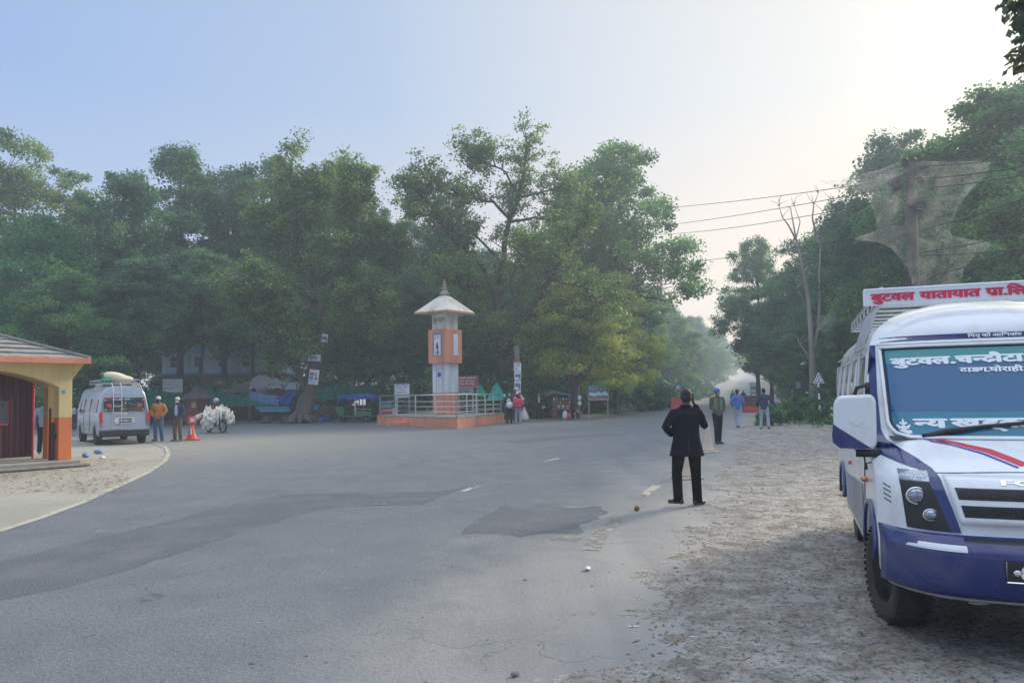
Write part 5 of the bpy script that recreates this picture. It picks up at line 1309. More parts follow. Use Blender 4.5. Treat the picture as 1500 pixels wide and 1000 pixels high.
# ------------------------------------------------------------------ building and compound behind
Yb = 72
b_ = thing('compound_building', 'red and white single-storey building with blue roof trim glimpsed through the trees', 'building', (P(320, 600, Yb).x, Yb, 0))
bx0 = P(235, 600, Yb).x-b_.location.x; bx1 = P(412, 600, Yb).x-b_.location.x; zr = TZ(320, 549, Yb); zt2 = TZ(320, 513, Yb)
mb = MB(); mb.box(((bx0+bx1)/2, 2, zr/2), (bx1-bx0, 4, zr)); mb.build('wall', 'brick_red', b_)
mb = MB(); mb.box(((bx0+bx1)/2, 2.1, (zr+zt2)/2+.05), (bx1-bx0, 3.6, zt2-zr-.1)); mb.build('upper_wall', 'cool_white', b_)
for z in (zr+.1, zt2): mb = MB(); mb.box(((bx0+bx1)/2, 1.7, z), (bx1-bx0+.6, 4.4, .22)); mb.build('roof_trim', 'blue_trim', b_)
mb = MB(); w_ = bx1-bx0
for k in range(5):
    mb = MB(); x = bx0+w_*(k+.5)/5; mb.box((x, .29, zr+1.3), (.7, .05, .9)); f_ = mb.build('window', 'black_metal', b_); mb = MB(); mb.box((x, .25, zr+1.3), (.8, .03, .05)); mb.build('window_bar', 'sign_white', f_)
    if k > 0: mb = MB(); mb.box((x, -.02, 1.5), (1.4, .06, 1.3)); mb.build('shutter', 'tin', b_)
mb = MB(); mb.box((bx0+w_*.58, -.1, zr-1.7), (.9, .04, 1.4)); mb.build('blue_notice', 'blue_trim', b_)
# white notice board left of the kiosk
def board(name, label, cat, px, py0, py1, w_px, Y, m, legs=True, mk=None, pm='galv', th=.05):
    c = P(px, py1, Y); z0 = P(px, py1, Y).z; z1_ = P(px, py0, Y).z; w = w_px/F*Y
    t = thing(name, label, cat, (c.x, Y, 0))
    mb = MB(); mb.box((0, 0, (z0+z1_)/2), (w, th, z1_-z0)); p = mb.build('board_panel', m, t, bevel=.006)
    mb = MB(); mb.tube([(-w/2, -th/2-.002, z0), (w/2, -th/2-.002, z0), (w/2, -th/2-.002, z1_), (-w/2, -th/2-.002, z1_), (-w/2, -th/2-.002, z0)], .025, 4); mb.build('board_frame', pm, t)
    if legs:
        for s in (-1, 1): mb = MB(); mb.cyl((s*w*.46, th/2+.04, -.05), (s*w*.46, th/2+.04, z1_), .04, n=8); mb.build('leg', pm, t)
    return t, p, w, z0, z1_, th
t, p, w, z0, z1_, th = board('notice_board', 'white notice board hanging behind a slanting branch left of the small red kiosk', 'notice board', 253, 555, 575, 29, 60, 'sign_white')
marks(facefn((-w/2+.1, -th/2, z0+.15), (1, 0, 0), (0, 0, 1), .006), w*.8, (z1_-z0)*.3, 1, p, 'text_grey', 3)
mb = MB(); 
for cx in (-.45, .25): mb.tube([(cx+.22*math.cos(k*.52), -th/2-.006, (z0+z1_)/2+.15+.22*math.sin(k*.52)) for k in range(13)], .02, 4)
mb.build('round_logo', 'text_grey', p)
t, p, w, z0, z1_, th = board('notice_board', 'white notice board with dense lines of text behind the platform railing', 'notice board', 589, 562, 582, 22, 46.5, 'sign_white')
marks(facefn((-w/2+.06, -th/2, z0+.05), (1, 0, 0), (0, 0, 1), .006), w*.88, (z1_-z0)*.92, 5, p, 'text_grey', 5, .7)
t, p, w, z0, z1_, th = board('sign_board', 'maroon board with pale lines of writing just right of the monument tower', 'sign board', 686, 551.5, 567, 29, 46.6, 'board_maroon')
marks(facefn((-w/2+.08, -th/2, z0+.1), (1, 0, 0), (0, 0, 1), .006), w*.85, (z1_-z0)*.85, 3, p, 'sign_white', 8, .55)
t, p, w, z0, z1_, th = board('sign_board', 'low pale board with small pictures under the maroon board', 'sign board', 682, 569, 577, 24, 46.4, 'tin')
marks(facefn((-w/2+.05, -th/2, z0+.02), (1, 0, 0), (0, 0, 1), .006), w*.9, (z1_-z0)*.8, 1, p, 'rik_green', 2, .7)
# billboard at 876
t, p, w, z0, z1_, th = board('billboard', 'dark billboard with text lines above white cloud shapes on two posts', 'billboard', 876.5, 563.5, 586, 30, 47.5, 'board_teal', mk=None)
f_ = facefn((-w/2, -th/2, z0), (1, 0, 0), (0, 0, 1), .006); H_ = z1_-z0
marks(facefn((-w/2+.1, -th/2, z0+H_*.62), (1, 0, 0), (0, 0, 1), .006), w*.85, H_*.34, 3, p, 'sign_white', 9, .6)
mb = MB()
for cx, cy, rx, ry in ((.18, .42, .15, .1), (.3, .36, .12, .1), (.5, .44, .13, .12), (.62, .38, .1, .09), (.82, .44, .14, .12), (.9, .36, .08, .07)): mb.add([f_(w*(cx+rx*math.cos(.524*k)), H_*(cy+ry*math.sin(.524*k))+.0) + Vector((0, -.002*cx, 0)) for k in range(12)], [tuple(range(12))])
mb.build('cloud_picture', 'sign_white', p, fixn=False)
mb = MB(); mb.add([f_(0, 0), f_(w, 0), f_(w, H_*.12), f_(0, H_*.12)], [(0, 1, 2, 3)]); mb.build('bottom_stripe', 'salmon', p, fixn=False)
# shade net fence
def netfence(x0, x1, Y, ztops, zb, label, m='net_green', posts=True, seed=1, Y1=None):
    Y1 = Y1 or Y
    a = P(x0, 600, Y); b = P(x1, 600, Y1); a.z = b.z = 0; d = b-a; n = len(ztops)-1
    t = thing('shade_net_fence', label, 'fence', (a.x, a.y, 0)); rnd = random.Random(seed)
    def f(u, v):
        s = u*n; i = min(int(s), n-1); tt = s-i; zt = ztops[i]+(ztops[i+1]-ztops[i])*tt-.12*math.sin(math.pi*tt)
        q = d*u; z = zb+(zt-zb)*v; nm = Vector((-d.y, d.x, 0)).normalized()
        q = q+nm*(.06*math.sin(u*n*9+v*2)+.05*math.sin(u*n*23-v*5)); return (q.x, q.y, z)
    mb = MB(); mb.grid(f, n*16, 8); mb.build('shade_net', m, t, smooth=True, fixn=False)
    for i in range(n+1):
        q = d*(i/n); mb = MB(); mb.cyl((q.x, q.y+.08, -.1), (q.x, q.y+.08, ztops[i]+.1), .045, n=6); mb.build('post', 'wood', t)
    return t
zt_ = lambda px, py, Y: P(px, py, Y).z
netfence(196, 268, 54, [zt_(196, 570, 54), zt_(230, 570, 54), zt_(268, 574, 54)], 1.0, 'green shade-net fence behind the two waiting men')
netfence(268, 398, 53, [zt_(268, 576, 53), zt_(300, 569, 53), zt_(335, 574, 53), zt_(365, 578, 53), zt_(398, 580, 53)], 1.05, 'long green shade-net fence between the red kiosk and the blue tarpaulin', seed=2)
netfence(458, 560, 53, [zt_(458, 572, 53), zt_(502, 560, 53), zt_(530, 564, 53), zt_(560, 560, 53)], zt_(500, 585, 53), 'bright green shade-net sagging behind the electric rickshaw', seed=3)
# dark low compound wall
mb = MB(); a = P(-120, 600, 54.5); b = P(436, 600, 54.5); mb.box(((a.x+b.x)/2, 54.5, .55), (b.x-a.x, .2, 1.1)); mb.box(((a.x+b.x)/2, 54.35, .06), (b.x-a.x, .5, .12))
tag(mb.build('compound_wall', 'wall_dark'), 'long dark low wall running under the green shade net', 'wall')
mb = MB(); a = P(446, 600, 54.5); b = P(545, 600, 54.5); mb.box(((a.x+b.x)/2, 54.5, .5), (b.x-a.x, .25, 1.0))
o = mb.build('stone_wall', 'stone'); tag(o, 'short rubble wall between the leaning tree and the rickshaw', 'wall')
# red kiosk with pyramid roof
kp = P(289, 606, 47); t = thing('sentry_box', 'small dark red sentry box with a pointed grey roof', 'sentry box', (kp.x, 47, 0), R(-18))
mb = MB(); mb.box((0, 0, .85), (1.0, 1.1, 1.7)); mb.build('wall', 'kiosk_red', t, bevel=.02)
mb = MB(); z_ = zt_(289, 583, 47)-.05; mb.lathe([(.98, z_), (.95, z_+.07), (.45, z_+.42), (.03, z_+.95), (.001, z_+1.0)], (0, 0, 0), 4, rot=Euler((0, 0, R(45)))); mb.build('roof', 'tin_dark', t)
mb = MB(); mb.box((.2, -.555, 1.25), (.34, .02, .34)); mb.build('window', 'cream_dark', t); mb = MB(); mb.box((-.75, .1, .8), (.5, 1.1, 1.6)); mb.build('side_panel', 'wall_dark', t)
# barrier pole in front of the wall left
mb = MB(); a = P(222, 612, 49); b = P(292, 613, 49); mb.tube([(a.x, 49, .95), (b.x, 49, .95)], .05, 8); mb.cyl((b.x, 49, 0), (b.x, 49, 1.0), .07); mb.cyl((a.x, 49, 0), (a.x, 49, .95), .05)
tag(mb.build('barrier_pole', 'black_metal'), 'dark horizontal barrier pole behind the two waiting men', 'barrier')
# thatched / tarped stalls at 365-440
t = thing('market_stall', 'ramshackle stall with ragged grey roof and drooping blue tarpaulin left of the leaning tree', 'stall', (P(402, 606, 50).x, 50, 0))
x_ = lambda px, Y=50: P(px, 600, Y).x-P(402, 606, 50).x
zz_ = lambda py, Y=50: P(402, py, Y).z
mb = MB(); rnd = random.Random(6)
def rag(u, v):
    x = x_(368)+(x_(421)-x_(368))*u; zt = zz_(548)-(u-.25)*(zz_(548)-zz_(563))*1.1 if u > .25 else zz_(548)-(.25-u)*1.0; zb = zz_(569)
    return (x+.08*math.sin(v*9+u*20), .2-.9*v+.05*math.sin(u*31), zt+(zb-zt)*v+.05*math.sin(u*40+v*7))
mb.grid(rag, 30, 8); mb.build('ragged_roof', 'tarp_grey', t, smooth=True, fixn=False)
mb = MB(); mb.grid(lambda u, v: (x_(418)+(x_(440)-x_(418))*u, .5-1.2*v, zz_(560)-.5*v+.01*math.sin(u*60)), 30, 4); mb.build('tin_roof', 'tin', t, fixn=False)
mb = MB(); mb.grid(lambda u, v: (x_(370)+(x_(412)-x_(370))*u, -.6+.03*math.sin(u*22), (zz_(572)-(u)*.35*zz_(578)*.6)*(1-v)+v*(zz_(572)-.55-.5*u)), 26, 6); mb.build('pale_tarpaulin', 'tarp_pale', t, smooth=True, fixn=False)
mb = MB(); T3 = [(x_(408), zz_(583)), (x_(440), zz_(572)), (x_(433), zz_(594)), (x_(420), zz_(592))]
mb.grid(lambda u, v: (T3[0][0]*(1-u)*(1-v)+T3[1][0]*u*(1-v)+T3[2][0]*u*v+T3[3][0]*(1-u)*v, -.75+.06*math.sin(u*9+v*6), T3[0][1]*(1-u)*(1-v)+T3[1][1]*u*(1-v)+T3[2][1]*u*v+T3[3][1]*(1-u)*v), 16, 10); mb.build('blue_tarpaulin', 'tarp_blue', t, smooth=True, fixn=False)
mb = MB(); mb.box(((x_(400)+x_(416))/2, 0, zz_(576)), (x_(416)-x_(400), .1, .8)); mb.build('plank_wall', 'brown_cloth', t)
mb = MB(); mb.box(((x_(418)+x_(438))/2, 0, zz_(574)), (x_(438)-x_(418), .1, .55)); mb.build('cyan_panel', 'cyan_paint', t)
for px in (369, 398, 417, 438): mb = MB(); mb.cyl((x_(px), -.5, -.05), (x_(px), -.5, zz_(562)), .05, n=6); mb.build('post', 'wood', t)
mb = MB(); mb.box(((x_(384)+x_(432))/2, -.9, zz_(596.5)), (x_(432)-x_(384), .9, .13)); mb.build('counter', 'cyan_paint', t)
# second grey tarp roof hanging over net
t = thing('tarpaulin_shelter', 'small grey tarpaulin shelter in front of the red and white building', 'shelter', (P(355, 600, 55).x, 55, 0))
mb = MB(); mb.grid(lambda u, v: (-1.6+3.2*u, 1-1.6*v, 2.3+.55*math.sin(math.pi*u)**2*(1-v)-.3*v+.04*math.sin(u*30)), 20, 6); mb.build('canopy', 'tarp_grey', t, smooth=True, fixn=False)
for s in (-1.5, 1.5): mb = MB(); mb.cyl((s, -.5, 0), (s, -.5, 2.1), .04, n=6); mb.build('post', 'wood', t)
# green tents right of the monument
def tent(px0, px1, pyt, pyb, Y, label, seed):
    a = P(px0, 600, Y); b = P(px1, 600, Y); t = thing('tent', label, 'tent', ((a.x+b.x)/2, Y, 0)); w = (b.x-a.x)/2; zt = P(px0, pyt, Y).z; zb = P(px0, pyb, Y).z
    mb = MB(); mb.grid(lambda u, v: ((-w+2*w*u)*(.08+.92*v**.9), -.1-1.0*v+.05*math.sin(u*25), zt+(zb-zt)*v-.0*u), 20, 8); mb.grid(lambda u, v: ((-w+2*w*u)*(.08+.92*v**.9), .1+1.0*v, zt+(zb-zt)*v), 12, 6); mb.build('canvas', 'net_green', t, smooth=True, fixn=False)
    for s in (-1, 1): mb = MB(); mb.cyl((s*w*.95, -.9, 0), (s*w*.95, -.9, zb), .04, n=6); mb.build('pole', 'wood', t)
tent(714, 742, 560.5, 585, 46.8, 'pointed green tent right of the monument railing', 1)
tent(694, 714, 563, 580, 47.6, 'smaller dull green tent between the maroon board and the pointed tent', 2)
# ------------------------------------------------------------------ posters on trees and poles
def poster(px0, px1, py0, py1, Y, label, rot=0, style=0, seed=1, m='sign_white'):
    c = P((px0+px1)/2, (py0+py1)/2, Y); w = (px1-px0)/F*Y; h = (py1-py0)/F*Y
    mb = MB(); mb.box((0, 0, 0), (w, .02, h)); o = thing('poster', label, 'poster', tuple(c)); o.rotation_euler = (0, R(rot), 0)
    mb.build('sheet', m, o); f_ = lambda x0, z0, off: facefn((-w/2+x0, -.01, -h/2+z0), (1, 0, 0), (0, 0, 1), off)
    def pan(x0, z0, x1, z1, mt, off=.004): mb = MB(); q = f_(0, 0, off); mb.add([q(w*x0, h*z0), q(w*x1, h*z0), q(w*x1, h*z1), q(w*x0, h*z1)], [(0, 1, 2, 3)]); mb.build('printed_block', mt, o, fixn=False)
    if style == 0: pan(.02, .0, .98, .1, 'maroon_cloth'); lettering(['महेन्द्र'] if False else ['सूचना'], f_(w*.1, h*.42, .006), h*.3, w*.6, .04, parent=o, m='text_blue'); marks(f_(w*.08, h*.14, .006), w*.8, h*.24, 2, o, 'text_grey', seed)
    elif style == 1: pan(.08, .6, .5, .78, 'red_paint'); pan(.08, .3, .45, .55, 'cyan_paint'); pan(.62, .3, .85, .5, 'red_paint'); pan(.62, .52, .75, .8, 'text_grey'); marks(f_(w*.06, h*.05, .006), w*.85, h*.2, 2, o, 'maroon_cloth', seed)
    elif style == 2: pan(0, .82, 1, 1, 'salmon'); marks(f_(w*.06, h*.1, .006), w*.88, h*.68, 4, o, 'text_blue', seed, .7)
    elif style == 3: pan(.1, .3, .9, .7, 'board_teal'); pan(.65, .1, .9, .35, 'red_paint'); marks(f_(w*.08, h*.74, .006), w*.85, h*.22, 2, o, 'text_grey', seed)
poster(451.5, 469.5, 519, 530, 46.2, 'white poster with purple writing, middle one on the leaning tree trunk', 3, 0, 1)
poster(452.5, 467, 541, 563, 46.0, 'largest white poster with red and blue blocks, lowest on the leaning tree trunk', 7, 1, 2)
poster(471, 480, 489, 501, 46.2, 'small faded poster highest on the leaning tree trunk', 8, 3, 3)
Yp = 45
mb = MB(); a = P(757.5, 620, Yp); mb.tube([(a.x, Yp, -.1), (a.x+.02, Yp, 2.5), (a.x+.05, Yp, 4.6)], [.22, .19, .17], 10)
tag(mb.build('utility_pole', 'bark', smooth=True), 'thick grey pole covered with posters right of the monument platform', 'utility pole')
poster(752.5, 763.5, 530, 543.5, Yp-.26, 'topmost poster with blue text and orange header on the thick grey pole', 0, 2, 4)
poster(753.5, 763.5, 544, 556, Yp-.26, 'second poster from the top on the thick grey pole, with a teal picture', -1, 3, 5)
poster(753.5, 763, 557, 570.5, Yp-.26, 'third poster from the top on the thick grey pole, above a plain slip', 1, 3, 6)
poster(756, 763, 571.5, 579, Yp-.26, 'small plain white slip lowest on the thick grey pole', 0, 9, 7)
# ------------------------------------------------------------------ street furniture
def cone(px, py, label, m, h=.75, r=.2, band=True, top=None):
    g = G(px, py); t = thing('traffic_cone', label, 'traffic cone', (g.x, g.y, 0), R(20))
    mb = MB(); mb.box((0, 0, .02), (2*r*1.15, 2*r*1.15, .04)); mb.build('base', m, t, bevel=.015)
    mb = MB(); mb.lathe([(r*.92, .04), (r*.75, .08), (r*.42, h*.5), (r*.22, h*.97), (r*.2, h)], (0, 0, 0), 24); mb.build('cone_body', m, t, smooth=True)
    if band: mb = MB(); rr = lambda z: r*(.75-.53*(z-.08)/(h-.08))+.006; mb.lathe([(rr(h*.42), h*.42), (rr(h*.62), h*.62)], (0, 0, 0), 24); mb.build('reflective_band', 'sign_white', t, smooth=True, fixn=False)
    return t, h
cone(1007, 700.5, 'beige traffic cone showing between the legs of the man in the suit', 'cone_beige', .76, .2, False)
cone(1037, 662.5, 'beige traffic cone beside the suit jacket, farther up the road', 'cone_beige', .8, .22, False)
t, h = cone(281, 644.5, 'red traffic cone with a boxy red and white head beside the waiting men', 'cone_red', .66, .27, False)
mb = MB(); mb.box((0, 0, h+.13), (.3, .2, .3)); hd = mb.build('head_box', 'cone_red', t, bevel=.03); mb = MB(); mb.box((0.02, -.105, h+.14), (.17, .012, .15)); mb.build('head_label', 'sign_white', hd)
mb = MB(); mb.box((-.02, -.09, .42), (.05, .02, .4), Euler((R(-14), 0, 0))); mb.build('white_stripe', 'sign_white', t)
def barrier(px0, px1, py0, py1, Y, label, paste=None):
    c = P((px0+px1)/2, py1, Y); w = (px1-px0)/F*Y; z1_ = P(px0, py0, Y).z; t = thing('road_barrier', label, 'road barrier', (c.x, Y, GH(Y)))
    mb = MB(); pr = [(-.28, 0), (.28, 0), (.28, .16), (.14, z1_*.55), (.1, z1_), (-.1, z1_), (-.14, z1_*.55), (-.28, .16)]
    mb.prism(pr, (-w/2, 0, 0), (0, 1, 0), (0, 0, 1), w, (1, 0, 0)); b = mb.build('barrier_shell', 'barrier_red', t, bevel=.03)
    for k in range(5): mb = MB(); x = -w/2+w*(k+.5)/5; mb.prism([(x-.05, .2), (x+.05, .2), (x+.05, z1_*.85), (x-.05, z1_*.85)], (0, -.27, 0), (1, 0, 0), (0, .16/(z1_*.65), 1), .03, (0, -1, 0)); mb.build('rib', 'barrier_red', b)
    for s in (-1, 1): mb = MB(); mb.cyl((s*(w/2-.1), 0, z1_), (s*(w/2-.1), 0, z1_+.06), .05); mb.build('filler_cap', 'black_plastic', b)
    if paste: mb = MB(); mb.box((0, -.20, z1_*.68), (w*.92, .03, z1_*.62)); mb.build('pasted_sheet', 'poster_dark', t)
barrier(1089, 1113, 579, 602, 57, 'red plastic road barrier with a dark sheet on it, between the two walking men', True)
barrier(982.5, 1005, 583, 601, 60, 'plain red plastic road barrier left of the man in the suit')
# round blue sign
def signpole(name, label, cat, px, pyb, pyt, Y, r=.035, striped=False, m='galv'):
    c = P(px, pyb, Y); zt = P(px, pyt, Y).z; t = thing(name, label, cat, (c.x, Y, GH(Y)))
    if striped:
        mb = MB(); n = 8
        for k in range(n): mb.cm = k % 2; mb.cyl((0, 0, zt*k/n-.02*(k == 0)), (0, 0, zt*(k+1)/n), r, n=8)
        mb.build('post', ['sign_white', 'black_metal'], t)
    else: mb = MB(); mb.cyl((0, 0, -.05), (0, 0, zt), r, n=8); mb.build('post', m, t)
    return t, zt
t, zt = signpole('road_sign', 'small round blue road sign above the left red barrier', 'road sign', 994, 603, 568, 66, .04)
mb = MB(); mb.lathe([(.33, 0), (.33, .03)], (0, -.06, zt+.05), 20, 'y'); mb.build('sign_disc', 'board_teal', t); mb = MB(); mb.lathe([(.2, -.068), (.2, -.066)], (0, 0, zt+.05), 16, 'y'); mb.build('sign_symbol', 'sign_white', t)
# warning triangle
Yw = 36; t, zt = signpole('road_sign', 'triangular warning sign on a leaning striped post at the right verge', 'road sign', 1202, 621, 549, Yw, .04, True)
t.rotation_euler = (0, R(-1.5), R(12))
s_ = .62; f_ = facefn((0, -.06, zt-.38), (1, 0, 0), (0, 0, 1), 0)
mb = MB(); mb.prism([(-.5*s_, 0), (.5*s_, 0), (0, .87*s_)], (0, -.06, zt-.40), (1, 0, 0), (0, 0, 1), .02, (0, 1, 0)); pn = mb.build('sign_plate', 'sign_white', t)
mb = MB()
tri = [(-.5, 0), (.5, 0), (0, .87)]; c3 = (0, .29)
def tr_(k, off): return [Vector((((x-c3[0])*k+c3[0])*s_, -.06-off, zt-.40+((y-c3[1])*k+c3[1])*s_)) for x, y in tri]
a_, b2 = tr_(.78, .006), tr_(.6, .006); mb.add(a_+b2, [(0, 1, 4, 3), (1, 2, 5, 4), (2, 0, 3, 5)])
mb.build('sign_border', 'black_metal', pn, fixn=False)
mb = MB(); q = lambda x, z: Vector((x*s_, -.068, zt-.40+z*s_)); mb.add([q(-.03, .12), q(.03, .12), q(.03, .42), q(-.03, .42)], [(0, 1, 2, 3)]); mb.add([q(-.09, .3), q(.09, .3), q(0, .46)], [(0, 1, 2)]) if False else mb.add([q(-.12, .2), q(-.03, .27), q(-.03, .32), q(-.12, .25)], [(0, 1, 2, 3)]); mb.build('sign_symbol', 'black_metal', pn, fixn=False)
signpole('marker_post', 'thin black and white striped post near the dark board', 'marker post', 1161, 592, 567, 62, .06, True)
signpole('marker_post', 'thicker black and white striped post just left of the warning sign', 'marker post', 1183, 605, 569, 50, .075, True)
t, p, w, z0, z1_, th = board('sign_board', 'dark board with a small pale sheet stuck on it behind the striped posts', 'sign board', 1178, 551.5, 570, 25, 54, 'wall_dark', pm='black_metal')
mb = MB(); mb.box((-w*.36, -.04, (z0+z1_)/2-.15), (.34, .02, .5)); mb.build('pale_sheet', 'tin', p)
mb = MB(); g = P(1190, 600, 52); mb.box((g.x, 52.5, .75), (.45, .35, 1.5)); tag(mb.build('stone_marker', 'pole_conc', bevel=.06), 'pale concrete slab marker at the foot of the dead tree', 'marker stone')
# cctv-like lamp on a bracket
t = thing('security_camera', 'small white camera on a curved bracket by the dead tree', 'camera', tuple(P(1175, 533, 51)))
mb = MB(); mb.box((0, 0, 0), (.14, .3, .11)); mb.box((.12, -.05, .05), (.22, .2, .04)); mb.build('housing', 'sign_white', t, bevel=.02); mb = MB(); mb.tube([(0, .05, .05), (.3, .3, .22), (.72, .6, .1)], .025, 6); mb.build('bracket', 'galv', t)
# leaning thin grey pole with cobweb
t = thing('utility_pole', 'thin leaning grey pole behind the warning sign', 'utility pole', tuple(G(1205, 612)))
b0 = G(1205, 612); tp = P(1215, 497, 42.0)-b0; mb = MB(); mb.tube([(0, 0, 0), tp*.5, tp], [.13, .1, .08], 8); mb.build('pole', 'pole_conc', t, smooth=True)
# small stop sign post right of the stall
t, zt = signpole('marker_post', 'thin pole with two small white plates beside the snack stall', 'signpost', 849, 612, 565, 47.5, .025)
for dz in (.75, 1.1): mb = MB(); mb.box((.02, -.05, zt-dz), (.22, .02, .26)); mb.build('plate', 'sign_white', t)
# main utility pole
Yu = 23.5; ub = P(1347, 640, Yu); up0 = Vector((ub.x, Yu, 0)); ut = P(1333, 243, Yu)
t = thing('utility_pole', 'tall concrete utility pole with insulators rising behind the minibus', 'utility pole', tuple(up0))
rt = ut-up0; mb = MB(); mb.tube([(0, 0, -.1), rt*.5, rt], [.19, .17, .14], 12); mb.build('pole', 'bark_dark', t, smooth=True)
mb = MB(); zc = rt+Vector((0, 0, -.15)); mb.box(zc, (.26, .26, .62)); mb.build('pole_cap', 'black_metal', t, bevel=.01)
ins_pts = []
for px, py in ((1311, 264), (1314, 273), (1352, 242), (1346, 261)):
    q = P(px, py, Yu)-up0; e = rt*.985 if py < 265 else rt*.95
    mb = MB(); mb.tube([e, q], .022, 5); mb.build('insulator_arm', 'black_metal', t)
    d = (q-e).normalized(); mb = MB(); mb.lathe([(.03, -.17), (.13, -.14), (.05, -.09), (.16, -.05), (.06, 0), (.16, .05), (.05, .09), (.12, .14), (.03, .17)], q+d*.05, 12, 'x', rot=d.to_track_quat('X', 'Z').to_matrix()); mb.build('insulator', 'ins_brown', t, smooth=True)
for px, py in ((1325, 239), (1337, 238)):
    q = P(px, py, Yu)-up0; mb = MB(); mb.lathe([(.04, -.14), (.11, -.08), (.07, 0), (.12, .05), (.08, .14), (.001, .16)], q, 10); mb.build('pin_insulator', 'ins_brown', t, smooth=True)
for k in range(4):
    q = P(1340, 292+k*3.5, Yu)-up0; mb = MB(); mb.tube([q+Vector((-.36, -.18-.03*k, -.04)), q+Vector((.4, -.14, .08))], .03, 5); mb.build('crossarm', 'black_metal', t)
mb = MB(); q = P(1342, 297, Yu)-up0; mb.tube([q+Vector((.28*math.cos(k*.7), -.2+.06*math.sin(k*.9), .17*math.sin(k*.7)-.006*k)) for k in range(40)], .026, 5); mb.build('coiled_cable', 'wire', t)
mb = MB()
mb.tube([P(x, y, Yu)-up0 for x, y in ((1274, 256), (1284, 262), (1293, 290), (1302, 310), (1308, 313), (1330, 310))], .012, 5)
mb.tube([P(x, y, Yu)-up0 for x, y in ((1366, 262), (1372, 275), (1375, 290), (1374, 298), (1358, 305))], .012, 5)
for cx, cy in ((1300, 246), (1306, 266)): mb.tube([P(x, y, Yu)-up0 for x, y in ((cx, cy+3), (cx+2, cy-2), (cx+5, cy-4), (cx+5, cy+3))], .01, 5)
mb.build('jumper_cable', 'wire', t)
# overhead wires: real spans between poles
def wirespan(a, b, sag, label, r=.014, n=14, grp=None):
    a, b = Vector(a), Vector(b); pts = [a.lerp(b, i/n)-Vector((0, 0, sag*4*(i/n)*(1-i/n))) for i in range(n+1)]
    mb = MB(); mb.tube([p-a for p in pts], r, 5); o = mb.build('overhead_wire', 'wire'); o.location = a; return tag(o, label, 'wire', grp)
Yf = 62
wirespan(P(1306, 264, Yu), P(900, 307, Yf), .25, 'topmost wire crossing the sky above the road from the concrete pole')
wirespan(P(1312, 274, Yu), P(900, 336, Yf), .25, 'second wire from the top crossing the sky above the road')
wirespan(P(1318, 290, Yu), P(900, 342, Yf), .5, 'third wire from the top crossing the sky above the road')
wirespan(P(1331, 335, Yu), P(900, 389, Yf), .35, 'lowest and faintest wire crossing the sky above the road')
for i, (ax, ay, bx_, by, lb) in enumerate([(1352, 243, 1520, 227, 'uppermost wire running right from the concrete pole'), (1348, 262, 1520, 240, 'second wire running right from the concrete pole'), (1360, 275, 1520, 252, 'third wire running right from the concrete pole'), (1345, 338, 1520, 284, 'bright wire rising right from the middle of the concrete pole'), (1345, 370, 1520, 336, 'wire running right just below the bright rising one'), (1345, 374, 1520, 362, 'nearly level wire running right from the lower part of the concrete pole'), (1352, 408, 1520, 355, 'lowest wire rising right above the minibus sign board')]):
    wirespan(P(ax, ay, Yu), P(bx_, by, 17), .05, lb, .016)
for ay, by, sg, lb in ((406, 370, .3, 'upper wire of the three crossing in front of the trees on the left'), (419, 385, .6, 'middle wire of the three crossing in front of the trees on the left'), (427, 398, .5, 'lower wire of the three crossing in front of the trees on the left')):
    wirespan(P(-30, ay, 30), P(470, by-8, 44), sg, lb, .016)
# dusty netting caught on the pole
def netm():
    m, nt, b = newmat('dusty_net'); co = objc(nt)
    b.inputs['Base Color'].default_value = (.5, .5, .47, 1); b.inputs['Roughness'].default_value = .9
    n1 = noise(nt, 1.4, 5, .6, co, .5); n2 = noise(nt, 14, 4, .7, co)
    ad = nt.nodes.new('ShaderNodeMath'); ad.operation = 'MULTIPLY_ADD'; ad.inputs[1].default_value = .55; nt.links.new(n2, ad.inputs[0]); nt.links.new(n1, ad.inputs[2])
    f = ramp(nt, ad.outputs[0], [(.55, .0), (.98, .4)]); tr = nt.nodes.new('ShaderNodeBsdfTransparent'); ms = nt.nodes.new('ShaderNodeMixShader')
    tl = nt.nodes.new('ShaderNodeBsdfTranslucent'); tl.inputs[0].default_value = (.6, .59, .54, 1); m2 = nt.nodes.new('ShaderNodeMixShader'); m2.inputs[0].default_value = .5; nt.links.new(b.outputs[0], m2.inputs[1]); nt.links.new(tl.outputs[0], m2.inputs[2])
    nt.links.new(f, ms.inputs[0]); nt.links.new(tr.outputs[0], ms.inputs[1]); nt.links.new(m2.outputs[0], ms.inputs[2]); nt.links.new(ms.outputs[0], nt.nodes['Material Output'].inputs[0]); M['dusty_net'] = m
netm()
def drape(name, rows, Y, label, seed, dpt=.5, nm='dusty_net'):
    """rows: list of (py, px_left, px_right): a hanging gathered web"""
    o = P(rows[0][1], rows[0][0], Y); mb = MB(); n = len(rows)-1
    def f(u, v):
        s = v*n; i = min(int(s), n-1); t_ = s-i; a, b = rows[i], rows[i+1]; py = a[0]+(b[0]-a[0])*t_; xl = a[1]+(b[1]-a[1])*t_; xr = a[2]+(b[2]-a[2])*t_
        return P(xl+(xr-xl)*u, py, Y+dpt*math.sin(u*7+v*3)*.35+dpt*.3*math.sin(v*11+u*17))-o
    mb.grid(f, 30, n*5); q = mb.build(name, nm, smooth=True, fixn=False); q.location = o; return tag(q, label, 'netting')
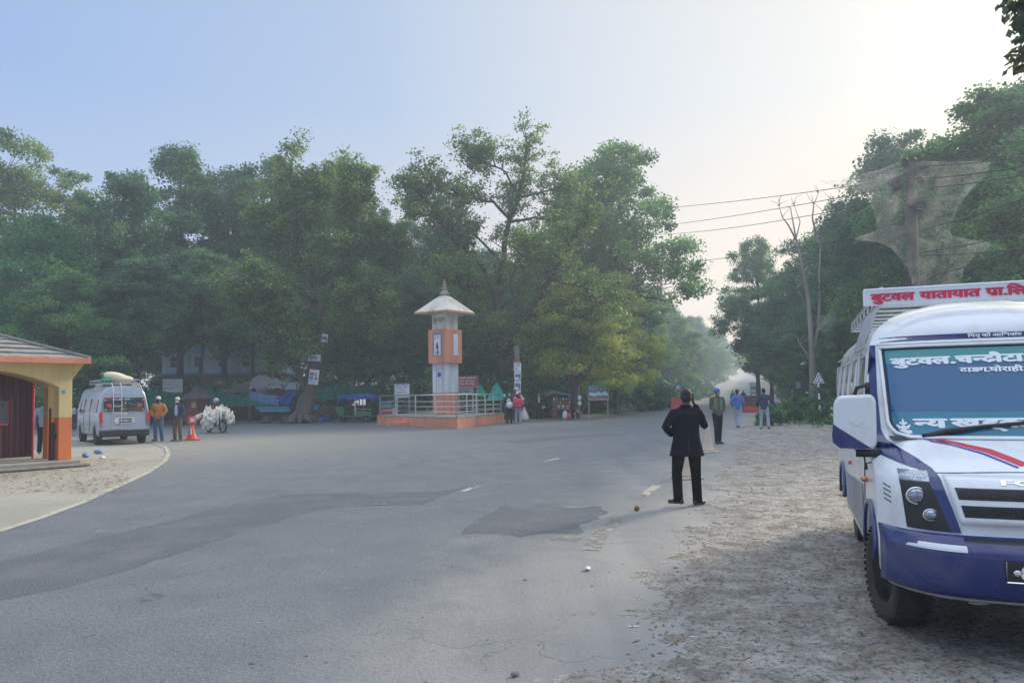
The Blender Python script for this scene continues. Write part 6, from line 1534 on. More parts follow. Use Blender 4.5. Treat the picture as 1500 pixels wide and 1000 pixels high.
drape('hanging_net', [(236, 1318, 1452), (248, 1290, 1448), (262, 1232, 1440), (275, 1262, 1425), (300, 1276, 1405), (320, 1283, 1398), (338, 1284, 1392), (345, 1262, 1394), (351, 1250, 1420), (356, 1290, 1452), (364, 1306, 1448), (378, 1318, 1425), (392, 1328, 1412), (404, 1333, 1410), (418, 1337, 1408)], Yu-.5, 'large dusty translucent net draped over the concrete utility pole', 1)
drape('hanging_net', [(264, 1200, 1310), (268, 1206, 1300), (274, 1222, 1290), (282, 1250, 1284)], Yu-.3, 'narrow tail of dusty netting strung along the wires left of the concrete pole', 2)
drape('hanging_net', [(455, 1216, 1222), (468, 1206, 1226), (480, 1196, 1232), (490, 1208, 1230), (500, 1213, 1221)], 41, 'small dusty web caught at the top of the thin leaning pole', 3, .3)
# ------------------------------------------------------------------ people
def remesh(mb, name, m, parent, vox, smooth=3, holes=False):
    me = bpy.data.meshes.new(name); me.from_pydata(mb.v, [], mb.f); 
    b = bmesh.new(); b.from_mesh(me); bmesh.ops.recalc_face_normals(b, faces=b.faces); b.to_mesh(me); b.free()
    o = bpy.data.objects.new(name, me); COL.objects.link(o)
    md = o.modifiers.new('r', 'REMESH'); md.mode = 'VOXEL'; md.voxel_size = vox; md.use_smooth_shade = True
    if smooth: s = o.modifiers.new('s', 'SMOOTH'); s.factor = .5; s.iterations = smooth
    dg = bpy.context.evaluated_depsgraph_get(); ne = bpy.data.meshes.new_from_object(o.evaluated_get(dg)); ne.name = name
    o.modifiers.clear(); o.data = ne; bpy.data.meshes.remove(me)
    ne.materials.clear(); ne.materials.append(M[m]); ne.polygons.foreach_set('use_smooth', [True]*len(ne.polygons))
    o.parent = parent; return o
def cap(mb, pts, rad, flat=1.0, n=12):
    """rounded tapered limb"""
    mb.tube(pts, rad, n, flat=flat); mb.ell(pts[0], rad[0]*.98, n, 8); mb.ell(pts[-1], rad[-1]*.98, n, 8)
def hand(mb, w, f, side, r=1.0, closed=.5, n=6):
    """w wrist, f direction of the fingers, side direction towards the thumb"""
    w, f, side = Vector(w), Vector(f).normalized(), Vector(side); side = (side-f*side.dot(f)).normalized(); nrm = f.cross(side)
    c = w+f*.045*r; mb.ell(c, (.05*r, .042*r, .017*r), 10, 6, Matrix((f, side, nrm)).transposed())
    for k, L in enumerate((.068, .078, .073, .058)):
        a = w+f*.085*r+side*(.030-.020*k)*r; b = a+(f*math.cos(closed)+nrm*math.sin(closed))*L*.5*r; c_ = b+(f*math.cos(closed*2.2)+nrm*math.sin(closed*2.2))*L*.5*r
        mb.tube([a-f*.01, b, c_], [.0095*r, .0085*r, .0065*r], n); mb.ell(c_, .0066*r, 6, 4)
    a = w+f*.03*r+side*.035*r; b = a+(f*.6+side*.7).normalized()*.032*r; c_ = b+(f*.9+side*.15+nrm*.3).normalized()*.03*r
    mb.tube([a, b, c_], [.013*r, .011*r, .008*r], n); mb.ell(c_, .0082*r, 6, 4)
DEF = dict(pelvis=(0, 0, .93), chest=(0, 0, 1.28), neck=(0, .0, 1.46), head=(0, .02, 1.60),
           shL=(-.19, 0, 1.41), elL=(-.25, -.02, 1.13), wrL=(-.25, .06, .88), shR=(.19, 0, 1.41), elR=(.25, -.02, 1.13), wrR=(.25, .06, .88),
           hiL=(-.09, 0, .91), knL=(-.11, .02, .5), anL=(-.12, -.02, .08), hiR=(.09, 0, .91), knR=(.11, .02, .5), anR=(.12, -.02, .08),
           toL=(-.15, .17, .03), toR=(.15, .17, .03))
def person(label, loc, facing, height, pose, top='blue_cloth', bottom='jeans', hairm='hair', skin='skin', sh_m='shoe', vox=.02, build=1.0, coat=0, cap_m=None, hoodie=False, hands=True, headturn=0, group=None, hem=.0, skirt=None, scarf=None, mask=None, vest=None):
    """local: +y is the way the person faces, z up"""
    p = {k: Vector(v) for k, v in DEF.items()}
    for k, v in pose.items():
        if k != 'curl': p[k] = Vector(v)
    t = thing('person', label, 'person', loc, facing, group); s = height/1.72; t.scale = (s, s, s)
    B = build; A_ = min(build, 1.04)
    # body: one continuous surface
    mb = MB(); H = p['head']; N = p['neck']; fw = Matrix.Rotation(headturn, 3, 'Z')
    def hp(x, y, z): return H+fw @ Vector((x, y, z))
    mb.ell(hp(0, -.01, .02), (.076, .094, .105), 14, 10, fw); mb.ell(hp(0, .022, -.055), (.055, .06, .058), 12, 8, fw); mb.ell(hp(0, .06, -.09), (.024, .02, .018), 8, 6, fw)
    mb.tube([hp(0, .085, .03), hp(0, .104, -.008), hp(0, .09, -.022)], [.008, .014, .01], 6); mb.ell(hp(0, .1, -.01), (.017, .014, .012), 8, 6)
    mb.ell(hp(0, .085, -.047), (.024, .012, .009), 8, 5, fw); mb.ell(hp(0, .078, .042), (.05, .014, .008), 8, 5, fw)
    for q in (-1, 1): mb.ell(hp(q*.078, -.005, .0), (.011, .018, .031), 8, 6, fw)
    cap(mb, [N-Vector((0, 0, .06)), H-Vector((0, .015, .05))], [.062, .054]); 
    cap(mb, [p['pelvis'], p['pelvis'].lerp(p['chest'], .5), p['chest']], [.11, .10, .11], .6); mb.ell(p['chest']+Vector((0, 0, .07)), (.14, .07, .07))
    for q in 'LR':
        cap(mb, [p['sh'+q], p['el'+q], p['wr'+q]], [.045, .036, .026])
        cap(mb, [p['hi'+q], p['kn'+q], p['an'+q]], [.075, .05, .036]); cap(mb, [p['an'+q]-Vector((0, 0, .02)), p['to'+q]+Vector((0, 0, .015))], [.035, .022])
        if hands:
            f = (p['wr'+q]-p['el'+q]).normalized(); sd = pose.get('thumb'+q, (0, 1, .2)); hd = pose.get('hand'+q, f); hand(mb, p['wr'+q], hd, sd, 1.0, pose.get('curl', .45))
    remesh(mb, 'body', skin, t, vox*.6 if hands and vox < .014 else vox*.75, 2)
    mb = MB()
    for q in (-1, 1): mb.ell(hp(q*.03, .083, .018), (.011, .008, .006), 8, 5)
    mb.build('eyes', 'black_plastic', t)
    # trousers
    if not skirt:
        mb = MB(); pe = p['pelvis']; mb.ell(pe, (.155*B, .115*B, .13)); 
        for q in 'LR':
            a, k, n_ = p['hi'+q], p['kn'+q], p['an'+q]; to = (p['to'+q]-n_); to.z = 0; to = to.normalized()
            mid = a.lerp(k, .5); m2 = k.lerp(n_, .5)
            mb.tube([a+Vector((0, 0, .02)), mid, k, m2, n_+Vector((0, 0, .02)), n_-Vector((0, 0, .035))], [.1*A_, .09*A_, .074*A_, .069*A_, .067*A_, .071*A_], 14); mb.ell(a, .1*A_, 12, 8)
        remesh(mb, 'trousers', bottom, t, vox, 1)
    else:
        mb = MB(); mb.lathe([(.15, 1.0), (.17, .8), (.22, .3), (.25, .06), (.23, .05)], (0, 0, 0), 18); remesh(mb, 'skirt', skirt, t, vox, 1)
    for q in 'LR':
        mb = MB(); a = p['an'+q]; b = p['to'+q]; d = (b-a); d.z = 0; d = d.normalized(); heel = a-d*.055; z0 = min(a.z, b.z+.05)
        up = (b-a).normalized()
        mb.ell(a+d*.0+Vector((0, 0, -.025)), (.045, .055, .045)); cap(mb, [Vector((heel.x, heel.y, a.z-.035)), a.lerp(b, .5)+Vector((0, 0, -.012)), b+Vector((0, 0, .012))], [.04, .047, .036], .75)
        remesh(mb, 'shoe', sh_m, t, .014, 1)
    # upper garment
    if top:
        mb = MB(); pe, ch = p['pelvis'], p['chest']; lo = pe+Vector((0, 0, -.04-coat))
        wl = .165*B+coat*.34
        vs = [(lo, wl, .66), (pe+Vector((0, 0, .05)), .162*B, .70), (pe.lerp(ch, .5), .158*B, .70), (ch, .176*B, .68), (ch+Vector((0, 0, .09)), .175*B, .64), (N+Vector((0, -.01, -.05)), .09, .8), (N+Vector((0, -.01, .0)), .066, .9)]
        pts = [v[0] for v in vs]; n = 20; o = []
        for c, r, f in vs:
            for k in range(n): a = 6.2832*k/n; o.append(c+Vector((r*math.cos(a), r*f*math.sin(a)*(1 if math.sin(a) > 0 or coat == 0 else 1.05), 0)))
        fs = [(j*n+k, j*n+(k+1) % n, (j+1)*n+(k+1) % n, (j+1)*n+k) for j in range(len(vs)-1) for k in range(n)]; fs += [tuple(range(n-1, -1, -1)), tuple(range((len(vs)-1)*n, len(vs)*n))]
        mb.add(o, fs)
        for q in 'LR':
            s_, e, w = p['sh'+q], p['el'+q], p['wr'+q]; w2 = e.lerp(w, .93)
            cap(mb, [s_+Vector((0, 0, -.01)), s_.lerp(e, .5), e, e.lerp(w2, .5), w2], [.062*A_, .062*A_, .058*A_, .054*A_, .047*A_])
            mb.ell(s_+Vector((0, 0, -.02)), (.064*A_, .066*A_, .062*A_)); mb.tube([N+Vector((0, -.01, -.035)), s_+Vector((0, 0, -.01))], [.055, .056], 10)
        if hoodie: mb.ell(N+Vector((0, -.08, -.02)), (.1, .06, .06))
        else: mb.lathe([(.075, -.03), (.08, .02), (.066, .035), (.06, -.02)], N+Vector((0, -.005, .0)), 14)
        remesh(mb, 'jacket' if coat or hoodie else 'shirt', top, t, vox, 1)
    if vest:
        mb = MB(); ch = p['chest']; pe = p['pelvis']
        for q in (-1, 1): mb.ell(ch.lerp(pe, .35)+Vector((q*.085, .045, 0)), (.085*B, .095*B, .27), 12, 10)
        remesh(mb, 'vest', vest, t, vox, 1)
    # hair or cap
    mb = MB(); mb.ell(hp(0, -.02, .045), (.083, .098, .092), 14, 10, fw); mb.ell(hp(0, -.045, .0), (.078, .07, .085), 12, 8, fw)
    if cap_m: mb = MB(); mb.ell(hp(0, -.012, .06), (.088, .104, .082), 14, 10, fw); 
    if cap_m == 'peak': pass
    remesh(mb, 'cap' if cap_m else 'hair', (cap_m or hairm), t, .012 if vox < .015 else .016, 1)
    if cap_m and pose.get('brim'): mb = MB(); mb.ell(hp(0, .1, .04), (.07, .07, .01), 12, 6, fw); mb.build('cap_brim', cap_m, t, smooth=True)
    if mask: mb = MB(); mb.ell(hp(0, .055, -.045), (.058, .06, .042), 12, 8, fw); mb.build('face_mask', mask, t, smooth=True)
    if scarf: mb = MB(); mb.ell(hp(0, -.03, .04), (.1, .1, .11), 14, 10, fw); mb.ell(hp(0, -.05, -.08), (.1, .09, .1)); mb.tube([hp(.0, .06, -.12), hp(.02, .1, -.25), hp(.03, .11, -.45)], [.06, .075, .06], 8); remesh(mb, 'headscarf', scarf, t, .016, 1)
    return t
def yaw_to(dx, dy): return math.atan2(-dx, dy)      # +y axis turned to direction (dx, dy)
# 1 the man in the dark suit, seen from behind, phone at his right ear, left hand at the waist
g = G(1008, 741)
sm = person('man in a dark navy suit seen from behind with a phone at his ear', (g.x, g.y, 0), R(-4), 1.70,
    dict(pelvis=(0, 0, .93), chest=(-.01, .02, 1.27), neck=(.0, .03, 1.455), head=(.015, .05, 1.585),
         shL=(-.18, .01, 1.365), elL=(-.31, -.07, 1.15), wrL=(-.2, .12, 1.04), thumbL=(0, .5, 1), handL=(.9, .5, -.15),
         shR=(.185, .02, 1.37), elR=(.285, .10, 1.16), wrR=(.165, .17, 1.46), thumbR=(-.4, .3, 1), handR=(-.35, -.1, .9), curl=.8,
         hiL=(-.10, 0, .90), knL=(-.145, .04, .49), anL=(-.155, -.10, .12), toL=(-.26, .0, .06), hiR=(.10, 0, .90), knR=(.135, .08, .5), anR=(.155, .10, .08), toR=(.26, .19, .03)),
    top='suit', bottom='suit_trousers', skin='skin_dark', vox=.0125, build=1.22, coat=.16, headturn=R(-8))
mb = MB(); mb.box((.125, .12, 1.56), (.012, .075, .15), Euler((R(-12), 0, R(6)))); ph = mb.build('mobile_phone', 'black_plastic', None, bevel=.004)
ph.matrix_world = sm.matrix_basis.copy(); tag(ph, 'black mobile phone held to the ear of the man in the suit', 'phone')
mb = MB(); mb.tube([(0, -.158, 1.0), (0, -.17, .84), (.003, -.168, .76)], [.0025, .0035, .003], 4); mb.build('vent_seam', 'black_plastic', sm)
# 2 bearded man in blue beanie looking back
g = G(1052, 650)
person('man in a blue beanie and green vest standing turned toward the camera', (g.x, g.y, 0), R(190), 1.74,
    dict(elL=(-.23, .02, 1.12), wrL=(-.12, .16, 1.0), handL=(.8, .4, -.2), elR=(.23, .02, 1.12), wrR=(.08, .18, .98), handR=(-.8, .4, -.2), knL=(-.07, .02, .5), anL=(-.06, -.03, .08), toL=(-.08, .16, .03), knR=(.07, .03, .5), anR=(.06, .02, .08), toR=(.1, .2, .03)),
    top='olive_cloth', bottom='black_cloth', vox=.02, build=.88, coat=.03, cap_m='blue_cloth', mask='grey_cloth', headturn=R(25), vest='green_vest')
# 3 blue jacket from behind, mid-stride
g = G(1081, 626.5)
person('man in a bright blue jacket and grey jeans walking away up the road', (g.x, g.y, 0), R(-10), 1.72,
    dict(elL=(-.27, .0, 1.14), wrL=(-.2, .12, .98), elR=(.25, -.04, 1.13), wrR=(.24, .1, .95), knL=(-.06, .1, .5), anL=(-.03, .03, .09), toL=(-.03, .22, .05), knR=(.06, .0, .5), anR=(.03, -.14, .11), toR=(.05, .03, .03)),
    top='blue_cloth', bottom='pale_jeans', vox=.022, coat=.05, build=1.0)
# 4 navy jacket walking away right, arm out
g = G(1120, 628.5)
person('man in a dark navy jacket and pale jeans striding away with one arm out', (g.x, g.y, 0), R(-22), 1.74,
    dict(elL=(-.27, -.02, 1.14), wrL=(-.26, .1, .95), shR=(.19, 0, 1.40), elR=(.33, -.02, 1.16), wrR=(.47, .06, .96), knL=(-.12, .08, .5), anL=(-.14, .02, .08), toL=(-.17, .2, .04), knR=(.14, .02, .5), anR=(.17, -.1, .12), toR=(.19, .07, .03)),
    top='navy_cloth', bottom='pale_jeans', vox=.022, coat=.05, build=1.05)
# 5-6 two men waiting
g = G(232, 646)
person('man in an orange jacket and blue jeans standing next to the silver van', (g.x, g.y, 0), R(178), 1.74,
    dict(elL=(-.3, -.02, 1.16), wrL=(-.19, .12, .98), handL=(.8, .3, -.3), elR=(.3, -.02, 1.16), wrR=(.19, .12, .98), handR=(-.8, .3, -.3), knL=(-.11, .03, .5), anL=(-.14, -.02, .08), toL=(-.2, .14, .03)),
    top='orange_cloth', bottom='jeans', vox=.022, coat=.04, build=1.05, cap_m='white_cloth', mask='black_cloth', hoodie=True)
g = G(260, 646)
person('man in an open navy jacket over a pale shirt standing left of the red cone', (g.x, g.y, 0), R(172), 1.70,
    dict(elL=(-.26, 0, 1.12), wrL=(-.24, .1, .9), elR=(.26, 0, 1.12), wrR=(.25, .08, .88)),
    top='navy_cloth', bottom='brown_cloth', vox=.022, coat=.04, build=1.0, cap_m='sack', mask='white_cloth')
s_ = [o for o in bpy.data.objects if o.get('label', '').startswith('man in an open navy')][0]
mb = MB(); mb.ell((0, .095, 1.2), (.075, .045, .24), 12, 10); mb.build('shirt_front', 'lilac_cloth', s_, smooth=True)
# 7 man behind the gatehouse pillar
g = G(64, 664)
person('man in a pale blue hooded jacket walking away inside the gatehouse arch', (g.x, g.y, 0), R(15), 1.68,
    dict(elL=(-.27, -.03, 1.14), wrL=(-.27, .02, .9), knR=(.08, .1, .5), anR=(.09, .04, .08)),
    top='steelblue_cloth', bottom='black_cloth', vox=.02, coat=.04, hoodie=True)
# 8-9 two people with piles of goods on their backs
for px, py, lab, tp, bt, pk, st, hd_ in ((746, 617, 'hawker in dark trousers with a white bag and red bundles on the back', 'black_cloth', 'black_cloth', 'white_cloth', 0, 'maroon_cloth'), (759, 618, 'hawker in pale jeans carrying a pink-red bundle beside the poster pole', 'red_cloth', 'pale_jeans', 'red_cloth', 1, 'white_cloth')):
    g = P(px, py, 41.0); g.z = 0
    q = person(lab, tuple(g), R(-5+10*st), 1.66, dict(elL=(-.24, .1, 1.15), wrL=(-.2, .2, 1.3), elR=(.24, .1, 1.15), wrR=(.2, .2, 1.3)), top=tp, bottom=bt, vox=.022, build=.95, cap_m='white_cloth')
    b = bpy.data.objects.new('bundle', None); 
    mb = MB(); rnd = random.Random(st)
    if st: mb.ell((-.14, -.24, 1.2), (.2, .16, .26)); mb.ell((.14, -.24, 1.2), (.2, .16, .26)); mb.ell((0, -.26, 1.02), (.22, .14, .14))
    else: mb.ell((.05, -.22, 1.1), (.21, .15, .2))
    mb.v = [tuple(Vector(v)+Vector([rnd.uniform(-.012, .012) for _ in range(3)])) for v in mb.v]
    o = mb.build('bundle', pk, smooth=True); o.matrix_world = q.matrix_basis.copy(); tag(o, ('pink-red' if st else 'white')+' bundle on the back of the hawker '+('beside the poster pole' if st else 'in dark trousers'), 'bundle')
    mb = MB()
    for k in range(12): a = rnd.uniform(0, 6.28); r_ = rnd.uniform(.1, .34); mb.cm = k % 3; mb.ell((r_*math.cos(a), -.12+rnd.uniform(-.12, .12), 1.52+.14*math.sin(a)+rnd.uniform(-.05, .08)), (.12, .09, .06), 8, 6, Euler((0, rnd.uniform(-1, 1), 0)))
    o = mb.build('caps_for_sale', ['maroon_cloth', 'white_cloth', 'navy_cloth'], smooth=True); o.matrix_world = q.matrix_basis.copy(); tag(o, 'cluster of caps for sale around the shoulders of the hawker '+('beside the poster pole' if st else 'in dark trousers'), 'caps')
g = G(768, 616); mb = MB(); rnd = random.Random(4); mb.lathe([(.001, 0), (.26, .02), (.3, .16), (.22, .42), (.1, .66), (.06, .74), (.08, .8), (.001, .8)], (0, 0, 0), 14); mb.v = [tuple(Vector(v)*rnd.uniform(.93, 1.07)) for v in mb.v]
tag(mb.build('sack', 'white_cloth', smooth=True, loc=(g.x, g.y, 0)), 'white sack standing on the ground beside the hawkers', 'sack')
# 10 woman by the stall
g = G(790, 614)
wm = person('woman in a dark dress and white headscarf standing left of the snack stall', (g.x, g.y, 0), R(185), 1.62,
    dict(elL=(-.22, .06, 1.14), wrL=(-.18, .2, .96), elR=(.22, .06, 1.14), wrR=(.12, .22, 1.0)), top='black_cloth', bottom='black_cloth', skirt='black_cloth', scarf='white_cloth', vox=.022, build=.9, mask='lilac_cloth')
mb = MB(); mb.box((-.28, .16, .82), (.2, .1, .14), Euler((0, R(15), 0))); mb.tube([(-.3, .14, .88), (-.12, .1, 1.4)], .012, 4)
o = mb.build('handbag', 'sack', bevel=.02); o.matrix_world = wm.matrix_basis.copy(); tag(o, 'pale handbag slung from the shoulder of the woman in the headscarf', 'bag')
# far figures near the barrier
for px, lab, m in ((1074, 'tiny distant figure standing just left of the man in the bright blue jacket', 'brown_cloth'), (1089.5, 'tiny distant figure just right of the man in the bright blue jacket', 'black_cloth')):
    g = P(px, 600, 78); person(lab, (g.x, 78, 0), R(180), 1.7, {}, top=m, bottom='black_cloth', vox=.03, hands=False)
# ------------------------------------------------------------------ silver van
def W(p0, d, lat, x, y, z): return p0+lat*x+d*y+Vector((0, 0, z))
vd = Vector((-.63, .776, 0)).normalized(); vl = Vector((vd.y, -vd.x, 0))     # forward (away), lateral to the right of the picture
v0 = Vector((-15.5, 27.45, 0))
vr = thing('van', 'silver high-roof van with a roof rack seen from behind at the left', 'van', tuple(v0), math.atan2(-vd.x, vd.y))
# local x: right, y: forward (away from camera). rear wheel centre at (.12, 0)
VW = 1.72
def vsec(y, back=0):
    """cross-section half profile (x from left 0..VW)"""
    w = VW/2; L = [(-w+.05, .30), (-w+.0, .42), (-w, .78), (-w+.005, 1.12), (-w+.07, 1.55), (-w+.13, 1.86), (-w+.2, 2.0), (-w+.32, 2.10), (-w+.55, 2.155), (0, 2.17)]
    Rr = [(-x, z) for x, z in reversed(L[:-1])]; return [(x+VW/2-.0, z) for x, z in L+Rr]
ys = [-.78, -.74, -.70, -.5, -.44, -.40, -.34, -.25, -.12, 0, .12, .25, .34, .40, .44, .9, 1.6, 2.2, 2.66, 2.72, 2.76, 2.82, 2.95, 3.1, 3.25, 3.38, 3.44, 3.5, 3.7, 3.95, 4.05, 4.1]
mb = MB(); vs = []; n = len(vsec(0))
for y in ys:
    for x, z in vsec(y):
        cx = VW/2; 
        k = 1.0; yy = y
        if y < -.6: s_ = {-.78: .93, -.74: .975, -.70: .995}[y]; x = cx+(x-cx)*s_; z = z if z < 2.0 else 2.0+(z-2.0)*s_*.92; yy = y+max(0, (z-1.1))*.16+(.03 if y == -.78 and z < .6 else 0)
        if y > 3.5:   # nose slope
            t = (y-3.5)/.6; zmax = 2.17-(1.15*t**.8 if t > 0 else 0); z = min(z, zmax); x = cx+(x-cx)*(1-.08*t*t)
        if .2 < z < .8:
            for ya in (0, 3.05):
                d_ = abs(yy-ya)
                if d_ < .39 and abs(x-cx) > .5: z = max(z, .30+math.sqrt(max(0, .39**2-d_*d_))*1.0)
        vs.append((x, yy, z))
fs = [(j*n+i, j*n+i+1, (j+1)*n+i+1, (j+1)*n+i) for j in range(len(ys)-1) for i in range(n-1)]
fs += [tuple(range(n-1, -1, -1)), tuple(range((len(ys)-1)*n, len(ys)*n))]
fs += [(j*n, (j+1)*n, (j+1)*n+n-1, j*n+n-1) for j in range(len(ys)-1)]
mb.add(vs, fs); vb = mb.build('body', 'van_silver', vr, smooth=False, fixn=True)
vb.data.polygons.foreach_set('use_smooth', [len(p.vertices) == 4 for p in vb.data.polygons])
def vr_pt(x, z, off=.01):   # on the rear face
    return Vector((VW/2+(x-VW/2)*1.0, -.78+max(0, z-1.1)*.16-off, z))
def vpatch(name, m, x0, x1, z0, z1, off=.01, parent=None):
    mb = MB(); mb.grid(lambda u, v: vr_pt(x0+(x1-x0)*u, z0+(z1-z0)*v, off), 8, 6); return mb.build(name, m, parent or vr, fixn=False)
rw = vpatch('rear_window', 'glass_dark', .18, 1.54, 1.22, 1.72, .012)
marks(lambda x, y: vr_pt(.28+x, 1.60+y, .02), .42, .1, 1, rw, 'red_paint', 2, .8); marks(lambda x, y: vr_pt(.68+x, 1.60+y, .02), .4, .1, 1, rw, 'sign_white', 3, .8); marks(lambda x, y: vr_pt(1.08+x, 1.60+y, .02), .4, .1, 1, rw, 'rik_green', 4, .8)
marks(lambda x, y: vr_pt(.28+x, 1.24+y, .02), .4, .09, 1, rw, 'green_paint', 5, .8); marks(lambda x, y: vr_pt(.7+x, 1.24+y, .02), .3, .09, 1, rw, 'yellow_paint', 6, .8); marks(lambda x, y: vr_pt(1.0+x, 1.24+y, .02), .46, .09, 1, rw, 'red_paint', 7, .8)
mb = MB(); rnd = random.Random(4)
for x0, L in ((.48, 5), (1.0, 4)):
    pts = [vr_pt(x0+.42*k/(L*3), 1.44+.055*math.sin(k*2.1+x0)+(.05 if k < 3 else 0), .022) for k in range(L*3+1)]; mb.tube(pts, .013, 4)
mb.build('script_lettering', 'green_paint', rw)
for x in (.24, 1.28):
    mb = MB(); mb.prism([(0, 0), (.2, .03), (.14, .08), (.2, .12), (0, .16)] if x > 1 else [(.2, 0), (.2, .16), (0, .11), (.06, .08), (0, .03)], vr_pt(x, 1.36, .024), (1, 0, 0), (0, .16, 1), .002, (0, -1, 0)); mb.build('red_flag', 'red_paint', rw)
mb = MB()
for x, z in ((.22, 1.64), (1.5, 1.64), (.23, 1.28), (1.48, 1.28), (.9, 1.53)): mb.lathe([(.035, 0), (.035, .004)], vr_pt(x, z, .024), 10, 'y')
mb.build('yellow_spot', 'yellow_paint', rw)
for x0 in (.02, 1.60): vpatch('tail_lamp', 'tail_red', x0, x0+.11, .80, 1.2, .02); vpatch('tail_lamp_lower', 'lamp_glass', x0+.005, x0+.105, .66, .79, .018)
gn = vpatch('plate_garnish', 'chrome', .52, 1.2, .78, 1.0, .022); mb = MB(); mb.box((.88, -.81, .88), (.42, .02, .14)); pl = mb.build('number_plate', 'black_plastic', vr); lettering(['बा', '३', 'ख', '७२'], facefn((.69, -.821, .845), (1, 0, 0), (0, 0, 1), .002), .07, .38, .02, parent=pl, m='text_white')
mb = MB(); mb.tube([vr_pt(.82, 1.12, .02), vr_pt(.88, 1.14, .02), vr_pt(.94, 1.12, .02)], .012, 5); mb.build('badge', 'chrome', vr)
mb = MB(); mb.box((VW/2, -.80, .42), (VW*.98, .16, .24)); mb.build('bumper', 'black_plastic', vr, bevel=.05)
mb = MB()
for x in (.45, .73):
    pts = [vr_pt(x, z, .06) for z in (.55, .9, 1.1)]+[vr_pt(x+.03, z, .07) for z in (1.3, 1.8, 2.1)]; mb.tube(pts+[Vector((x+.03, -.45, 2.28))], .013, 6)
for z in (.62, .88, 1.15, 1.4, 1.65, 1.9): mb.tube([vr_pt(.45+(.02 if z > 1.1 else 0), z, .065), vr_pt(.74+(.02 if z > 1.1 else 0), z, .065)], .011, 5)
mb.build('ladder', 'alu', vr)
for y0, y1 in ((-.35, .9), (1.0, 2.1), (2.2, 2.9)):
    for sx in (0, 1):
        mb = MB(); X = lambda z: (.0+(z-1.12)*.163-.012) if sx == 0 else VW-((z-1.12)*.163-.012)
        mb.add([(X(1.18), y0, 1.18), (X(1.18), y1, 1.18), (X(1.68), y1, 1.68), (X(1.68), y0, 1.68)], [(0, 1, 2, 3)]); w = mb.build('side_window', 'glass_dark', vr, fixn=False, solid=.006)
mb = MB(); mb.add([(-.012, 3.0, 1.18), (-.012, 3.6, 1.18), (.07, 3.35, 1.66), (.07, 3.0, 1.66)], [(0, 1, 2, 3)]); mb.build('side_window', 'glass_dark', vr, fixn=False, solid=.006)
mb = MB(); mb.tube([(-.012, .0, 1.05), (-.012, 1.9, 1.05)], .012, 4); mb.build('door_rail', 'text_grey', vr)
mb = MB(); mb.tube([(-.004, .95, .4), (-.004, .95, 1.15), (.06, .95, 1.7)], .006, 4); mb.tube([(-.004, 2.15, .4), (-.004, 2.15, 1.15), (.06, 2.15, 1.7)], .006, 4); mb.build('door_gap', 'black_plastic', vr)
mb = MB(); mb.box((-.14, 3.45, 1.2), (.16, .1, .24)); mb.build('mirror', 'van_silver', vr, bevel=.03)
for x in (.12, VW-.12):
    for y in (0, 3.05): wheel(vr, (x, y, .33), .33, .2, 'bus_grey', 0, -1 if x < .5 else 1)
mb = MB(); mb.box((VW/2, 1.6, .33), (VW*.8, 4.2, .1)); mb.build('underbody', 'black_plastic', vr)
mb = MB(); rz_ = 2.27
for x in (.28, VW-.28): mb.tube([(x, -.35, rz_), (x, 2.7, rz_)], .016, 6); mb.tube([(x, -.35, rz_+.13), (x, 2.7, rz_+.13)], .016, 6)
for y in (-.35, 2.7): mb.tube([(.28, y, rz_+.13), (VW-.28, y, rz_+.13)], .016, 6)
for k in range(8):
    y = -.35+k*.435; mb.tube([(.28, y, rz_), (VW-.28, y, rz_)], .012, 5)
    for x in (.28, VW-.28): mb.tube([(x, y, rz_), (x, y, rz_+.13)], .01, 5)
for k in range(5):
    y = -.2+k*.3
    for x, s in ((.28, -1), (VW-.28, 1)): mb.tube([(x, y, rz_), (x+s*.06, y, rz_-.08), (x+s*.14, y, 2.0)], .02, 6)
mb.build('roof_rack', 'galv', vr)
def onvan(x, y, z): return v0+vl*x+vd*y+Vector((0, 0, z))
rnd = random.Random(2); mb = MB(); mb.ell((0, 0, .16), (.5, .27, .2), 18, 12, Euler((0, R(14), 0))); mb.ell((.28, 0, .1), (.3, .22, .14), 14, 8); o = remesh(mb, 'sack', 'sack', None, .025, 2); o.location = onvan(.72, -.1, 2.31); o.rotation_euler = (0, 0, vr.rotation_euler.z); tag(o, 'fat cream sack lying on the roof rack of the silver van', 'sack')
mb = MB(); mb.ell((0, 0, .08), (.24, .14, .09), 12, 8); mb.ell((-.14, 0, .3), (.09, .08, .07), 10, 8); mb.cyl((-.14, 0, .1), (-.14, 0, .26), .03)
o = mb.build('bundle', 'green_paint', smooth=True, loc=onvan(.36, -.2, 2.3)); tag(o, 'small green bundle beside the sack on the van roof rack', 'bundle')
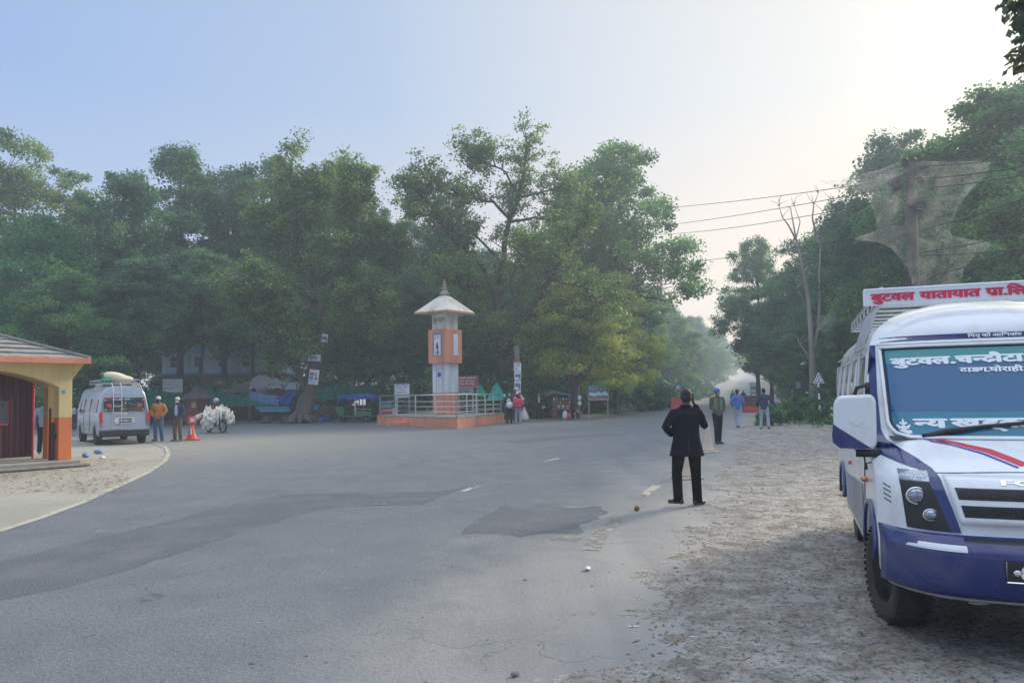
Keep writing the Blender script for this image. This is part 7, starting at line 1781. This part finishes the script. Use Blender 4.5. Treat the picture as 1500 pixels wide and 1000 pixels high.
# ------------------------------------------------------------------ electric rickshaw
def erick(loc, rz):
    t = thing('electric_rickshaw', 'green three-wheeled electric rickshaw with a blue canopy by the shade net', 'rickshaw', loc, rz)
    # local: x along (front at -x), y depth
    S = lambda mb_, name, **k: mb_.build(name, k.pop('m'), t, **k)
    mb = MB(); mb.box((.25, 0, .38), (2.0, .98, .08)); S(mb, 'floor', m='rik_green', bevel=.02)
    mb = MB(); mb.prism([(-1.25, .62), (-.92, .38), (-.7, .38), (-.72, .98), (-1.05, 1.02), (-1.2, .9)], (0, -.42, 0), (1, 0, 0), (0, 0, 1), .84, (0, 1, 0)); S(mb, 'front_cowl', m='rik_green', bevel=.03)
    mb = MB(); mb.box((-1.26, 0, .86), (.05, .86, .26), Euler((0, R(8), 0))); S(mb, 'front_panel', m='tin', bevel=.02)
    mb = MB(); mb.box((-1.3, 0, .86), (.02, .6, .14)); S(mb, 'bull_bar', m='sign_white')
    mb = MB(); mb.add([(-1.2, -.42, 1.02), (-1.2, .42, 1.02), (-.88, .42, 1.62), (-.88, -.42, 1.62)], [(0, 1, 2, 3)]); S(mb, 'windshield', m='bus_glass', fixn=False, solid=.008)
    mb = MB()
    for y in (-.44, .44): mb.tube([(-1.2, y, 1.0), (-.88, y, 1.64)], .025, 6)
    mb.tube([(-.88, -.44, 1.64), (-.88, .44, 1.64)], .025, 6); S(mb, 'windshield_frame', m='green_paint')
    mb = MB()
    for y in (-.46, .46): mb.tube([(.1, y, .4), (.1, y, 1.62)], .035, 6)
    S(mb, 'centre_pillar', m='sign_white')
    mb = MB()
    for y in (-.46, .46): mb.tube([(1.2, y, .4), (1.2, y, 1.55)], .022, 6)
    S(mb, 'rear_pillar', m='black_metal')
    mb = MB(); mb.grid(lambda u, v: (-.95+2.3*u, -.52+1.04*v, 1.62+.12*math.sin(math.pi*v)+.05*math.sin(math.pi*u)-.10*max(0, u-.7)/.3), 12, 8); S(mb, 'canopy', m='tarp_blue', smooth=True, fixn=False, solid=.02)
    mb = MB(); mb.box((.05, -.53, 1.55), (1.9, .02, .16)); mb.box((1.3, 0, 1.5), (.02, 1.0, .2)); S(mb, 'canopy_flap', m='tarp_blue')
    mb = MB()
    for k in range(5): mb.ell((-1.0, -.36+k*.18, 1.72), (.06, .06, .05), 8, 6)
    S(mb, 'roof_lamps', m='black_plastic')
    mb = MB()
    for k in range(5): mb.ell((-1.05, -.36+k*.18, 1.72), (.02, .045, .04), 8, 6)
    S(mb, 'lamp_lenses', m='sign_white')
    for x, fl_ in ((-.1, 1), (.85, -1)): mb = MB(); mb.box((x, 0, .62), (.42, .92, .14)); mb.box((x+.2*fl_, 0, .86), (.09, .92, .42)); S(mb, 'seat', m='seat_dark', bevel=.03)
    mb = MB(); mb.box((.6, -.47, .55), (1.15, .03, .3)); mb.box((.6, .47, .55), (1.15, .03, .3)); S(mb, 'side_panel', m='rik_green')
    mb = MB(); mb.tube([(.15, -.5, .82), (1.2, -.5, .82)], .02, 6); mb.tube([(.15, -.5, .66), (.8, -.5, .66)], .014, 5); S(mb, 'side_rail', m='alu')
    def wh(c): 
        h = bpy.data.objects.new('wheel', None); COL.objects.link(h); h.parent = t; h.location = c
        mb = MB(); mb.lathe([(.15, -.04), (.2, -.05), (.235, -.035), (.24, 0), (.235, .035), (.2, .05), (.15, .04), (.15, -.04)], (0, 0, 0), 24, 'y'); mb.build('tyre', 'rubber', h, smooth=True, fixn=False)
        mb = MB(); mb.lathe([(.15, 0), (.155, .03), (.14, .035)], (0, 0, 0), 20, 'y'); mb.lathe([(.04, -.05), (.04, .05)], (0, 0, 0), 10, 'y')
        for k in range(8): a = k*.785; mb.tube([(0, 0, 0), (.15*math.cos(a), 0, .15*math.sin(a))], .008, 4)
        mb.build('rim', 'galv', h)
    wh((-1.0, 0, .24)); wh((.85, -.45, .24)); wh((.85, .45, .24))
    mb = MB(); mb.tube([(-1.0, -.06, .24), (-.92, -.06, .7)], .018, 6); mb.tube([(-1.0, .06, .24), (-.92, .06, .7)], .018, 6); S(mb, 'fork', m='alu')
    mb = MB(); mb.tube([(-.95, -.25, 1.0), (-.85, 0, .98), (-.95, .25, 1.0)], .015, 6); mb.tube([(-.85, 0, .98), (-.92, 0, .7)], .02, 6); S(mb, 'handlebar', m='black_metal')
    mb = MB(); mb.box((.55, 0, .28), (1.0, .5, .16)); S(mb, 'battery_box', m='black_metal')
    return t
gq = P(524, 617, 47.5); er = erick((gq.x, 47.5, 0), R(-18)); er.scale = (1.05, 1.05, 1.0)
# ------------------------------------------------------------------ motorcycles
def motorbike(label, loc, rz, col='black_metal', grp=None):
    t = thing('motorcycle', label, 'motorcycle', loc, rz)
    for y in (-.62, .66):
        h = bpy.data.objects.new('wheel', None); COL.objects.link(h); h.parent = t; h.location = (0, y, .3)
        mb = MB(); mb.lathe([(.23, -.04), (.27, -.05), (.3, -.02), (.3, .02), (.27, .05), (.23, .04), (.23, -.04)], (0, 0, 0), 26, 'x'); mb.build('tyre', 'rubber', h, smooth=True, fixn=False)
        mb = MB(); mb.lathe([(.23, -.02), (.235, .02), (.22, .02)], (0, 0, 0), 22, 'x')
        for k in range(6): a = k*1.047; mb.tube([(0, .0, 0), (0, .23*math.cos(a), .23*math.sin(a))], .012, 4)
        mb.lathe([(.05, -.07), (.05, .07)], (0, 0, 0), 10, 'x'); mb.build('rim', 'galv', h)
    mb = MB(); mb.tube([(0, .1, .35), (0, .3, .62), (0, .42, .85), (0, .36, .92)], .04, 6); mb.tube([(0, -.6, .3), (0, -.2, .5), (0, .1, .35)], .03, 6); mb.tube([(0, -.55, .72), (0, -.1, .7), (0, .3, .8)], .035, 6); mb.build('frame', 'black_metal', t)
    mb = MB(); mb.ell((0, .18, .84), (.14, .28, .13), 14, 10); mb.build('fuel_tank', col, t, smooth=True)
    mb = MB(); mb.ell((0, -.32, .82), (.13, .42, .06), 14, 8); mb.build('seat', 'black_plastic', t, smooth=True)
    mb = MB(); mb.box((0, .08, .45), (.26, .3, .3)); mb.lathe([(.07, -.15), (.07, .15)], (0, .22, .5), 10, 'x'); mb.build('engine', 'galv', t, bevel=.03)
    mb = MB(); mb.tube([(.12, .15, .34), (.14, -.3, .32), (.15, -.75, .4)], [.03, .035, .045], 8); mb.build('exhaust', 'chrome', t)
    mb = MB()
    for x in (-.08, .08): mb.tube([(x, .66, .3), (x, .44, .95)], .02, 6)
    mb.tube([(-.36, .3, 1.02), (-.2, .42, 1.04), (.2, .42, 1.04), (.36, .3, 1.02)], .015, 6); mb.build('handlebar', 'chrome', t)
    mb = MB(); mb.ell((0, .54, .9), (.1, .08, .1)); mb.build('headlight', 'lamp_glass', t, smooth=True)
    mb = MB(); mb.grid(lambda u, v: (-.06+.12*u, .66+.34*math.cos(R(40+110*v)), .3+.34*math.sin(R(40+110*v))), 2, 8); mb.grid(lambda u, v: (-.06+.12*u, -.62+.34*math.cos(R(20+130*v)), .3+.34*math.sin(R(20+130*v))), 2, 8); mb.build('mudguard', col, t, fixn=False, solid=.01)
    for s in (-1, 1): mb = MB(); mb.tube([(s*.25, .38, 1.03), (s*.34, .4, 1.2)], .008, 4); mb.ell((s*.36, .4, 1.23), (.06, .015, .04)); mb.build('mirror', 'black_plastic', t)
    return t
g = G(316, 633.5); crz = R(-128)
bike = motorbike('dark motorcycle almost hidden under a load of white chickens', (g.x, g.y, 0), crz)
def seated(label, parentloc, rz, top, bottom, helmet):
    q = person(label, parentloc, rz, 1.68, dict(pelvis=(0, -.15, .92), chest=(0, -.02, 1.22), neck=(0, .02, 1.38), head=(0, .06, 1.52), shL=(-.19, 0, 1.33), elL=(-.3, .18, 1.13), wrL=(-.33, .34, 1.05), shR=(.19, 0, 1.33), elR=(.3, .18, 1.13), wrR=(.33, .34, 1.05),
        hiL=(-.1, -.15, .9), knL=(-.2, .25, .72), anL=(-.2, .05, .36), toL=(-.2, .22, .33), hiR=(.1, -.15, .9), knR=(.2, .25, .72), anR=(.2, .05, .36), toR=(.2, .22, .33)), top=top, bottom=bottom, vox=.022, coat=0)
    mb = MB(); mb.ell((0, .04, 1.57), (.135, .155, .145), 16, 12); mb.build('helmet', helmet, q, smooth=True); mb = MB(); mb.grid(lambda u, v: (.125*math.sin(-1.1+2.2*u), .06+.125*math.cos(-1.1+2.2*u), 1.5+.1*v), 8, 3); mb.build('visor', 'glass_dark', q, fixn=False)
    return q
rd = seated('motorcyclist in dark clothes and grey helmet riding behind the load of chickens', (g.x, g.y, 0), crz, 'maroon_cloth', 'black_cloth', 'galv')
# bunches of live chickens tied over the bike, each its own thing
rnd = random.Random(12)
def chicken_mesh(seed):
    r = random.Random(seed); mb = MB(); mb.ell((0, 0, 0), (.15, .1, .1), 12, 8); mb.ell((.1, 0, -.05), (.07, .06, .06)); mb.tube([(.12, 0, -.05), (.2, .02, -.12), (.22, .02, -.17)], [.045, .03, .026], 8); mb.ell((.225, .02, -.19), .032, 8, 6)
    mb.ell((-.02, .09, .0), (.11, .025, .07), 10, 6); mb.ell((-.02, -.09, .0), (.11, .025, .07), 10, 6); mb.tube([(-.1, 0, .02), (-.2, 0, .07), (-.25, .0, .05)], [.06, .045, .012], 8); return mb
cp = thing('chicken', '', '', (0, 0, -50)); remesh(chicken_mesh(1), 'body', 'chicken', cp, .014, 1)
mb = MB(); mb.tube([(.225, .02, -.16), (.24, .02, -.2), (.235, .02, -.225)], [.01, .014, .006], 5); mb.build('comb', 'red_paint', cp)
mb = MB(); mb.tube([(.255, .02, -.2), (.28, .02, -.205)], [.009, .003], 5); mb.build('beak', 'yellow_paint', cp); mb = MB(); mb.tube([(-.06, .03, .05), (-.08, .03, .16)], .008, 5); mb.tube([(-.06, -.03, .05), (-.08, -.03, .16)], .008, 5); mb.build('legs', 'yellow_paint', cp)
cnt = 0
mw = bike.matrix_basis
for k in range(62):
    side = 1 if k % 2 else -1; lay = k//2
    x = side*(.26+.36*rnd.random()); y = -.55+1.15*rnd.random(); z = 1.02-.58*rnd.random()-(.35*max(0, abs(x)-.45))
    if k > 46: x = rnd.uniform(-.25, .25); y = rnd.uniform(-.7, .0) if k % 2 else rnd.uniform(.35, .8); z = .98+.1*rnd.random()
    o = cp if k == 0 else copy_tree(cp)
    q = mw @ Vector((x, y, z)); o.location = q; o.scale = (1.25,)*3; o.rotation_euler = (rnd.uniform(-.5, .5), rnd.uniform(.1, 1.0), rnd.uniform(0, 6.28)); tag(o, 'white chicken hanging in the bunch slung over the loaded motorcycle', 'chicken', 'chickens hanging from the motorcycle')
# second motorcycle behind the stall
gm_ = G(829, 613); motorbike('red motorcycle parked at the right end of the snack stall', (gm_.x, gm_.y+.4, 0), R(60), 'red_paint')
# ------------------------------------------------------------------ bicycle
g = G(920, 607); bc = thing('bicycle', 'lone bicycle standing on the verge at the left side of the road', 'bicycle', (g.x, g.y+.3, 0), R(28))
for x in (-.5, .5):
    mb = MB(); mb.tube([(x+.33*math.cos(k*.2618), 0, .35+.33*math.sin(k*.2618)) for k in range(25)], .022, 6); w = mb.build('wheel', 'galv', bc); mb = MB()
    for k in range(16): mb.tube([(x, 0, .35), (x+.33*math.cos(k*.3927), 0, .35+.33*math.sin(k*.3927))], .004, 3)
    mb.build('spokes', 'alu', w)
mb = MB(); 
for a, b in (((-.5, .35), (-.05, .33)), ((-.05, .33), (-.2, .82)), ((-.2, .75), (.32, .8)), ((.32, .8), (-.05, .33)), ((-.5, .35), (-.2, .75)), ((.32, .92), (.5, .35))): mb.tube([(a[0], 0, a[1]), (b[0], 0, b[1])], .02, 6)
mb.build('frame', 'galv', bc); mb = MB(); mb.ell((-.22, 0, .88), (.13, .08, .03)); mb.build('saddle', 'black_plastic', bc); mb = MB(); mb.tube([(.22, -.28, .96), (.34, -.1, .98), (.34, .1, .98), (.22, .28, .96)], .015, 6); mb.build('handlebar', 'chrome', bc)
mb = MB(); mb.box((-.48, 0, .76), (.4, .14, .02)); mb.build('carrier', 'galv', bc)
# ------------------------------------------------------------------ carts and goods
def cart(px, py, Y, L, label, m1, m2, cargo=0):
    q = P(px, py, Y); t = thing('handcart', label, 'handcart', (q.x, Y, 0), R(4))
    mb = MB(); mb.box((0, 0, .74), (L, .95, .06)); mb.build('bed', m1, t, bevel=.01); mb = MB(); mb.box((0, -.47, .83), (L, .04, .16)); mb.build('side_board', m2, t)
    for x in (-L*.32, L*.32):
        for y in (-.42, .42):
            mb = MB(); mb.tube([(x+.3*math.cos(k*.3142), y, .32+.3*math.sin(k*.3142)) for k in range(21)], .028, 6); w = mb.build('wheel', 'rubber', t); mb = MB()
            for k in range(8): mb.tube([(x, y, .32), (x+.3*math.cos(k*.785), y, .32+.3*math.sin(k*.785))], .008, 4)
            mb.build('spokes', 'galv', w)
    mb = MB(); mb.tube([(-L*.32, -.42, .32), (-L*.32, .42, .32)], .03); mb.tube([(L*.32, -.42, .32), (L*.32, .42, .32)], .03); mb.build('axle', 'black_metal', t)
    for x in (-L*.46, L*.46): mb = MB(); mb.tube([(x, -.4, .02), (x, -.4, .74)], .025, 5); mb.build('leg', 'wood', t)
    return t
cart(405, 613, 47.8, 1.9, 'dark four-wheeled handcart with a cyan edge left of the leaning tree', 'wood', 'cyan_paint')
cart(470, 612, 50, 1.3, 'small handcart half hidden between the leaning tree and the rickshaw', 'wood', 'wood')
for px, py, Y, s, m, lab, cat in ((463, 599, 49.6, .26, 'blue_trim', 'bright blue plastic tub on the small handcart', 'tub'), (470, 607, 49.0, .22, 'blue_trim', 'blue plastic bucket on the ground by the small handcart', 'bucket'), (481, 610, 49.2, .25, 'tarp_blue', 'darker blue jerrycan on the ground near the rickshaw front wheel', 'jerrycan')):
    q = P(px, py, Y); z = .77 if py < 600 else 0; mb = MB()
    if cat != 'jerrycan': mb.lathe([(.001, .0), (s*.75, 0), (s, s*1.3), (s*1.06, s*1.32), (s*.95, s*1.3), (s*.72, .03), (.001, .03)], (0, 0, 0), 18)
    else: mb.box((0, 0, s*.7), (s*1.3, s*.8, s*1.4)); mb.cyl((s*.4, 0, s*1.4), (s*.4, 0, s*1.6), s*.15); mb.tube([(-s*.4, 0, s*1.4), (-s*.3, 0, s*1.55), (s*.2, 0, s*1.55)], s*.06, 5)
    o = mb.build(cat, m, loc=(q.x, Y, z), bevel=.01); tag(o, lab, cat)
# goods behind the railing: plastic chairs, drums
def drum(px, py0, py1, Y, m, lab):
    q = P(px, py1, Y); h = P(px, py0, Y).z-max(0, q.z); mb = MB(); r = h*.33
    mb.lathe([(.001, 0), (r*.95, 0), (r, h*.05), (r, h*.32), (r*1.04, h*.34), (r, h*.36), (r, h*.64), (r*1.04, h*.66), (r, h*.68), (r, h*.95), (r*.94, h), (.001, h)], (0, 0, 0), 20)
    tag(mb.build('drum', m, loc=(q.x, Y, 0), smooth=True), lab, 'drum')
drum(589, 581, 613, 48.5, 'tarp_blue', 'tall blue plastic drum behind the left railing under the white notice board')
drum(602, 583, 613, 49.3, 'tarp_blue', 'second blue plastic drum right of the taller one behind the left railing')
def crate(px, py0, Y, m, lab, w=.5, h=.4, z=0):
    q = P(px, py0, Y); mb = MB(); zc = z
    mb.box((0, 0, zc+.02), (w, w*.7, .03))
    for s in (-1, 1):
        for k in range(4): mb.box((0, s*w*.35, zc+.05+h*k/4+h*.1), (w, .02, h*.17)); mb.box((s*w*.5, 0, zc+.05+h*k/4+h*.1), (.02, w*.7, h*.17))
        for s2 in (-1, 1): mb.box((s*w*.49, s2*w*.34, zc+h*.5), (.04, .04, h))
    tag(mb.build('crate', m, loc=(q.x, Y, 0)), lab, 'crate')
crate(566, 600, 47.2, 'barrier_red', 'upper red plastic crate behind the left end of the railing', .8, .42, .46); crate(567, 608, 47.3, 'barrier_red', 'lower red plastic crate of the stack at the left end of the railing', .85, .42)
crate(595, 608, 47.0, 'barrier_red', 'red plastic crate on the ground in front of the blue drums', .7, .42)
crate(566, 590, 47.6, 'cyan_paint', 'cyan crate topmost on the red crates behind the left railing', .6, .35, .9)
def pchair(px, Y, rz, lab):
    q = P(px, 600, Y); t = thing('plastic_chair', lab, 'chair', (q.x, Y, 0), rz)
    mb = MB(); mb.box((0, 0, .43), (.45, .42, .03)); mb.build('seat', 'sign_white', t, bevel=.01); mb = MB(); mb.box((0, .2, .66), (.42, .03, .42), Euler((R(-8), 0, 0))); mb.build('backrest', 'sign_white', t, bevel=.01)
    for x in (-.2, .2):
        for y in (-.18, .18): mb = MB(); mb.cyl((x*1.15, y*1.15, 0), (x, y, .43), .018); mb.build('leg', 'sign_white', t)
pchair(579, 47.0, R(25), 'white plastic chair behind the railing between the red crates and blue drum')
# ------------------------------------------------------------------ snack stall
Ys = 48.2; sp0 = P(820, 613, Ys); st = thing('snack_stall', 'small roadside snack stall with a sloping tin roof and hanging packets', 'stall', (sp0.x, Ys, 0), R(6))
xs = lambda px: P(px, 600, Ys).x-sp0.x
zs_ = lambda py: P(820, py, Ys).z
mb = MB(); mb.add([(xs(800), -.5, zs_(578)), (xs(812), -.6, zs_(574)), (xs(835), -.6, zs_(579.5)), (xs(835), .9, zs_(577)), (xs(812), .9, zs_(571)), (xs(800), .9, zs_(576))], [(0, 1, 4, 5), (1, 2, 3, 4)]); mb.build('roof', 'tin', st, fixn=False, solid=.05)
for px in (809, 813, 833): mb = MB(); mb.cyl((xs(px), -.45, 0), (xs(px), -.45, zs_(578)), .045, n=8); mb.build('post', 'wood', st)
mb = MB(); mb.box((xs(820), .3, .8), (1.2, .05, 1.5)); mb.build('back_panel', 'wall_dark', st); mb = MB(); mb.box((xs(822), -.2, .62), (1.0, .7, .06)); mb.box((xs(814), -.2, .3), (.05, .6, .6)); mb.box((xs(830), -.2, .3), (.05, .6, .6)); mb.build('counter', 'wood', st)
mb = MB(); mb.box((xs(811), -.4, .45), (.3, .3, .9)); mb.build('gas_box', 'kiosk_red', st)
rnd = random.Random(9); pk = ['sign_white', 'yellow_paint', 'salmon', 'green_paint', 'blue_trim', 'red_paint']
for r_ in range(3):
    for k in range(6):
        mb = MB(); x = xs(810)+k*.2; mb.ell((x, -.5+rnd.uniform(-.02, .02), zs_(583)-.22*r_-.06), (.06, .02, .085), 8, 6); o = mb.build('packet', pk[(k*2+r_*3) % 6]); o.matrix_world = Matrix.Translation(st.location) @ Matrix.Rotation(R(6), 4, 'Z'); tag(o, 'shiny snack packet hanging in the strings under the snack stall roof', 'snack packet', 'snack packets hanging in the stall')
for k, (px, m, lab) in enumerate(((818, 'sign_white', 'white tub at the left on the snack stall counter'), (824, 'yellow_paint', 'yellow tub in the middle of the snack stall counter'), (830, 'salmon', 'pale orange tub at the right on the snack stall counter'))):
    mb = MB(); mb.lathe([(.001, 0), (.1, 0), (.12, .22), (.125, .24), (.001, .25)], (0, 0, 0), 14); o = mb.build('tub', m, loc=(sp0.x+xs(px), Ys-.3, .66)); tag(o, lab, 'tub')
for px, h_, m, lab in ((826, .55, 'sign_white', 'tall white sack beside the snack stall counter'), (831, .42, 'red_paint', 'small red bag right of the white sack at the stall')):
    mb = MB(); mb.lathe([(.001, 0), (.16, .02), (.18, h_*.4), (.12, h_*.85), (.05, h_), (.001, h_)], (0, 0, 0), 12); tag(mb.build('bag', m, loc=(sp0.x+xs(px), Ys-.85, 0), smooth=True), lab, 'bag')
def bench(px, py, Y, L, lab, rz=0, m='wood'):
    q = P(px, py, Y); t = thing('bench', lab, 'bench', (q.x, Y, 0), rz); mb = MB(); mb.box((0, 0, .45), (L, .32, .05)); mb.build('seat', m, t, bevel=.01)
    for x in (-L*.42, L*.42):
        for y in (-.11, .11): mb = MB(); mb.box((x, y, .215), (.05, .05, .43)); mb.build('leg', m, t)
bench(847.5, 613, 47.3, .55*.9, 'short wooden bench right of the snack stall beside the red motorcycle', R(5), 'concrete'); bench(776, 612, 49, .8, 'low wooden bench between the hawkers and the woman', R(-8))
# teal hoarding behind the stall
board('sign_board', 'small teal board half hidden in the leaves above the woman', 'sign board', 801, 570, 577, 18, 52, 'board_teal', pm='black_metal')
mb = MB(); q = P(803, 558, 52.5); mb.grid(lambda u, v: (-.6+1.2*u, .1*math.sin(u*6), -.35*v+.08*math.sin(u*9)), 10, 4); o = mb.build('tarpaulin', 'tarp_pale', smooth=True, fixn=False, loc=tuple(q)); tag(o, 'pale blue scrap of tarpaulin caught in the leaves above the snack stall', 'tarpaulin')
# ------------------------------------------------------------------ distant vehicle on the road
Yv = 165; q = P(1106, 570, Yv); lt = thing('truck', 'tiny hazy truck far up the road', 'truck', (q.x, Yv, GH(Yv)), R(-18))
mb = MB(); mb.box((0, 1.2, 1.4), (2.1, 1.4, 1.9)); mb.build('cab', 'tin', lt, bevel=.1); mb = MB(); mb.box((0, 4.4, 1.9), (2.3, 4.6, 2.4)); mb.build('cargo_box', 'tin', lt, bevel=.04)
mb = MB(); mb.box((0, .48, 1.85), (1.8, .04, .7)); mb.build('windshield', 'glass_dark', lt); mb = MB(); mb.box((0, .42, .75), (2.1, .12, .3)); mb.build('bumper', 'black_metal', lt)
for x in (-.9, .9):
    mb = MB(); mb.ell((x*.85, .46, .95), (.14, .05, .12)); mb.build('headlight', 'lamp_glass', lt)
    for y in (1.2, 5.2): mb = MB(); mb.lathe([(.001, -.15), (.46, -.15), (.48, 0), (.46, .15), (.001, .15)], (x, y, .48), 18, 'x'); mb.build('wheel', 'rubber', lt)
# ------------------------------------------------------------------ sky, sun, haze
SUN_EL, SUN_AZ = R(24), R(46)     # azimuth from +Y toward +X
def world():
    w = bpy.data.worlds.new('World'); SC.world = w; w.use_nodes = True; nt = w.node_tree; bg = nt.nodes['Background']
    s = nt.nodes.new('ShaderNodeTexSky'); s.sky_type = 'NISHITA'; s.sun_disc = False; s.sun_elevation = SUN_EL; s.sun_rotation = SUN_AZ
    s.air_density = 1.3; s.dust_density = 2.2; s.ozone_density = 1.5; s.altitude = 100
    gm = nt.nodes.new('ShaderNodeGamma'); gm.inputs[1].default_value = SKY_G; nt.links.new(s.outputs[0], gm.inputs[0]); hs = nt.nodes.new('ShaderNodeHueSaturation'); hs.inputs['Saturation'].default_value = SKY_C; nt.links.new(gm.outputs[0], hs.inputs['Color']); 
    # hazy morning air: the clear-sky model blended with a smooth haze gradient by direction
    tc = nt.nodes.new('ShaderNodeTexCoord'); dt = nt.nodes.new('ShaderNodeVectorMath'); dt.operation = 'DOT_PRODUCT'
    nt.links.new(tc.outputs['Generated'], dt.inputs[0]); dt.inputs[1].default_value = (math.sin(SUN_AZ)*math.cos(SUN_EL), math.cos(SUN_AZ)*math.cos(SUN_EL), math.sin(SUN_EL))
    side = ramp(nt, dt.outputs['Value'], [(0, (.2, .29, .56)), (.3, (.21, .33, .60)), (.62, (.30, .39, .57)), (.82, (.51, .53, .58)), (.93, (.63, .62, .59)), (1, (.8, .77, .71))])
    sp = nt.nodes.new('ShaderNodeSeparateXYZ'); nt.links.new(tc.outputs['Generated'], sp.inputs[0])
    low = ramp(nt, dt.outputs['Value'], [(.4, (.42, .46, .58)), (.74, (.80, .54, .38)), (.95, (1.0, .66, .38))])
    hf = ramp(nt, sp.outputs[2], [(.04, 1), (.36, 0)])
    c = mix(nt, hf, side, low)
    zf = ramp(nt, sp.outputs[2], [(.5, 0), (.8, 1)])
    c = mix(nt, zf, c, ZEN)  # overhead sky brightened out of view, added as fill light for the ground
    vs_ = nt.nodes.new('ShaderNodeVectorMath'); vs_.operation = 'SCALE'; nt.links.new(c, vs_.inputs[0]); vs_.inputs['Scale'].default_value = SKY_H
    vn = nt.nodes.new('ShaderNodeVectorMath'); vn.operation = 'SCALE'; nt.links.new(hs.outputs[0], vn.inputs[0]); vn.inputs['Scale'].default_value = .15
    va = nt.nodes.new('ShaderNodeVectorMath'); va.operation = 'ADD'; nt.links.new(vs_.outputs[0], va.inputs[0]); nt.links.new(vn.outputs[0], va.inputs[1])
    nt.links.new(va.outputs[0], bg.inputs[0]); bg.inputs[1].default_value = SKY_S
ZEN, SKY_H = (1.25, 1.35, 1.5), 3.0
SKY_S, SKY_G, SKY_C = .15, .5, 1.7
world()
sd = bpy.data.lights.new('sun', 'SUN'); sd.energy = 2.4; sd.angle = R(11); sd.color = (1, .86, .66)
so = bpy.data.objects.new('sun', sd); COL.objects.link(so)
dirv = Vector((math.sin(SUN_AZ)*math.cos(SUN_EL), math.cos(SUN_AZ)*math.cos(SUN_EL), math.sin(SUN_EL)))
so.rotation_euler = dirv.to_track_quat('Z', 'Y').to_euler()
if HAZE:
    mb = MB(); mb.box((60, 140, 22), (560, 560, 58)); hz = mb.build('haze', 'white_paint'); tag(hz, 'thin morning haze hanging over the road and woods', None, None, 'stuff')
    m = bpy.data.materials.new('haze'); m.use_nodes = True; nt = m.node_tree; nt.nodes.clear(); o = nt.nodes.new('ShaderNodeOutputMaterial'); v = nt.nodes.new('ShaderNodeVolumePrincipled')
    v.inputs['Density'].default_value = HAZE; v.inputs['Color'].default_value = (.74, .87, 1, 1); v.inputs['Anisotropy'].default_value = .3
    nt.links.new(v.outputs[0], o.inputs['Volume']); hz.data.materials.clear(); hz.data.materials.append(m)
SC.view_settings.view_transform = 'Standard'; SC.view_settings.look = 'None'; SC.view_settings.gamma = 1; SC.view_settings.exposure = EXPO
SC.cycles.max_bounces = 6; SC.cycles.diffuse_bounces = 3; SC.cycles.glossy_bounces = 3; SC.cycles.transmission_bounces = 4; SC.cycles.transparent_max_bounces = 8; SC.cycles.volume_bounces = 1
SC.cycles.use_denoising = True
